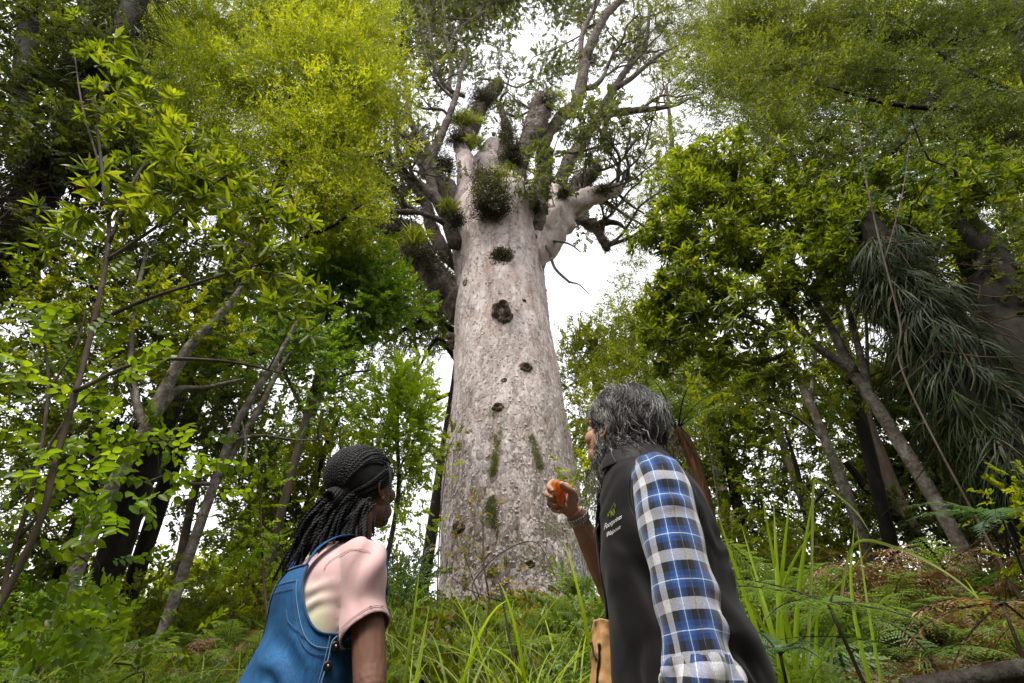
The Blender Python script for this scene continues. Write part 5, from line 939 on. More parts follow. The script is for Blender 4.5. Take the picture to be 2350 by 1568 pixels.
shrub('yellow leaved sapling behind the beard of the grey haired person', [[(1420, 1560, 2.6, 5), (1400, 1300, 2.6, 4), (1370, 1120, 2.6, 2)]], [(1350, 1080, 24, 22, 2.6), (1385, 1105, 30, 16, 2.6), (1340, 1050, 12, 14, 2.6)], 'yellow', 'small', .085, 1., 321, name='sapling', cat='sapling', per=6, twr=.002)
shrub('small bright sapling sprig left of the giant trunk near mid height', [[(1000, 1500, 7, 4), (1010, 1200, 7, 3), (1030, 1010, 7, 1.5)]], [(1040, 1003, 16, 14, 7, 1.2), (1022, 1030, 10, 8, 7)], 'mid', 'small', .14, 1., 322, name='sapling', cat='sapling', per=6, twr=.003)
shrub('sapling with yellow pinnate leaves above and right of the grey haired head', [[(1700, 1500, 7, 6), (1640, 1100, 7, 4), (1600, 850, 7, 2)]], [(1600, 845, 34, 16, 7), (1620, 880, 24, 14, 7), (1590, 940, 30, 12, 7, .6)], 'yellow', 'small', .16, 1., 323, name='sapling', cat='sapling', per=6, twr=.004)
shrub('sapling with orange stem and yellow green leaves left of the braids', [[(620, 1500, 5, 7), (605, 1330, 5, 6), (598, 1180, 5, 4), (592, 1060, 5, 2)]], [(590, 1110, 44, 24, 5), (580, 1160, 60, 30, 5), (610, 1220, 60, 30, 5, 1), (560, 1240, 44, 24, 5), (640, 1280, 50, 30, 5), (580, 1300, 44, 24, 5), (598, 1070, 20, 20, 5)], 'sedge', 'small', .14, 1., 324, name='sapling', cat='sapling', per=7)
# tree fern behind the grey haired person
def tree_fern(label, trk, seed, L, nf, dead=8, mat='fern'):
    r = np.random.default_rng(seed); pts, rad = ppath(trk); p0 = pts[0]; g = gz(p0[0], p0[1]); pts.insert(0, np.array([p0[0], p0[1], g - .1])); rad.insert(0, rad[0] * 1.1)
    T = thing('tree_fern', label, 'tree fern', (p0[0], p0[1], g)); V, F = tube(pts, rad, 12, 30, wob=.12, seed=seed); mesh_obj('trunk', V, F, M['fibre' if seed == 401 else 'brownbark'], T); top = pts[-1]
    for i in range(nf):
        mb = MB(); frond_mesh(mb, top, i * 6.283 / nf + r.normal(0, .15), L * r.uniform(.85, 1.1), r.uniform(.7, 1.2), r.uniform(-.7, -.3), r, wid=.2, start=.12, npair=30, npin=9, stemr=.01); mb.build('frond', M[mat], T)
    for i in range(dead):
        mb = MB(); frond_mesh(mb, top - [0, 0, .1 * r.uniform(0, 2)], r.uniform(0, 6.28), L * r.uniform(.35, .6), r.uniform(-.3, .1), -1.54, r, wid=.13, start=.2, npair=16, npin=5, ppow=.35, stemr=.008); mb.build('dead_frond', M['deadfern'], T)
tree_fern('tree fern with brown shaggy trunk just right of the grey haired head', [(1650, 1300, 5.4, 30), (1610, 1120, 5.4, 30), (1575, 1020, 5.4, 28), (1555, 985, 5.4, 24)], 401, .9, 9, 22)
tree_fern('tree fern crown against the sky in the upper right foliage', [(2000, 1000, 7.5, 30), (1880, 600, 7.5, 28), (1800, 330, 7.5, 24), (1770, 260, 7.5, 20)], 402, 2.0, 12, 6)
# ---- ground cover and the far wood: masses nobody could count
r9 = np.random.default_rng(9)
def scatter_ground(name, label, kind, mat, num, sc, yr=(1.95, 19), xs=1.15, tilt=.5, up=1., lift=.0, tshift=0):
    mb = MB(); y = yr[0] + (yr[1] - yr[0]) * r9.uniform(0, 1, num) ** 1.6; x = r9.uniform(-1, 1, num) * (y * xs + 1.6); pos = np.array([[a, b, gz(a, b) + lift] for a, b in zip(x, y)])
    d = r9.normal(0, tilt, (num, 3)) + [0, 0, up]; place(mb, kind, pos, d, r9.uniform(sc[0], sc[1], num) * (.8 + y * .012), r9, tshift=tshift)
    o = mb.build(name, M[mat], origin=(0, 6, 1)); tag(o, label, 'ground cover', kind='stuff')
scatter_ground('ground_cover', 'mixed low green leaves covering the forest floor', 'small', 'mid', 9000, (.2, .4), lift=.02, up=.9)
scatter_ground('leaf_litter', 'brown dead leaves and twigs lying over the forest floor', 'small', 'litter', 9000, (.15, .35), up=.25, tilt=.8, lift=.03)
scatter_ground('grass', 'fine grass tufts growing all over the bank', 'tuft', 'palegrass', 5000, (.25, .5), up=1.2, tilt=.3)
mb = MB()
for px, py, rx, ry, Y in [(-100, 1330, 200, 130, 30), (100, 1400, 160, 60, 34), (260, 1400, 120, 40, 36), (450, 1400, 130, 50, 34), (600, 1340, 120, 90, 32), (740, 1360, 110, 80, 30), (850, 1400, 90, 50, 32), (940, 1430, 80, 30, 34), (1420, 1350, 90, 110, 32), (1560, 1300, 120, 130, 32),
                          (1700, 1330, 120, 100, 32), (1880, 1330, 130, 90, 34), (2050, 1290, 140, 120, 32), (2250, 1230, 160, 150, 30), (2450, 1150, 160, 200, 28), (1560, 1150, 80, 60, 34), (30, 1150, 130, 110, 32), (160, 1000, 130, 100, 32), (2150, 1000, 150, 120, 32), (1500, 1000, 70, 80, 36),
                          (1650, 980, 120, 80, 34), (1400, 1180, 60, 80, 36), (1960, 1040, 120, 60, 36), (100, 780, 160, 120, 30), (2300, 800, 160, 140, 30)]:
    blobs(mb, None, [(px, py, rx, ry, Y)], 'far', 1.15, r9, per=9, dens=1.3, dz=.6)
o = mb.build('distant_forest', M['mid'], origin=tuple(P(1175, 1400, 32))); tag(o, 'far wood filling the background below the crowns as one leafy mass', 'forest', kind='stuff')
# unseen leafy mass behind the viewer, added to block light on the people
mb = MB()
for k in range(32):
    a = R(-172 + 344 * (k / 31.)) ; a = math.pi + (a) * .62; d = 7.5 + 4 * r9.uniform(0, 1); c = np.array([math.sin(a) * d * 1.15, math.cos(a) * d, 0]); zt = r9.uniform(1, 9) if k % 2 else r9.uniform(0, 4)
    n_ = 60; q = nrm(r9.normal(0, 1, (n_, 3))) * r9.uniform(.2, 1, (n_, 1)) ** .5 * [1.9, 1.9, 2.2] + c + [0, 0, zt + 1]; pos = (q[:, None] + r9.normal(0, .5, (n_, 12, 3))).reshape(-1, 3); pos = pos[pos[:, 2] > .1]
    place(mb, 'far', pos, r9.normal(0, 1, pos.shape) + [0, 0, .3], .9 * r9.uniform(.7, 1.2, len(pos)), r9)
o = mb.build('light_blocking_forest', M['mid'], origin=(0, -8, 0)); tag(o, 'unseen leafy forest mass added behind the viewer to block light from there', 'forest', kind='stuff')
# timber rail at the lower right
p0, p1 = P(2080, 1583, 1.86), P(2480, 1524, 1.66); ax = nrm(p1 - p0); p1 = p1 + ax * .5; Ln = np.linalg.norm(p1 - p0)
T = thing('timber_rail', 'weathered dark timber rail at the bottom right corner', 'rail', (p0[0], p0[1], 0.0))
V, F = tube([p0, (p0 + p1) / 2 + [0, 0, .004], p1], [(.045, .03)] * 3, 14, 40, ref=(0, 0, 1), wob=.02, seed=3); mesh_obj('top_rail', V, F, M['railwood'], T)
for q in (p0 + ax * .12, p1 - ax * .1):
    V, F = tube([[q[0], q[1] + .02, -.05], [q[0], q[1] + .02, q[2] - .02]], [(.045, .045)] * 2, 10, 14, wob=.03, seed=5); mesh_obj('post', V, F, M['railwood'], T)
# ============================================================ PEOPLE
def solid(name, pieces, voxel, smooth_n=4, fac=.5, mats=None, parent=None, disp=None, link=True):
    """overlapping closed pieces -> one continuous surface"""
    mb = MB()
    for V, F in pieces: mb.add(V, F)
    V, F, _, _ = mb.get(); o = mesh_obj('tmp', V, F)
    md = o.modifiers.new('r', 'REMESH'); md.mode = 'VOXEL'; md.voxel_size = voxel; md.use_smooth_shade = True
    if smooth_n: ms = o.modifiers.new('s', 'SMOOTH'); ms.factor = fac; ms.iterations = smooth_n
    dg = bpy.context.evaluated_depsgraph_get(); ev = o.evaluated_get(dg); me = ev.to_mesh()
    n = len(me.vertices); co = np.empty(n * 3, np.float32); me.vertices.foreach_get('co', co); co = co.reshape(-1, 3).astype(float)
    no = np.empty(n * 3, np.float32); me.vertices.foreach_get('normal', no); no = no.reshape(-1, 3).astype(float)
    Fq = np.array([list(p.vertices) if p.loop_total == 4 else list(p.vertices) + [p.vertices[-1]] for p in me.polygons], np.int32)
    ev.to_mesh_clear(); md_ = o.data; bpy.data.objects.remove(o); bpy.data.meshes.remove(md_)
    if disp is not None: co = co + no * disp(co, no)[:, None]
    return co, Fq
def pn(p, f, off=0.):
    return np.array([mnoise.noise(Vector((a * f + off, b * f + off * .7, c * f - off))) for a, b, c in p])
def folds(co, d, freq, amp, warp=.25, off=0., nf=5):
    """soft cloth folds running across direction d"""
    s = co @ nrm(d); n1 = pn(co, nf, off); n2 = pn(co, nf * .8, off + 9)
    w = np.sin(2 * np.pi * freq * (s + warp * n1 / freq * 1.6)); return amp * (np.sign(w) * np.abs(w) ** .8) * np.clip(n2 * 2.2 + .45, 0, 1)
def frame(f):
    f = nrm(np.array(f, float)); l = nrm(np.cross([0, 0, 1], f)); u = np.cross(f, l); return f, l, u
def ringsolid(rings, f, n=40, m=None):
    """rings: (cx, cy, z, half_depth, half_width)"""
    q = catmull(rings, m or (len(rings) - 1) * 6 + 1); f = np.array([f[0], f[1], 0.]); f /= np.linalg.norm(f); l = np.cross([0, 0, 1], f)
    th = np.linspace(0, 2 * np.pi, n, endpoint=False); c, s = np.cos(th), np.sin(th); e = .86
    V = q[:, None, :3] + f * (q[:, 3:4] * (np.sign(c) * np.abs(c) ** e))[..., None] + l * (q[:, 4:5] * (np.sign(s) * np.abs(s) ** e))[..., None]
    k = len(q); V = V.reshape(-1, 3); i = np.arange(k - 1)[:, None] * n; j = np.arange(n)[None]; j2 = (j + 1) % n
    F = np.stack([i + j, i + j2, i + n + j2, i + n + j], -1).reshape(-1, 4); V = np.vstack([V, q[0, :3], q[-1, :3]]); h = np.arange(0, n, 2); a = len(V) - 2; e_ = (k - 1) * n
    return V, np.vstack([F, np.stack([(h + 2) % n, (h + 1) % n, h, np.full(len(h), a)], 1), np.stack([e_ + h, e_ + (h + 1) % n, e_ + (h + 2) % n, np.full(len(h), a + 1)], 1)])
def head_pieces(c, hf, hl, hu, s=1.0, fem=False):
    Mh = np.stack([hf, hl, hu], 1); L = lambda x, y, z: c + Mh @ (np.array([x, y, z]) * s); E = lambda p, r: ellip(L(*p), np.array(r) * s, 24, 16, Mh)
    j = .9 if fem else 1.0
    P_ = [E((-.012, 0, .028), (.100, .078, .092)), E((.032, 0, -.035), (.058, .062 * j, .082)), E((.062, 0, -.098), (.026, .028, .022)), E((.03, .036, -.075), (.045, .022 * j, .030)), E((.03, -.036, -.075), (.045, .022 * j, .030)),
          E((.074, 0, .020), (.018, .050, .014 if not fem else .010)), E((.060, .036, -.028), (.030, .026, .026)), E((.060, -.036, -.028), (.030, .026, .026)), E((.078, 0, -.064), (.020, .028, .016)),
          E((.094, 0, -.058), (.008, .022, .006)), E((.092, 0, -.071), (.009, .019, .007)), E((.060, 0, .045), (.034, .056, .040)),
          tube([L(.082, 0, .012), L(.097, 0, -.012), L(.112, 0, -.034)], [(.009 * s, .008 * s), (.009 * s, .010 * s), (.012 * s, .012 * s)], 10, 9), E((.100, .010, -.040), (.010, .009, .008)), E((.100, -.010, -.040), (.010, .009, .008))]
    for sg in (1, -1):
        ec = (-.008, sg * .078, -.018); P_.append(E(ec, (.010, .006, .022)))
        th = np.linspace(-2.4, 2.0, 12); P_.append(tube([L(ec[0] - .004 - .015 * math.cos(a) * (1 if a < 3 else .6), sg * (.085 + .004 * math.cos(a)), ec[2] + .027 * math.sin(a) + .004) for a in th], [.0035 * s] * 12, 8, 30))
        P_.append(E((-.004, sg * .081, -.044), (.007, .005, .008)))
    return P_, L, Mh
def eyes(L, Mh, s, parent, fem=False):
    for sg in (1, -1):
        V, F = ellip(L(.0795, sg * .031, .0), np.array([.0125] * 3) * s, 16, 10, Mh); o = mesh_obj('eye', V, F, M['eyewhite'], parent)
        V, F = ellip(L(.0905, sg * .031, .001), np.array([.0025, .006, .006]) * s, 14, 8, Mh); mesh_obj('iris', V, F, M['iris'], o)
        V, F = tube([L(.086, sg * .014, .016), L(.094, sg * .030, .022), L(.084, sg * .048, .017)], [.002 * s, .0034 * s, .0015 * s], 6, 12); mesh_obj('eyebrow', V, F, M['hairdark'], parent)
def skin(name, c0, c1, lip):
    m, t = newmat(name); v = mapping(t, (1, 1, 1)); n1 = noise(t, v, 18, 5, .6); n2 = noise(t, v, 500, 3, .6); n3 = noise(t, v, 90, 4, .6)
    c = mixc(t, ramp(t, [(.35, g3(0)), (.65, g3(1))], n1), c0, c1); c = mixc(t, .25, c, ramp(t, [(.3, lip), (.7, c1)], n3))
    p = finish(t, c, .6, bump=math_(t, 'ADD', n2, math_(t, 'MULTIPLY', n3, 1.2)), bstr=.22, bdist=.002, spec=.25); p.inputs['Subsurface Weight'].default_value = .12; p.inputs['Subsurface Radius'].default_value = (.008, .004, .002); p.inputs['Subsurface Scale'].default_value = .6
    return m
def simple(name, col, rough=.5, spec=.4, metal=0, bump=None, **k):
    m, t = newmat(name); b = None
    if bump: v = mapping(t, (1, 1, 1)); b = noise(t, v, bump[0], 4, .6)
    c = col
    if bump: c = mixc(t, 1., col, ramp(t, [(.25, g3(.75)), (.75, g3(1.25))], b), 'MULTIPLY')
    finish(t, c, rough, bump=b, bstr=bump[1] if bump else 0, bdist=bump[2] if bump and len(bump) > 2 else .003, spec=spec, metal=metal, **k); return m
M['skin_man'] = skin('skin_tan', (.40, .22, .145), (.52, .31, .215), (.42, .17, .11))
M['skin_girl'] = skin('skin_dark', (.105, .050, .031), (.165, .084, .054), (.12, .05, .036))
M['eyewhite'] = simple('eye_white', (.6, .56, .52), .2); M['iris'] = simple('iris', (.02, .012, .008), .15)
M['hairdark'] = simple('hair_dark', (.012, .010, .009), .55)
def cloth(name, c, weave=900, rough=.85, var=.25, sheen=.3, bs=.3, twill=False):
    m, t = newmat(name); v = mapping(t, (1, 1, 1)); n = noise(t, v, 14, 4, .6); w = noise(t, v, weave, 2, .5)
    col = mixc(t, 1., c, ramp(t, [(.3, g3(1 - var)), (.7, g3(1 + var))], n), 'MULTIPLY'); col = mixc(t, 1., col, ramp(t, [(.3, g3(.86)), (.7, g3(1.14))], w), 'MULTIPLY')
    finish(t, col, rough, bump=w, bstr=bs, bdist=.001, spec=.2, sheen=sheen); return m
def plaid():
    """blue, black and white tartan woven from two sets of stripes; uv in metres"""
    m, t = newmat('plaid_flannel'); uvn = N(t, 'ShaderNodeUVMap'); sp = N(t, 'ShaderNodeSeparateXYZ'); t.links.new(uvn.outputs[0], sp.inputs[0])
    nz = noise(t, mapping(t, (1, 1, 1)), 160, 3, .6)
    W, K, B, Lb, Ln = (.55, .55, .59), (.012, .013, .018), (.018, .055, .19), (.03, .10, .30), (.62, .70, .85)
    def stripes(x, per, off):
        f = math_(t, 'FRACT', math_(t, 'ADD', math_(t, 'DIVIDE', math_(t, 'ADD', x, math_(t, 'MULTIPLY', nz, .0012)), per), off))
        return ramp(t, [(0, W), (.25, K), (.45, B), (.56, Lb), (.622, Ln), (.645, Lb), (.71, B), (.82, K), (.999, K)], f, 'CONSTANT')
    cu = stripes(sp.outputs[0], .077, .02); cv = stripes(sp.outputs[1], .082, .18)
    # twill: which thread is on top changes in fine diagonal lines
    dg_ = math_(t, 'FRACT', math_(t, 'MULTIPLY', math_(t, 'ADD', sp.outputs[0], sp.outputs[1]), 520))
    tw = ramp(t, [(0, g3(.32)), (.5, g3(.68))], dg_, 'CONSTANT'); c = mixc(t, tw, cu, cv)
    n = noise(t, mapping(t, (1, 1, 1)), 420, 2, .5); c = mixc(t, 1., c, ramp(t, [(.3, g3(.78)), (.7, g3(1.2))], n), 'MULTIPLY')
    finish(t, c, .9, bump=n, bstr=.4, bdist=.001, spec=.15, sheen=.35); return m
M['plaid'] = plaid()
M['vest'] = cloth('vest_softshell', (.0065, .0052, .006), 700, .62, .2, .06)
M['vest_highlight'] = cloth('vest_edge_highlight', (.014, .011, .0125), 700, .6, .12, .1)  # lighter than the vest: highlight on collar and armhole edges put into the colour
M['vestin'] = cloth('vest_lining', (.006, .006, .006), 700, .8, .1, .1)
def shirt_mat():
    m, t = newmat('girl_tshirt'); tc = N(t, 'ShaderNodeTexCoord'); sp = N(t, 'ShaderNodeSeparateXYZ'); t.links.new(tc.outputs['Object'], sp.inputs[0])
    a = N(t, 'ShaderNodeAttribute'); a.attribute_name = 'tint'; w = noise(t, mapping(t, (1, 1, 1)), 1100, 2, .5)
    body = ramp(t, [(.0, (.62, .60, .38)), (.35, (.62, .58, .40)), (.62, (.60, .49, .42)), (.9, (.57, .38, .37)), (1, (.57, .37, .37))], math_(t, 'MULTIPLY', math_(t, 'SUBTRACT', sp.outputs['Z'], 1.065), 1 / .15))
    c = mixc(t, ramp(t, [(.2, g3(0)), (.8, g3(1))], a.outputs['Fac']), body, (.57, .37, .37)); c = mixc(t, 1., c, ramp(t, [(.3, g3(.92)), (.7, g3(1.06))], w), 'MULTIPLY')
    finish(t, c, .85, bump=w, bstr=.15, bdist=.0008, spec=.2, sheen=.25); return m
M['tshirt'] = shirt_mat()
def denim_mat():
    m, t = newmat('denim'); v = mapping(t, (1, 1, 1)); w = noise(t, v, 900, 2, .6); n = noise(t, v, 9, 5, .6); x = noise(t, mapping(t, (1, 1, .15)), 320, 2, .6)
    c = ramp(t, [(.3, (.012, .05, .125)), (.5, (.020, .085, .205)), (.7, (.034, .13, .29))], n); c = mixc(t, 1., c, ramp(t, [(.3, g3(.75)), (.7, g3(1.3))], x), 'MULTIPLY')
    c = mixc(t, 1., c, ramp(t, [(.3, g3(.85)), (.7, g3(1.15))], w), 'MULTIPLY'); finish(t, c, .7, bump=w, bstr=.3, bdist=.001, spec=.15, sheen=0); return m
M['denim'] = denim_mat(); M['stitch'] = simple('stitch_thread', (.13, .22, .34), .8); M['denimseam'] = cloth('denim_seam', (.02, .07, .16), 900)
M['metal'] = simple('brushed_metal', (.62, .60, .57), .28, metal=1, bump=(300, .15, .0006)); M['button'] = simple('dark_button', (.05, .045, .04), .35, metal=.8)
m, t = newmat('hair_grey'); a = t.nodes.new('ShaderNodeAttribute'); a.attribute_name = 'tint'
finish(t, ramp(t, [(0, (.008, .008, .008)), (.45, (.03, .03, .03)), (.7, (.14, .135, .13)), (1, (.50, .48, .45))], a.outputs['Fac']), .38, spec=.5); M['hairgrey'] = m
m, t = newmat('braids'); n1 = noise(t, mapping(t, (1, 1, 1)), 700, 3, .7); n2 = noise(t, mapping(t, (1, 1, 1)), 60, 3, .6)
finish(t, ramp(t, [(.3, (.003, .003, .004)), (.7, (.011, .011, .012))], n2), .5, bump=n1, bstr=.8, bdist=.002, spec=.3); M['braid'] = m
def bvh_of(V, F): return BVHTree.FromPolygons([tuple(v) for v in V], [tuple(dict.fromkeys(f)) for f in F])
def px_hit(bvh, px, py, off=.0):
    h = bvh.ray_cast(Vector((0, 0, CAM_H)), Vector(ray(px, py)).normalized())
    return None if h[0] is None else np.array(h[0]) + np.array(h[1]) * off * (1 if np.dot(np.array(h[1]), ray(px, py)) < 0 else -1)
def rope(mb, pts, r0, r1, pitch=.030, strands=2, rnd=None, step=.0035, taper_end=.02):
    C = catmull(pts, max(8, len(pts) * 10)); Ls = np.concatenate([[0], np.cumsum(np.linalg.norm(np.diff(C, axis=0), axis=1))]); n = max(10, int(Ls[-1] / step)); s = np.linspace(0, Ls[-1], n)
    C = np.stack([np.interp(s, Ls, C[:, k]) for k in range(3)], 1); T = nrm(np.gradient(C, axis=0)); X = np.zeros_like(C); x = nrm(np.cross(T[0], [.3, .2, 1]))
    for i in range(n): x = nrm(x - T[i] * (x @ T[i])); X[i] = x
    Y = np.cross(T, X); rr = (r0 + (r1 - r0) * s / Ls[-1]) * np.clip((Ls[-1] - s) / taper_end, .25, 1); ph0 = (rnd.uniform(0, 6.28) if rnd is not None else 0)
    for k in range(strands):
        a = 2 * np.pi * s / pitch + 2 * np.pi * k / strands + ph0; Q = C + (X * np.cos(a)[:, None] + Y * np.sin(a)[:, None]) * (rr * .52)[:, None]
        V, F = tube(Q, rr * .66, 6, n, caps=False, ref=X); mb.add(V, F)
def hair_strands(roots, dirs0, steps, seg, flow, push, rnd, w0=.0011, tint=None, curl=.0, curlf=20.):
    """many strands at once; returns MB with thin three sided tubes"""
    n = len(roots); Pp = np.zeros((steps, n, 3)); p = roots.copy(); d = dirs0.copy(); Pp[0] = p
    for k in range(1, steps):
        d = nrm(d * .62 + flow(p, k / steps) * .38 + rnd.normal(0, .05, (n, 3))); p = p + d * seg[:, None]; p = push(p); Pp[k] = p
    T = nrm(np.gradient(Pp, axis=0)); X = nrm(np.cross(T, np.array([.3, .5, .8]))); Y = np.cross(T, X)
    if curl:
        ph = rnd.uniform(0, 6.28, n); fr = curlf * rnd.uniform(.7, 1.3, n); am = curl * rnd.uniform(.4, 1.3, n); s = np.arange(steps)[:, None] * seg[None]; gro = np.minimum(1, np.arange(steps)[:, None] / (steps * .4))
        Pp = Pp + (X * np.cos(ph + s * fr)[..., None] + Y * np.sin(ph + s * fr)[..., None]) * (am * gro)[..., None]
        T = nrm(np.gradient(Pp, axis=0)); X = nrm(np.cross(T, np.array([.3, .5, .8]))); Y = np.cross(T, X)
    w = w0 * (1 - .75 * (np.arange(steps) / steps) ** 2)[:, None, None]
    V = np.stack([Pp + X * w, Pp - X * w * .5 + Y * w * .85, Pp - X * w * .5 - Y * w * .85], 2)            # steps, n, 3, 3
    V = V.transpose(1, 0, 2, 3).reshape(-1, 3); b = (np.arange(n) * steps * 3)[:, None, None]; i = (np.arange(steps - 1) * 3)[None, :, None]; j = np.arange(3)[None, None]; j2 = (j + 1) % 3
    F = np.stack([b + i + j, b + i + j2, b + i + 3 + j2, b + i + 3 + j], -1).reshape(-1, 4); return V, F, np.repeat(tint, (steps - 1) * 3)

# ------------------------------------------------------------ the grey haired person
def build_man():
    O = (.37, 1.27, 0.); T = thing('person', 'person with wavy grey hair, black vest and blue plaid shirt, raising one hand', 'person', O)
    f = np.array([-1., 0, 0]); rm = np.random.default_rng(41)
    fh = nrm([-.64, .73, .26]); hf, hl, hu = frame(fh); hc = np.array([.312, 1.30, 1.592])
    HP, L, Mh = head_pieces(hc, hf, hl, hu, 1.0)
    tor = [(.37, 1.27, .84, .10, .155), (.37, 1.27, .92, .115, .165), (.365, 1.27, 1.02, .118, .155), (.355, 1.265, 1.15, .122, .160), (.35, 1.26, 1.28, .120, .168), (.348, 1.26, 1.37, .10, .160), (.345, 1.265, 1.425, .075, .12), (.34, 1.27, 1.46, .055, .07)]
    body = [ringsolid(tor, f)] + HP
    body.append(tube([(.345, 1.27, 1.42), (.34, 1.28, 1.48), hc + np.array([.02, -.005, -.055])], [.062, .058, .060], 16, 14))
    # legs and shoes' feet
    for y in (1.36, 1.17): body.append(tube([(.37, y, .90), (.36, y, .70), (.37, y, .50), (.385, y, .28), (.38, y, .09)], [.085, .078, .058, .052, .042], 14, 24))
    for y in (1.36, 1.17): body.append(ellip((.33, y, .05), (.115, .042, .045)))
    # near arm
    sh = [(.345, 1.19, 1.375), (.338, 1.105, 1.345), (.333, 1.06, 1.25), (.332, 1.04, 1.12), (.325, 1.035, 1.06), (.29, 1.045, .96), (.25, 1.06, .86), (.235, 1.065, .80)]
    body.append(tube(sh, [.038, .038, .038, .036, .036, .036, .028, .026], 14, 40))
    hb = np.array([.232, 1.068, .80]); body.append(ellip(hb + [-.006, 0, -.045], (.022, .038, .050)))
    for i, (dy, ln) in enumerate([(-.028, .075), (-.010, .085), (.010, .08), (.028, .062)]):
        body.append(tube([hb + [-.008, dy, -.075], hb + [-.014, dy, -.075 - ln * .5], hb + [-.030, dy, -.075 - ln * .9]], [.0095, .0085, .007], 8, 10))
    body.append(tube([hb + [-.02, -.03, -.03], hb + [-.04, -.04, -.06], hb + [-.045, -.036, -.085]], [.012, .0105, .008], 8, 10))
    # raised arm and hand
    W = P(1325, 1185, 1.32); s = depth(W) / FPX; H = lambda px, py, d: W + E1 * (px - 1325) * s - E2 * (py - 1185) * s - E3 * d
    el = np.array([.29, 1.47, 1.17]); body.append(tube([(.345, 1.36, 1.39), (.335, 1.41, 1.34), el], [.055, .052, .043], 14, 20))
    fm = el + (W - el) * .45; body.append(tube([el, fm, W], [(.042, .042), (.036, .034), (.0235, .019)], 14, 24, ref=-E3))
    body += [tube([H(1327, 1187, 0), H(1318, 1176, 0)], [(.024, .018), (.027, .018)], 12, 8, ref=-E3), ellip(H(1308, 1166, -.002), (.022, .026, .017), 18, 12, np.stack([E1, E2, E3], 1)), ellip(H(1312, 1146, .004), (.017, .023, .015), 18, 12, np.stack([E1, E2, E3], 1)),
             ellip(H(1294, 1163, -.006), (.022, .021, .016), 18, 12, np.stack([E1, E2, E3], 1)), ellip(H(1292, 1142, -.016), (.022, .026, .012), 18, 12, np.stack([E1, E2, E3], 1)), ellip(H(1299, 1128, -.016), (.018, .020, .012), 18, 12, np.stack([E1, E2, E3], 1))]
    for q, r_ in [([(1290, 1118, -.020), (1270, 1110, -.012), (1260, 1117, .004), (1268, 1122, .015)], .0082), ([(1286, 1130, -.022), (1265, 1127, -.012), (1256, 1133, .005), (1267, 1137, .017)], .0086),
                  ([(1286, 1145, -.018), (1268, 1145, -.008), (1262, 1150, .008), (1274, 1153, .018)], .0084), ([(1290, 1160, -.012), (1274, 1162, -.002), (1270, 1166, .010), (1283, 1168, .018)], .0078)]:
        body.append(tube([H(*k) for k in q], [r_ * 1.05, r_ * 1.02, r_, r_ * .82], 10, 22)); body.append(ellip(H(*q[-1]), (r_ * .84,) * 3, 10, 8)); body.append(ellip(H(*q[1]), (r_ * 1.12,) * 3, 10, 8))
    body.append(tube([H(1316, 1150, 0), H(1313, 1130, .008), H(1301, 1118, .016), H(1288, 1107, .018)], [.0135, .0115, .0100, .0078], 10, 20)); body.append(ellip(H(1287.5, 1106.5, .018), (.0078,) * 3, 10, 8)); body.append(ellip(H(1302, 1118.5, .015), (.0108,) * 3, 10, 8))
    V, F = solid('body', body, .0020, 2, mats=None); mesh_obj('body', V, F, M['skin_man'], T)
    eyes(L, Mh, 1.0, T)
    for q, dr in [((1266, 1120.5, .0225), (.3, .9)), ((1264.5, 1135, .0245), (.2, 1)), ((1271, 1151.5, .026), (.2, 1)), ((1280, 1166.5, .025), (.2, 1))]:
        V, F = ellip(H(*q) + E1 * -.001, (.0042, .0032, .0016), 12, 8, np.stack([E1, E2, E3], 1)); mesh_obj('fingernail', V, F, M['nail'], T)
    # watch on the raised wrist
    ax = nrm(W - el); c = W - ax * .006; X = nrm(np.cross(ax, -E3)); Yv = np.cross(X, ax); mw = MB(); nl = 24
    for i in range(nl):
        a = 2 * np.pi * i / nl; rad = np.array([.0285, .0235]); p = c + X * math.cos(a) * rad[0] + Yv * math.sin(a) * rad[1]; tv = nrm(-X * math.sin(a) * rad[0] + Yv * math.cos(a) * rad[1]); nv = np.cross(ax, tv)
        for k, (off, wd) in enumerate([(-.0062, .0055), (0, .0058), (.0062, .0055)]):
            V, F = boxm(p + ax * off, (.0049, wd, .0030), np.stack([tv, ax, nv], 1)); mw.add(V, F)
    band = mw.build('watch_band', M['metal'], T, smooth_=False); V, F = tube([c - Yv * .024, c - Yv * .0335], [.0155, .0145], 24, 6, ref=X); mesh_obj('watch_case', V, F, M['metal'], band)
    # shirt under the vest, near sleeve, far sleeve
    st = [(a, b, z, d + .004, w + .000) for a, b, z, d, w in tor[1:]]; V, F = ringsolid([(.37, 1.27, .90, .14, .178)] + st[1:-1] + [(.34, 1.27, 1.47, .068, .078)], f, 72, 60)
    V = V + 0; th_u = np.arctan2(V[:, 1] - 1.27, V[:, 0] - .36) * .17; sh_o = mesh_obj('shirt', V, F, M['plaid'], T, uv=np.stack([th_u, V[:, 2]], 1))
    path = np.array([(.350, 1.215, 1.400), (.343, 1.150, 1.408), (.338, 1.098, 1.370), (.334, 1.066, 1.28), (.332, 1.048, 1.19), (.331, 1.035, 1.10), (.331, 1.026, 1.035), (.331, 1.024, 1.002)])
    rad = np.array([.044, .053, .060, .062, .060, .057, .054, .052]); n, sd = 150, 96
    V, F, Ls, th = tube(path, np.stack([rad * .98, rad], 1), sd, n, ref=(1, 0, .05), caps=False, uvs=True); G = V.reshape(n, sd, 3); C = G.mean(1, keepdims=True); nn = nrm(G - C)
    flat = G.reshape(-1, 3); dsp = folds(flat, (.25, .2, 1), 13, .0048, .6, 3., 7) + folds(flat, (.7, .3, .6), 9, .0042, .6, 8., 6) + .006 * pn(flat, 9, 2.)
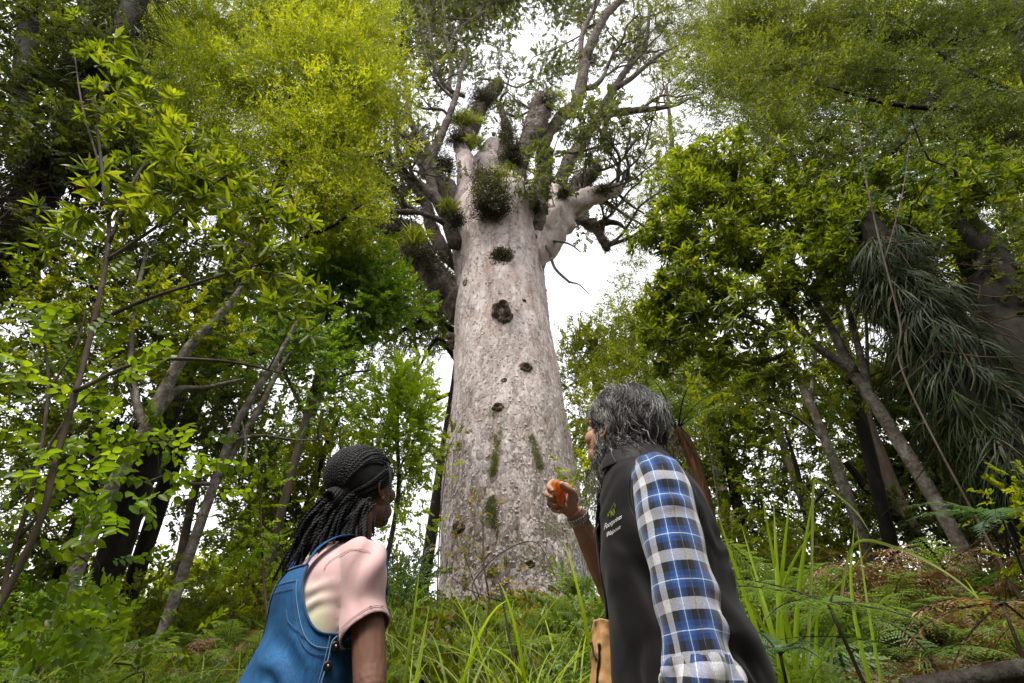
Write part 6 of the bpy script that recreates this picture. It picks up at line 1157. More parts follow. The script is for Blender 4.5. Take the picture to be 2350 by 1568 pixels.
    top = np.exp(-((Ls - .10) / .035) ** 2)[:, None] * .0022 * np.sin(th * 9 + 1.5); sag = np.exp(-((Ls - Ls[-1]) / .06) ** 2)[:, None] * (.006 * np.sin(th * 3 + 1) + .004 * np.sin(th * 7))
    G = G + nn * (dsp.reshape(n, sd) + top + sag)[..., None]; V = G.reshape(-1, 3)
    V = np.vstack([V, G[:, :1].reshape(-1, 3)])                     # seam column so that the uv does not wrap backwards
    i = np.arange(n - 1)[:, None]; j = np.arange(sd)[None]; colx = lambda ii, jj: np.where(jj == sd, n * sd + ii, ii * sd + np.minimum(jj, sd - 1))
    F = np.stack([colx(i, j), colx(i, j + 1), colx(i + 1, j + 1), colx(i + 1, j)], -1).reshape(-1, 4)
    u = (np.arange(sd)[None] / sd * .44 + np.zeros((n, 1))) + .02; uv = np.vstack([np.stack([u, np.repeat(Ls[:, None], sd, 1)], -1).reshape(-1, 2), np.stack([np.full(n, .44 + .02), Ls], 1)])
    so_ = mesh_obj('sleeve', V, F, M['plaid'], T, uv=uv); md = so_.modifiers.new('thick', 'SOLIDIFY'); md.thickness = .002
    # rolled cuff
    cp = np.array([(.331, 1.026, 1.030), (.331, 1.024, 1.012), (.330, 1.024, .992), (.329, 1.026, .972), (.328, 1.028, .960)]); cr = np.array([.054, .062, .064, .061, .052])
    V, F, Ls2, th2 = tube(cp, cr, 80, 40, ref=(1, 0, .05), caps=False, uvs=True); G = V.reshape(40, 80, 3); C = G.mean(1, keepdims=True); nn = nrm(G - C); G = G + nn * (.005 * np.sin(th2 * 4 + Ls2[:, None] * 90) + .003 * np.sin(th2 * 11 - Ls2[:, None] * 60))[..., None]
    co = mesh_obj('rolled_cuff', G.reshape(-1, 3), F, M['plaid'], so_, uv=np.stack([np.repeat(np.arange(80)[None] / 80 * .46, 40, 0), np.repeat(Ls2[:, None] * 1.3 + .05, 80, 1)], -1).reshape(-1, 2)); co.modifiers.new('thick', 'SOLIDIFY').thickness = .003
    V, F = tube([(.345, 1.33, 1.40), (.335, 1.415, 1.345), el + [.005, -.01, .05], el + [0, 0, .02]], [.060, .062, .058, .054], 40, 40, caps=False); so2 = mesh_obj('sleeve', V, F, M['plaid'], T, uv=np.stack([np.tile(np.arange(40) / 40 * .4, 40), np.repeat(np.arange(40) / 40 * .4, 40)], 1)); so2.modifiers.new('thick', 'SOLIDIFY').thickness = .003
    # trousers and boots
    pcs = [ringsolid([(.37, 1.27, .80, .115, .165), (.37, 1.27, .90, .125, .175), (.365, 1.27, 1.0, .126, .165)], f)]
    for y in (1.365, 1.17): pcs.append(tube([(.37, y, .90), (.362, y, .70), (.375, y, .50), (.388, y, .28), (.385, y, .07)], [.098, .092, .078, .075, .075], 20, 30))
    V, F = solid('t', pcs, .007, 4, disp=lambda c, n: folds(c, (.2, 0, 1), 9, .005, .5)); mesh_obj('trousers', V, F, M['trouser'], T)
    for y in (1.365, 1.17):
        V, F = solid('b', [ellip((.335, y, .055), (.135, .050, .052)), tube([(.385, y, .05), (.385, y, .16)], [.055, .055], 16, 6), boxm((.335, y, .018), (.27, .09, .034))], .006, 3); mesh_obj('boot', V, F, M['boot'], T)
    # belt pouch of tan leather (hangs from the belt: a thing of its own)
    # vest: open front sheet with armholes
    q = catmull([(.372, 1.27, .74, .190, .205), (.372, 1.27, .86, .180, .195), (.370, 1.27, 1.0, .163, .180), (.362, 1.268, 1.14, .150, .176), (.354, 1.264, 1.27, .142, .182), (.350, 1.262, 1.36, .128, .184), (.349, 1.262, 1.41, .112, .168), (.347, 1.264, 1.445, .094, .128), (.344, 1.267, 1.470, .080, .090), (.340, 1.27, 1.488, .074, .078)], 170)
    nth = 260; th = np.linspace(R(7), R(353), nth); c_, s_ = np.cos(th), np.sin(th); l = np.array([0, -1., 0]); e = .88
    G = q[:, None, :3] + f * (q[:, 3:4] * np.sign(c_) * np.abs(c_) ** e)[..., None] + l * (q[:, 4:5] * np.sign(s_) * np.abs(s_) ** e)[..., None]
    G[..., 2] += -.018 * (G[..., 0] - .35) / .15 * np.clip((G[..., 2] - 1.3) / .1, 0, 1)          # back yoke a little lower
    flat = G.reshape(-1, 3); nn = nrm((G - q[:, None, :3]) * [1, 1, .3]).reshape(-1, 3)
    lowm = np.clip((1.36 - flat[:, 2]) / .25, 0, 1)
    # a broad diagonal fold on the near front panel, as in the photograph, and softer ones elsewhere
    dg2 = (flat[:, 0] - .30) * .9 + (flat[:, 2] - 1.15) * .55; fold1 = np.where(flat[:, 1] < 1.27, -.005 * np.exp(-(dg2 / .018) ** 2) + .016 * np.exp(-((dg2 - .045) / .028) ** 2), 0) * np.clip((1.32 - flat[:, 2]) / .1, 0, 1)
    flat = flat + nn * ((folds(flat, (.9, .3, .35), 6.5, .011, .5, 1.) * lowm + folds(flat, (.4, .2, .9), 12, .004, .6, 7., 9) * (.4 + .6 * lowm) + .010 * pn(flat, 5, 4.) * (.3 + lowm) + .003 * pn(flat, 17, 2.) + fold1)[:, None])
    i = np.arange(169)[:, None] * nth; j = np.arange(nth - 1)[None]; F = np.stack([i + j, i + j + 1, i + nth + j + 1, i + nth + j], -1).reshape(-1, 4)
    vbvh_V, vbvh_F = flat.copy(), F.copy()
    holes = [(np.array([.342, 1.335]), .066, .098, -1), (np.array([.342, 1.335]), .066, .096, 1)]
    keep = np.ones(len(F), bool); V = flat.copy()
    for cxz, rx, rz, side in holes:
        d = (V[:, [0, 2]] - cxz) / [rx, rz]; rr = np.linalg.norm(d, axis=1); on = (V[:, 1] - 1.265) * side > .03
        ins = on & (rr < 1); keep &= ~ins[F].all(1); bd = np.zeros(len(V), bool); part = ins[F].any(1) & ~ins[F].all(1); bd[F[part].ravel()] = True; bd &= ins
        V[bd, 0] = cxz[0] + d[bd, 0] / rr[bd] * rx; V[bd, 2] = cxz[1] + d[bd, 1] / rr[bd] * rz
    ve = mesh_obj('vest', V, F[keep], M['vest'], T); ve.modifiers.new('thick', 'SOLIDIFY').thickness = .004
    vb = bvh_of(vbvh_V, vbvh_F)
    # armhole binding, front edge binding and collar
    def edge_loop(cxz, rx, rz, side, a0=0, a1=2 * np.pi, n=60):
        pts = []
        for a in np.linspace(a0, a1, n):
            x, z = cxz[0] + rx * math.cos(a), cxz[1] + rz * math.sin(a); h = vb.ray_cast(Vector((x, 1.265 + side * .6, z)), Vector((0, -side, 0)))
            if h[0]: pts.append(np.array(h[0]) + [0, side * .002, 0])
        return pts
    for cxz, rx, rz, side in holes:
        pts = edge_loop(cxz, rx * 1.02, rz * 1.02, side); V, F = tube(pts, [(.007, .005)] * len(pts), 8, len(pts) * 2, caps=False); mesh_obj('armhole_trim', V, F, M['vest_highlight'], ve)
        pts = edge_loop(cxz, rx * 1.16, rz * 1.13, side); V, F = tube(pts, [.0009] * len(pts), 5, len(pts) * 2, caps=False); mesh_obj('stitching', V, F, M['vestthread'], ve)
    th = np.linspace(R(16), R(344), 120); ks = np.linspace(0, 1, 10); GG = np.zeros((10, 120, 3))
    for a, k in enumerate(ks):
        rx, ry = .086 + .004 * k - .012 * k * k, .090 - .004 * k; z = 1.458 + .044 * k - .006 * np.cos(th) * k + .012 * (1 - np.cos(th)) / 2 * k; GG[a] = np.stack([.340 - .012 * k - rx * np.cos(th), 1.27 - ry * np.sin(th), z], 1)
    # turned down outer leaf
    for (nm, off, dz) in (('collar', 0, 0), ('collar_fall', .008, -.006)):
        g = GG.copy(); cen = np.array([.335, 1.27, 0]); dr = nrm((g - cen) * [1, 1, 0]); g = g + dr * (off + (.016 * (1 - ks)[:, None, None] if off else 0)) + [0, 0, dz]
        i = np.arange(9)[:, None] * 120; j = np.arange(119)[None]; F = np.stack([i + j, i + j + 1, i + 120 + j + 1, i + 120 + j], -1).reshape(-1, 4); o = mesh_obj(nm, g.reshape(-1, 3), F, M['vest_highlight'], ve); o.modifiers.new('thick', 'SOLIDIFY').thickness = .004
    # lettering and leaf emblem stitched on the chest
    def text_on(word, p0, p1, hgt, lean, mat, name):
        cu = bpy.data.curves.new('t', 'FONT'); cu.body = word; cu.size = 1; cu.resolution_u = 3; cu.shear = .15; ob = bpy.data.objects.new('t', cu); COL.objects.link(ob); dg = bpy.context.evaluated_depsgraph_get(); me = bpy.data.meshes.new_from_object(ob.evaluated_get(dg))
        bm = bmesh.new(); bm.from_mesh(me); bmesh.ops.triangulate(bm, faces=bm.faces); bmesh.ops.subdivide_edges(bm, edges=[e for e in bm.edges if e.calc_length() > .15], cuts=2); bmesh.ops.triangulate(bm, faces=bm.faces)
        xs = [v.co.x for v in bm.verts]; x0, x1 = min(xs), max(xs); p0 = np.array(p0, float); p1 = np.array(p1, float); base = p1 - p0
        Vn = []
        for v in bm.verts:
            u = (v.co.x - x0) / (x1 - x0); hh = v.co.y * hgt * (1.15 - .3 * u); q_ = p0 + base * u + np.array([lean * hh, -hh]); r_ = px_hit(vb, q_[0], q_[1], .0022); Vn.append(r_ if r_ is not None else hc)
        bm.verts.index_update(); Fn = [[w.index for w in f_.verts] for f_ in bm.faces]; bm.free(); bpy.data.objects.remove(ob)
        o = mesh_obj(name, Vn, np.array([a + [a[-1]] if len(a) == 3 else a for a in Fn])[:, :3], mat, ve, smooth_=False); o['label'] = 'white stitched word on the chest of the vest' ; return o
    text_on('Footprints', (1388, 1217), (1428, 1190), 17.5, .14, M['white'], 'lettering'); text_on('Waipoua', (1393, 1235), (1425, 1213), 16.5, .14, M['white'], 'lettering')
    mbl = MB()
    for st_ in ([(1399, 1187), (1397, 1180), (1403, 1172), (1408, 1162), (1412, 1155)], [(1404, 1189), (1406, 1180), (1404, 1172), (1407, 1163)], [(1398, 1185), (1402, 1178), (1400, 1174)], [(1408, 1184), (1409, 1175), (1413, 1166), (1413, 1158)], [(1403, 1183), (1408, 1178), (1409, 1168)], [(1410, 1186), (1412, 1178), (1411, 1170)]):
        pts = [px_hit(vb, *k, .002) for k in st_]; pts = [p for p in pts if p is not None]
        if len(pts) > 2: V, F = tube(pts, np.linspace(.0014, .0009, len(pts)), 6, 20); mbl.add(V, F)
    lo = mbl.build('leaf_emblem', M['lime'], ve); lo['label'] = 'lime green curled leaf emblem stitched on the chest'
    # yellow strap behind the neck
    V, F = tube([(.405, 1.30, 1.497), (.432, 1.30, 1.478), (.452, 1.295, 1.452)], [(.004, .0015)] * 3, 8, 14); lo = mesh_obj('neck_strap', V, F, M['lime2'], T); lo['label'] = 'yellow neck strap showing behind the collar'
    # hair
    Ri = np.linalg.inv(Mh); rad = np.array([.106, .084, .099]); cc = np.array([-.012, 0, .028])
    def loc(p): return (p - hc) @ Ri.T
    def wld(q): return hc + q @ Mh.T
    
    V, F = ellip(np.zeros(3), np.ones(3), 60, 40); V = V * (rad + .002) + cc; face = (V[:, 0] > .052) & (V[:, 2] < .040); V[face] = cc + (V[face] - cc) * .85; side = (V[:, 0] > .015) & (V[:, 2] < -.01); V[side] = cc + (V[side] - cc) * .86
    nap = MB(); nap.add(wld(V), F); V2, F2 = ellip(wld(np.array([-.055, 0, -.055])), (.055, .068, .06), 30, 20, Mh); nap.add(V2, F2); nap.build('hair_base', M['hairdark2'], T)
    grav = Ri @ np.array([0, 0, -1.])
    def push(p):
        q = loc(p); d = (q - cc) / (rad + .004); r_ = np.linalg.norm(d, axis=1); i_ = r_ < 1.0; q[i_] = cc + (q[i_] - cc) / r_[i_][:, None]
        d = (q - np.array([-.055, 0, -.055])) / np.array([.060, .072, .062]); r_ = np.linalg.norm(d, axis=1); i_ = r_ < 1.; q[i_] = np.array([-.055, 0, -.055]) + (q[i_] - np.array([-.055, 0, -.055])) / r_[i_][:, None]
        return wld(q)
    fieldoff = 3.7
    def flow(p, k):
        q = loc(p); n_ = nrm((q - cc) / rad ** 2); back = np.array([-1., 0, .12]); w = np.clip(.45 + k * 1.5 + (q[:, 0:1] < -.01) * 1.1, 0, 2.4); g = back[None] * (1.1 - .6 * np.minimum(1, w)) + grav[None] * w
        sv_ = np.array([[mnoise.noise(Vector((a * 22, b * 22, c * 22))), mnoise.noise(Vector((a * 22 + 7, b * 22, c * 22 + 3))), mnoise.noise(Vector((a * 22, b * 22 + 11, c * 22)))] for a, b, c in q])
        g = g + sv_ * (1.5 + 1.3 * k); g = g - n_ * (g * n_).sum(1, keepdims=True) * .95 + n_ * .02; return nrm(g) @ Mh.T
    ns = 5200; d = nrm(rm.normal(0, 1, (ns * 3, 3))); q = cc + d * rad; ok = (q[:, 2] > -.035) & ~((q[:, 0] > .045) & (q[:, 2] < .062)) & ~((q[:, 0] > .005) & (q[:, 2] < .015)); q = q[ok][:ns]; ns = len(q)
    seg = rm.uniform(.05, .10, ns) / 13 * np.where(q[:, 2] < .03, .8, 1.25); cl = np.array([mnoise.noise(Vector(a * 26)) for a in q]); frontness = np.clip((q[:, 0] + .02) / .08, 0, 1)
    tint = np.clip(.58 + .45 * cl + .20 * rm.normal(0, 1, ns) + .22 * frontness - .14 * (q[:, 2] < 0), 0, 1); dirs = nrm(np.array([-1., 0, .3]) + rm.normal(0, .25, (ns, 3))) @ Mh.T
    mbh = MB(); V, F, tt = hair_strands(wld(q), dirs, 14, seg, flow, push, rm, .00085, tint, curl=.0060, curlf=75); mbh.add(V, F, tt)
    # curls at the nape, tuft standing off at the back
    ns = 1300; q = np.array([-.080, 0, -.05]) + rm.normal(0, 1, (ns, 3)) * [.018, .042, .022]; dirs = nrm(np.array([-.8, 0, -.35]) + rm.normal(0, .5, (ns, 3))) @ Mh.T
    V, F, tt = hair_strands(wld(q), dirs, 14, rm.uniform(.035, .065, ns) / 13, lambda p, k: nrm(np.tile(nrm(np.array([-.55, 0, 0]) + grav * (.4 + k)), (len(p), 1)) + rm.normal(0, .35, (len(p), 3))) @ Mh.T, push, rm, .0008, np.clip(rm.normal(.5, .25, ns), 0, 1), curl=.008, curlf=110); mbh.add(V, F, tt)
    hair = mbh.build('hair', M['hairgrey'], T)
    # long curly side whiskers and beard falling to the chest
    mbb = MB(); ns = 1150; tq = rm.uniform(0, 1, ns); sgn = np.where(rm.uniform(0, 1, ns) < .9, 1, -1)
    q = np.stack([-.004 + rm.normal(0, .009, ns) + .010 * tq, sgn * (.070 + rm.normal(0, .006, ns)), .030 - .115 * tq], 1); dirs = nrm(np.array([-.1, 0, 0]) + grav + rm.normal(0, .35, (ns, 3))) @ Mh.T
    def pushb(p):
        q = loc(p); d = (q - np.array([.02, 0, -.03])) / np.array([.075, .071, .09]); r_ = np.linalg.norm(d, axis=1); i_ = r_ < 1.; q[i_] = np.array([.02, 0, -.03]) + (q[i_] - np.array([.02, 0, -.03])) / r_[i_][:, None]; return wld(q)
    V, F, tt = hair_strands(wld(q), dirs, 16, np.where(rm.uniform(0, 1, ns) < .12, rm.uniform(.10, .17, ns), rm.uniform(.03, .085, ns)) / 15, lambda p, k: nrm(np.tile(grav, (len(p), 1)) + np.array([.0, 0, 0]) + rm.normal(0, .4, (len(p), 3))) @ Mh.T, pushb, rm, .0007, np.clip(rm.normal(.72, .2, ns), 0, 1), curl=.007, curlf=105); mbb.add(V, F, tt)
    ns = 90; q = np.stack([rm.uniform(-.01, .07, ns), rm.uniform(-.03, .075, ns), rm.uniform(-.13, -.08, ns)], 1); dirs = nrm(np.tile(grav, (ns, 1)) + rm.normal(0, .4, (ns, 3))) @ Mh.T
    V, F, tt = hair_strands(wld(q), dirs, 22, rm.uniform(.10, .24, ns) / 21, lambda p, k: nrm(np.tile(grav, (len(p), 1)) + rm.normal(0, .45, (len(p), 3)) + np.array([.25, .1, 0])) @ Mh.T, lambda p: p, rm, .0006, np.clip(rm.normal(.6, .25, ns), 0, 1), curl=.010, curlf=70); mbb.add(V, F, tt)
    mbb.build('beard', M['hairgrey'], T)
    # amber held in the hand
    A0, A1 = H(1272, 1101, .013), H(1289, 1156, .016); axa = nrm(A1 - A0); Xa = nrm(np.cross(axa, -E3)); Ya = np.cross(Xa, axa); La = np.linalg.norm(A1 - A0); ra = np.random.default_rng(9)
    TA = thing('amber_gum', 'translucent orange lump of amber gum held up in a hand against the trunk', 'amber', tuple((A0 + A1) / 2)); VV = []
    prof = [(0.0, .002), (.10, .008), (.28, .0125), (.5, .0150), (.72, .0140), (.90, .0115), (1.0, .006)]; 
    for k, (t_, r_) in enumerate(prof):
        for j in range(9): a = 2 * np.pi * j / 9 + k * .35; rr = r_ * ra.uniform(.86, 1.15); VV.append(A0 + axa * La * (t_ + ra.normal(0, .012)) + Xa * math.cos(a) * rr * 1.05 + Ya * math.sin(a) * rr * .72)
    FF = [[k * 9 + j, k * 9 + (j + 1) % 9, (k + 1) * 9 + (j + 1) % 9, (k + 1) * 9 + j] for k in range(6) for j in range(9)]; VV += [A0 - axa * .001, A1 + axa * .001]; nV = len(VV)
    FF += [[(j + 1) % 9, j, nV - 2, nV - 2] for j in range(9)] + [[54 + j, 54 + (j + 1) % 9, nV - 1, nV - 1] for j in range(9)]
    tri = [];
    for a, b, c2, d2 in FF:
        tri.append([a, b, c2]); 
        if d2 != c2: tri.append([a, c2, d2])
    mesh_obj('gum', np.array(VV), np.array(tri), M['amber'], TA, smooth_=False)
    # leather pouch
    TP_ = thing('leather_pouch', 'tan leather pouch with lacing hanging at the open front of the black vest', 'pouch', (.212, 1.345, .93)); pc = []
    g = 14; prof = [(.93, .050, .024), (.95, .058, .030), (1.00, .056, .030), (1.05, .050, .026), (1.09, .046, .022), (1.118, .047, .020)]; n = 48; th = np.linspace(0, 2 * np.pi, n, endpoint=False); qq = catmull([(a, b, c_) for a, b, c_ in prof], 40)
    G = np.stack([.216 + qq[:, 2:3] * np.sign(np.cos(th)) * np.abs(np.cos(th)) ** .6 + (1.12 - qq[:, :1]) * -.06, 1.335 + qq[:, 1:2] * np.sign(np.sin(th)) * np.abs(np.sin(th)) ** .7, qq[:, :1] + 0 * th], -1); fl = G.reshape(-1, 3); fl = fl + (.006 * pn(fl, 22) + .004 * pn(fl, 55))[:, None]
    i = np.arange(39)[:, None] * n; j = np.arange(n)[None]; j2 = (j + 1) % n; F = np.vstack([np.stack([i + j, i + j2, i + n + j2, i + n + j], -1).reshape(-1, 4)]); fl = np.vstack([fl, G[0].mean(0)]); h = np.arange(0, n, 2); F = np.vstack([F, np.stack([(h + 2) % n, (h + 1) % n, h, np.full(len(h), len(fl) - 1)], 1)])
    po = mesh_obj('bag', fl, F, M['leather'], TP_); po.modifiers.new('thick', 'SOLIDIFY').thickness = .003
    pbv = bvh_of(fl, F); cord = MB()
    for q_ in ([(1376, 1484), (1377, 1510), (1374, 1540), (1372, 1568)], [(1362, 1480), (1366, 1500), (1373, 1515)]):
        pts = [px_hit(pbv, *k, .004) for k in q_]; pts = [p for p in pts if p is not None]
        if len(pts) > 1: V, F = tube(pts, [.0024] * len(pts), 7, 18); cord.add(V, F)
    if cord.n: cord.build('cord', M['vest'], TP_)
    for k in ((1377, 1481), (1360, 1478)):
        p_ = px_hit(pbv, *k, .004)
        if p_ is not None: V, F = ellip(p_, (.004, .004, .004), 12, 8); mesh_obj('bead', V, F, M['bead'], TP_)
M['nail'] = simple('fingernail', (.50, .30, .22), .3); M['trouser'] = cloth('trousers', (.03, .03, .032)); M['boot'] = simple('boot_leather', (.03, .02, .015), .5, bump=(60, .3)); M['vestthread'] = simple('vest_thread', (.035, .03, .032), .6)
M['white'] = simple('white_thread', (.78, .78, .76), .7); M['lime'] = simple('lime_thread', (.20, .27, .025), .8); M['lime2'] = simple('yellow_strap', (.75, .78, .02), .6); M['hairdark2'] = simple('hair_base', (.016, .015, .015), .6, bump=(220, .8, .003))
M['leather'] = simple('tan_leather', (.45, .25, .10), .55, bump=(70, .25, .002)); M['bead'] = simple('dark_bead', (.03, .015, .02), .25)
m, t = newmat('amber'); v = mapping(t, (1, 1, 1)); n1 = noise(t, v, 120, 5, .65); p = finish(t, ramp(t, [(.35, (.60, .10, .008)), (.5, (.90, .25, .015)), (.65, (.98, .50, .07))], n1), .12, bump=n1, bstr=.5, bdist=.003, spec=.6, trans=.25, transl=.35); M['amber'] = m
build_man()

# ------------------------------------------------------------ the girl with braids
def build_girl():
    T = thing('person', 'girl with long black braids, pink T-shirt and blue denim dungarees, looking up', 'person', (-.47, 1.36, 0.))
    f = nrm(np.array([.72, .69, 0.])); l = np.cross([0, 0, 1], f); rr_ = -l; rg = np.random.default_rng(17)
    hf, hl, hu = frame(nrm([.47, .80, .30])); hc = np.array([-.438, 1.42, 1.462]); S = .95
    HP, L, Mh = head_pieces(hc, hf, hl, hu, S, True); Ri = np.linalg.inv(Mh)
    tor = [(-.50, 1.345, .80, .11, .145), (-.50, 1.345, .88, .115, .155), (-.485, 1.35, .99, .098, .130), (-.462, 1.358, 1.10, .096, .132), (-.452, 1.365, 1.18, .098, .142), (-.447, 1.372, 1.235, .085, .138), (-.440, 1.380, 1.275, .062, .095), (-.432, 1.388, 1.305, .048, .055)]
    body = [ringsolid(tor, f)] + HP + [tube([(-.440, 1.38, 1.27), (-.430, 1.39, 1.33), hc + hu * -.055 * S - hf * .018], [.050, .045, .048], 16, 14)]
    rs_ = lambda a, z, fo=0: np.array([-.455, 1.365, 0]) + rr_ * a + f * fo + [0, 0, z]
    arm = [rs_(.11, 1.245), rs_(.150, 1.225), np.array([-.335, 1.255, 1.15]), np.array([-.300, 1.222, 1.03]), np.array([-.280, 1.200, .965]), np.array([-.245, 1.235, .87]), np.array([-.205, 1.275, .775])]
    body.append(tube(arm, [.042, .043, .038, .035, .032, .030, .021], 14, 40)); hb = arm[-1]
    body.append(ellip(hb + [.012, .012, -.04], (.028, .022, .045)))
    for a, ln in [(-.022, .06), (-.007, .07), (.008, .066), (.022, .052)]: b = hb + np.array([.02, .02, -.07]) + nrm([-.7, .7, 0]) * a; body.append(tube([b, b + [.006, .006, -ln * .5], b + [-.004, -.004, -ln]], [.0078, .007, .0056], 8, 10))
    body.append(tube([hb + [-.005, .02, -.03], hb + [-.012, .035, -.055], hb + [-.01, .04, -.08]], [.010, .0085, .0065], 8, 10))
    arm2 = [rs_(-.11, 1.245), rs_(-.150, 1.22), rs_(-.185, 1.12), rs_(-.20, .98), rs_(-.195, .88, .06), rs_(-.18, .79, .14)]; body.append(tube(arm2, [.042, .043, .037, .033, .028, .021], 14, 36)); hb2 = arm2[-1]; body.append(ellip(hb2 + f * .02 + [0, 0, -.04], (.026, .026, .045)))
    for a, ln in [(-.022, .06), (-.007, .07), (.008, .066), (.022, .052)]: b = hb2 + f * .03 + [0, 0, -.07] + l * a; body.append(tube([b, b + [0, 0, -ln * .5], b - f * .006 + [0, 0, -ln]], [.0078, .007, .0056], 8, 10))
    body.append(tube([hb2 + f * .03 + [0, 0, -.03], hb2 + f * .05 + [0, 0, -.055], hb2 + f * .055 + [0, 0, -.08]], [.010, .0085, .0065], 8, 10))
    for a in (.075, -.075):
        c = np.array([-.50, 1.345, 0]) + rr_ * a; body.append(tube([c + [0, 0, .82], c + [0, 0, .62], c + [0, 0, .46], c + [0, 0, .25], c + [0, 0, .07]], [.075, .066, .048, .042, .032], 14, 24)); body.append(ellip(c + f * .05 + [0, 0, .035], (.10, .034, .032), 20, 12, np.stack([f, l, [0, 0, 1]], 1)))
    V, F = solid('b', body, .0028, 3); mesh_obj('body', V, F, M['skin_girl'], T); eyes(L, Mh, S, T, True)
    # T-shirt
    grow = lambda q, k: [(a, b, z, d + k, w + k) for a, b, z, d, w in q]
    sh_top = grow(tor[1:3], .004) + grow(tor[3:-1], .011) + [(-.436, 1.385, 1.288, .066, .078)]
    slv = [rs_(.06, 1.245), rs_(.125, 1.240), rs_(.158, 1.205), np.array([-.337, 1.252, 1.14]), np.array([-.322, 1.236, 1.085]), np.array([-.305, 1.220, 1.03])]
    sl2 = [rs_(-.06, 1.245), rs_(-.125, 1.240), rs_(-.160, 1.20), rs_(-.185, 1.13), rs_(-.192, 1.08), rs_(-.198, 1.02)]
    srad = [.045, .052, .053, .052, .054, .054]
    def dsp(co, no):
        arm_ = np.clip(((co - rs_(.10, 1.19)) @ rr_) / .05, 0, 1); back = 1 - arm_
        a = folds(co, nrm(np.array([0, 0, 1.]) - rr_ * .65), 14, .0026, .9, 2., 9) * back * np.clip((co[:, 2] - 1.075) / .03, 0, 1) * np.clip((1.25 - co[:, 2]) / .05, 0, 1)
        b = folds(co, nrm(np.array([1., .2, .25])), 15, .0065, .6, 6., 7) * arm_; return a + b + .003 * pn(co, 12, 1.)
    V, F = solid('s', [ringsolid(sh_top, f, 60), tube(slv, srad, 24, 40), tube(sl2, srad, 24, 40)], .0042, 5, disp=dsp)
    # open the sleeve ends and the neck
    def cutp(V, F, p, n, rad_):
        d = (V - p) @ nrm(n); near = np.linalg.norm(V - p, axis=1) < rad_; out = near & (d > 0); kf = ~out[F].any(1); bd = np.zeros(len(V), bool); rim = out[F].any(1) & ~out[F].all(1); bd[F[rim].ravel()] = True; bd &= ~out; V = V.copy(); V[bd] -= np.outer(d[bd], nrm(n)); return V, F[kf]
    ax1 = nrm(slv[4] - slv[3]); hem1 = slv[4] + ax1 * -.004; V, F = cutp(V, F, hem1, nrm(ax1 + np.array([.42, -.1, 0])), .085); ax2 = nrm(sl2[4] - sl2[3]); V, F = cutp(V, F, sl2[4], ax2, .085)
    V, F = cutp(V, F, np.array([-.436, 1.385, 1.283]), np.array([.10, .10, 1.]), .11)
    us = np.zeros(len(V), bool); us[F.ravel()] = True; rm_ = np.cumsum(us) - 1; V = V[us]; F = rm_[F]
    fc = V[F].mean(1); armf = np.clip((np.abs((fc - np.array([-.455, 1.365, 0])) @ rr_) - .118) / .03 + (fc[:, 2] - 1.19) * 1.5, 0, 1)
    ts = mesh_obj('tshirt', V, F, M['tshirt'], T, tint=armf); ts.modifiers.new('thick', 'SOLIDIFY').thickness = .0022; tb = bvh_of(V, F)
    def seam(pl, name, mat, r_=.0008, par=None, bv=None, off=.0027, n=30):
        pl = catmull([(a, b, 0) for a, b in pl], n)[:, :2]; pts = [px_hit(bv or tb, a, b, off) for a, b in pl]; pts = [p for p in pts if p is not None]
        if len(pts) > 3: V, F = tube(pts, [r_] * len(pts), 6, len(pts) * 2); return mesh_obj(name, V, F, mat, par or ts)
    seam([(806, 1262), (782, 1275), (755, 1292), (744, 1308)], 'seam', M['pinkseam']); seam([(806, 1262), (830, 1262), (850, 1270)], 'seam', M['pinkseam'])
    # sleeve hem band
    for (p_, a_, r0) in ((hem1, nrm(ax1 + np.array([.42, -.1, 0])), .0),):
        pts = []; X = nrm(np.cross(a_, [0, 1, .1])); Y = np.cross(a_, X)
        for a in np.linspace(0, 2 * np.pi, 40):
            d = X * math.cos(a) + Y * math.sin(a); h = tb.ray_cast(Vector(p_ - a_ * .012 + d * .12), Vector(-d))
            if h[0] is not None: pts.append(np.array(h[0]) + d * .0026)
        if len(pts) > 5: V, F = tube(pts, [.0008] * len(pts), 6, len(pts) * 2, caps=False); mesh_obj('hem_stitch', V, F, M['pinkseam'], ts)
    # collar band of the shirt
    pts = [np.array([-.436, 1.385, 1.281]) + f * .066 * math.cos(a) + l * .076 * math.sin(a) + np.array([0, 0, -.010 * math.cos(a)]) for a in np.linspace(0, 2 * np.pi, 50)]; V, F = tube(pts, [(.0065, .003)] * 50, 10, 100, caps=False, ref=(0, 0, 1)); mesh_obj('neckband', V, F, M['pinkseam'], ts)
    # dungarees: upper shell
    q = catmull([(-.505, 1.340, .72, .145, .172), (-.500, 1.342, .80, .140, .168), (-.492, 1.345, .90, .132, .160), (-.480, 1.350, .99, .120, .148), (-.465, 1.357, 1.09, .110, .146), (-.458, 1.365, 1.18, .116, .158), (-.450, 1.372, 1.235, .103, .154), (-.443, 1.380, 1.275, .080, .11)], 120)
    zq = q[:, 2]; nth = 240; th = np.linspace(-np.pi, np.pi, nth, endpoint=False); at = np.abs(th); deg = np.degrees(at)
    top = 1.082 + .145 * np.clip((deg - 108) / 54, 0, 1) ** 2.3; top = np.where(deg < 60, 1.082 + .09 * np.clip((60 - deg) / 25, 0, 1) ** .8, top)
    nz = 110; zz = .74 + (top[None] - .74) * np.linspace(0, 1, nz)[:, None]; e = .88; c_, s_ = np.cos(th), np.sin(th)
    I = lambda k: np.interp(zz, zq, q[:, k]) + (.005 if k > 2 else 0); G = np.stack([I(0), I(1), zz], -1) + f * (I(3) * np.sign(c_) * np.abs(c_) ** e)[..., None] + l * (I(4) * np.sign(s_) * np.abs(s_) ** e)[..., None]
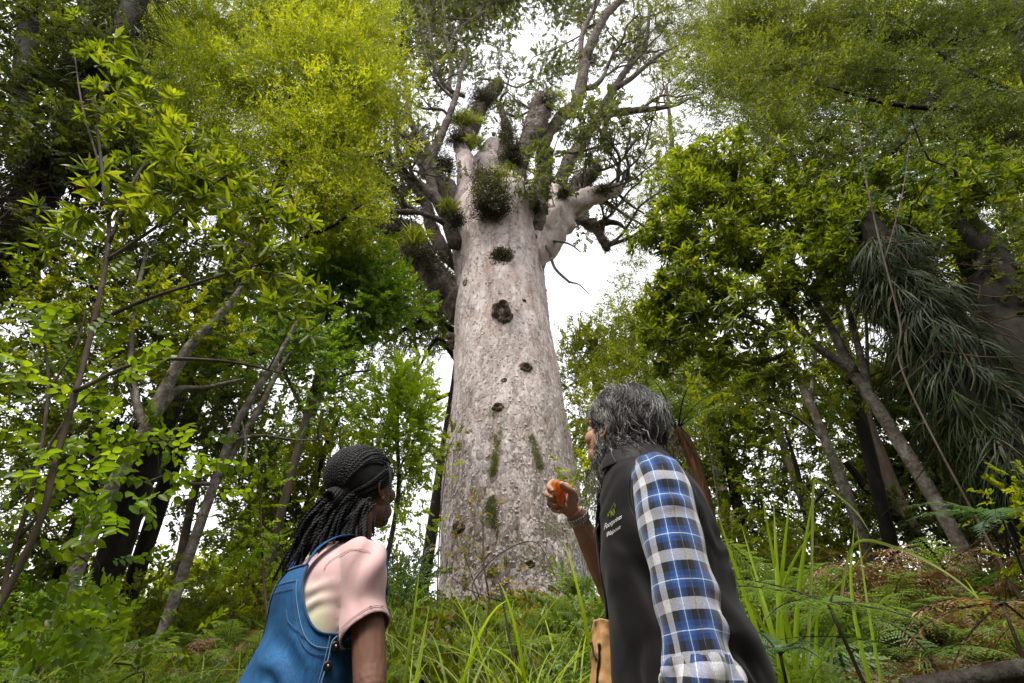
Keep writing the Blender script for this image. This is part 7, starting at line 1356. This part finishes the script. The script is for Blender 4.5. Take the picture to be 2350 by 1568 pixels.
    fl = G.reshape(-1, 3); nn = nrm((G - np.stack([I(0), I(1), zz], -1)) * [1, 1, .2]).reshape(-1, 3); edge = np.clip((np.repeat(top[None], nz, 0).ravel() - fl[:, 2]) / .06, 0, 1)
    fl = fl + nn * ((folds(fl, nrm(np.array([0, 0, 1.]) + rr_ * .55), 11, .0085, .6, 5., 6) + .007 * pn(fl, 7, 3.)) * edge)[:, None]
    i = np.arange(nz - 1)[:, None] * nth; j = np.arange(nth)[None]; j2 = (j + 1) % nth; F = np.stack([i + j, i + j2, i + nth + j2, i + nth + j], -1).reshape(-1, 4)
    dn = mesh_obj('dungarees', fl, F, M['denim'], T); dn.modifiers.new('thick', 'SOLIDIFY').thickness = .004; db = bvh_of(fl, F); Gd = fl.reshape(nz, nth, 3)
    for k, (zo, rr2, mat) in enumerate([(-1, .0026, 'denimseam'), (-9, .0010, 'stitch'), (-13, .0008, 'denimseam')]):
        pts = Gd[zo] + nn.reshape(nz, nth, 3)[zo] * .0025; pts = np.vstack([pts, pts[:1]]); V, F = tube(pts, [rr2] * len(pts), 6, len(pts) * 2, caps=False); mesh_obj('edge_seam', V, F, M[mat], dn)
    pcs = [ringsolid([(-.512, 1.342, .70, .135, .165), (-.512, 1.342, .80, .138, .168)], f)]
    for a in (.082, -.082):
        c = np.array([-.51, 1.345, 0]) + rr_ * a; pcs.append(tube([c + [0, 0, .78], c + [0, 0, .60], c + [0, 0, .44], c + [0, 0, .25], c + [0, 0, .10]], [.098, .090, .078, .072, .070], 18, 24))
    V, F = solid('l', pcs, .007, 4); mesh_obj('trouser_legs', V, F, M['denim'], dn)
    # straps over the shoulders
    for sg in (1, -1):
        pts = [Gd[-1][np.argmin(np.abs(th - sg * R(165)))] + nrm(-f) * .001, rs_(-sg * .060, 1.27, -.082), rs_(-sg * .062, 1.302, -.050) + [.012, .012, 0], rs_(-sg * .066, 1.305, .0) + [.02, .02, 0], rs_(-sg * .068, 1.275, .060) + [.02, .02, 0], Gd[-1][np.argmin(np.abs(th - sg * R(24)))]]
        V, F = tube(pts, [(.016, .002)] * 6, 12, 40, ref=(0, 0, 1) if False else np.tile(nrm(np.cross(l, [0, 0, 1.]) * 0 + [0, 0, 1.]), (40, 1)) * 0 + nrm(f * -.6 + np.array([0, 0, .8]))); mesh_obj('strap', V, F, M['denim'], dn)
    # side placket with buttons and piping
    seam([(757, 1460), (750, 1490), (741, 1525), (729, 1568)], 'placket_seam', M['stitch'], .0009, dn, db, .0055); seam([(772, 1460), (760, 1475), (752, 1510), (742, 1545), (735, 1568)], 'placket_piping', M['stitch'], .0015, dn, db, .0065)
    seam([(661, 1400), (668, 1430), (700, 1462)], 'pocket_seam', M['denimseam'], .001, dn, db, .005)
    for k in ((768, 1483), (750, 1529)):
        h = db.ray_cast(Vector((0, 0, CAM_H)), Vector(ray(*k)).normalized())
        if h[0] is not None:
            n_ = np.array(h[1]); n_ = n_ if n_ @ ray(*k) < 0 else -n_; c = np.array(h[0]); V, F = tube([c + n_ * .002, c + n_ * .0085, c + n_ * .010], [.0095, .0095, .006], 20, 8); b = mesh_obj('button', V, F, M['button'], dn); V, F = tube([c + n_ * .0095, c + n_ * .0115], [.003, .002], 12, 4); mesh_obj('button_rivet', V, F, M['metal'], b)
    for a in (.075, -.075):
        c = np.array([-.50, 1.345, 0]) + rr_ * a; V, F = solid('b', [ellip(c + f * .05 + [0, 0, .045], (.125, .044, .042), 24, 14, np.stack([f, l, [0, 0, 1]], 1)), boxm(c + f * .05 + [0, 0, .015], (.25, .08, .028), np.stack([f, l, [0, 0, 1]], 1))], .006, 3); mesh_obj('shoe', V, F, M['shoe'], T)
    # hair: close cap, rope braids gathered at the back
    rad = np.array([.106, .086, .098]) * S; cc = np.array([-.012, 0, .030]) * S; wld = lambda q: hc + np.asarray(q) @ Mh.T; loc = lambda p: (p - hc) @ Ri.T
    V, F = ellip(np.zeros(3), np.ones(3), 70, 44); V = V * (rad + .001) + cc; face = (V[:, 0] > .050) & (V[:, 2] < .050); V[face] = cc + (V[face] - cc) * .84; sd_ = (V[:, 0] > .0) & (V[:, 2] < .012); V[sd_] = cc + (V[sd_] - cc) * .84; lowb = (V[:, 2] < -.04) & (V[:, 0] > -.03); V[lowb] = cc + (V[lowb] - cc) * .86
    V = V * (1 + .012 * pn(V, 60)[:, None]); hb_ = MB(); hb_.add(wld(V), F); tie_l = np.array([-.118, -.012, -.020]); tie = wld(tie_l)
    V, F = tube([wld(np.array([-.06, 0, 0])), tie], [.055, .024], 20, 10); hb_.add(V, F)
    hb_.build('hair_base', M['braid'], T); br = MB()
    surf = lambda d, k=1.02: cc + nrm(d) * 0 + (np.array(d) / np.linalg.norm(np.array(d) / rad)) * k
    starts = [(.55, y, 1.0 - abs(y) * .25) for y in np.linspace(-.92, .92, 21)] + [(.42, s_ * .95, z) for s_ in (-1, 1) for z in (.85, .6, .4, .2, .02, -.12)] + [(.78, s_ * .62, z) for s_ in (-1, 1) for z in (.75, .55, .38, .22, .08)] + [(.2, s_ * 1., z) for s_ in (-1, 1) for z in (.55, .35, .15)] + [(.1, s_ * 1, -.25) for s_ in (-1, 1)]
    for d0 in starts:
        d0 = np.array(d0); p0 = surf(d0); e_ = nrm((tie_l - cc) / rad); a_ = nrm((p0 - cc) / rad); pts = []
        for t_ in np.linspace(0, 1, 10): v_ = nrm(a_ * (1 - t_) + e_ * t_ + np.array([0, 0, .25]) * math.sin(t_ * 3.14) * (1 if d0[2] > .3 else -.2)); pts.append(wld(cc + v_ * rad * (1.035 + .05 * math.sin(t_ * 3.1) * (t_ > .5)) + rg.normal(0, .0006, 3)))
        pts.append(tie + rg.normal(0, .006, 3)); rope(br, pts, .0040, .0050, .018, rnd=rg)
    # band of braid wound round the tie
    for k in range(3): pts = [tie + nrm(tie - hc) * (.004 + k * .009) + (hl * math.cos(a) + hu * math.sin(a)) * (.025 - .001 * k) for a in np.linspace(0, 2 * np.pi, 16)]; rope(br, pts, .0055, .0055, .02, rnd=rg)
    # hanging braids: down behind the neck and over the back
    bk = -f
    def body_r(z): return np.interp(z, zq, q[:, 3]), np.interp(z, zq, q[:, 0]), np.interp(z, zq, q[:, 1])
    ends = [(638, 1352), (650, 1330), (660, 1318), (672, 1300), (688, 1280), (700, 1262), (712, 1270), (722, 1300), (716, 1290), (733, 1262), (745, 1250), (680, 1262), (668, 1290), (655, 1345), (645, 1310), (700, 1240), (690, 1300), (740, 1240), (728, 1285), (676, 1325)]
    ends = ends + [(a_ + rg.normal(0, 10), b_ + rg.normal(0, 12)) for a_, b_ in ends + ends]
    for k, (ex, ey) in enumerate(ends):
        Yb = 1.36 + .05 * rg.uniform(-1, 1) - .05 * (k % 3 == 0); e3 = P(ex, ey, Yb + .02); s0 = tie + rg.normal(0, .010, 3) if k % 3 else wld(np.array([-.095 + rg.uniform(0, .02), rg.uniform(-.05, .05), -.045]))
        md1 = s0 * .66 + e3 * .34 + bk * .022 + rg.normal(0, .006, 3) + [0, 0, .006]; md2 = s0 * .30 + e3 * .70 + bk * .016 + rg.normal(0, .006, 3); rope(br, [s0, md1, md2, e3], .0047, .0036, .017, rnd=rg)
    # under layer from the nape to the shoulders
    for k in range(46):
        y0 = rg.uniform(-.078, .065); s0 = wld(np.array([rg.uniform(-.085, -.035), y0, rg.uniform(-.055, -.02)])); e3 = P(rg.uniform(690, 858), rg.uniform(1212, 1262), 1.33 + .10 * rg.uniform(0, 1)); e3 = s0 * .08 + e3 * .92
        md = (s0 + e3) / 2 + bk * .018 + rg.normal(0, .006, 3); rope(br, [s0, md, e3], .0050, .0044, .018, rnd=rg)
    for k in range(66):                                             # thick bundle between head and shoulder
        t_ = k / 65.; s0 = P(775 + 80 * t_ + rg.normal(0, 4), 1128 + 30 * t_ + rg.normal(0, 8), 1.345 + .03 * rg.uniform(-1, 1)); e3 = P(690 + 150 * t_ + rg.normal(0, 7), 1262 - 32 * t_ + rg.normal(0, 8), 1.325 + .03 * rg.uniform(-1, 1))
        rope(br, [s0, s0 * .6 + e3 * .4 + bk * .012 + rg.normal(0, .003, 3), e3], .0050, .0044, .018, rnd=rg)
    # loose braids in front of the ear
    for pl in ([(882, 1050, 1.42), (893, 1072, 1.39), (896, 1102, 1.37), (893, 1135, 1.365), (888, 1165, 1.36), (884, 1195, 1.36), (882, 1208, 1.36)], [(862, 1180, 1.37), (857, 1205, 1.36), (858, 1232, 1.355)]):
        rope(br, [P(*k) for k in pl], .0046, .0040, .018, rnd=rg, taper_end=.012)
    rope(br, [P(752, 1098, 1.36), P(752, 1118, 1.35), P(766, 1134, 1.345)], .005, .005, .02, rnd=rg)
    br.build('braids', M['braid'], T)
M['pinkseam'] = cloth('pink_seam', (.50, .30, .30), 900); M['shoe'] = simple('shoe', (.35, .34, .33), .7)
build_girl()
for o in bpy.data.objects:
    if '_o' in o: del o['_o']
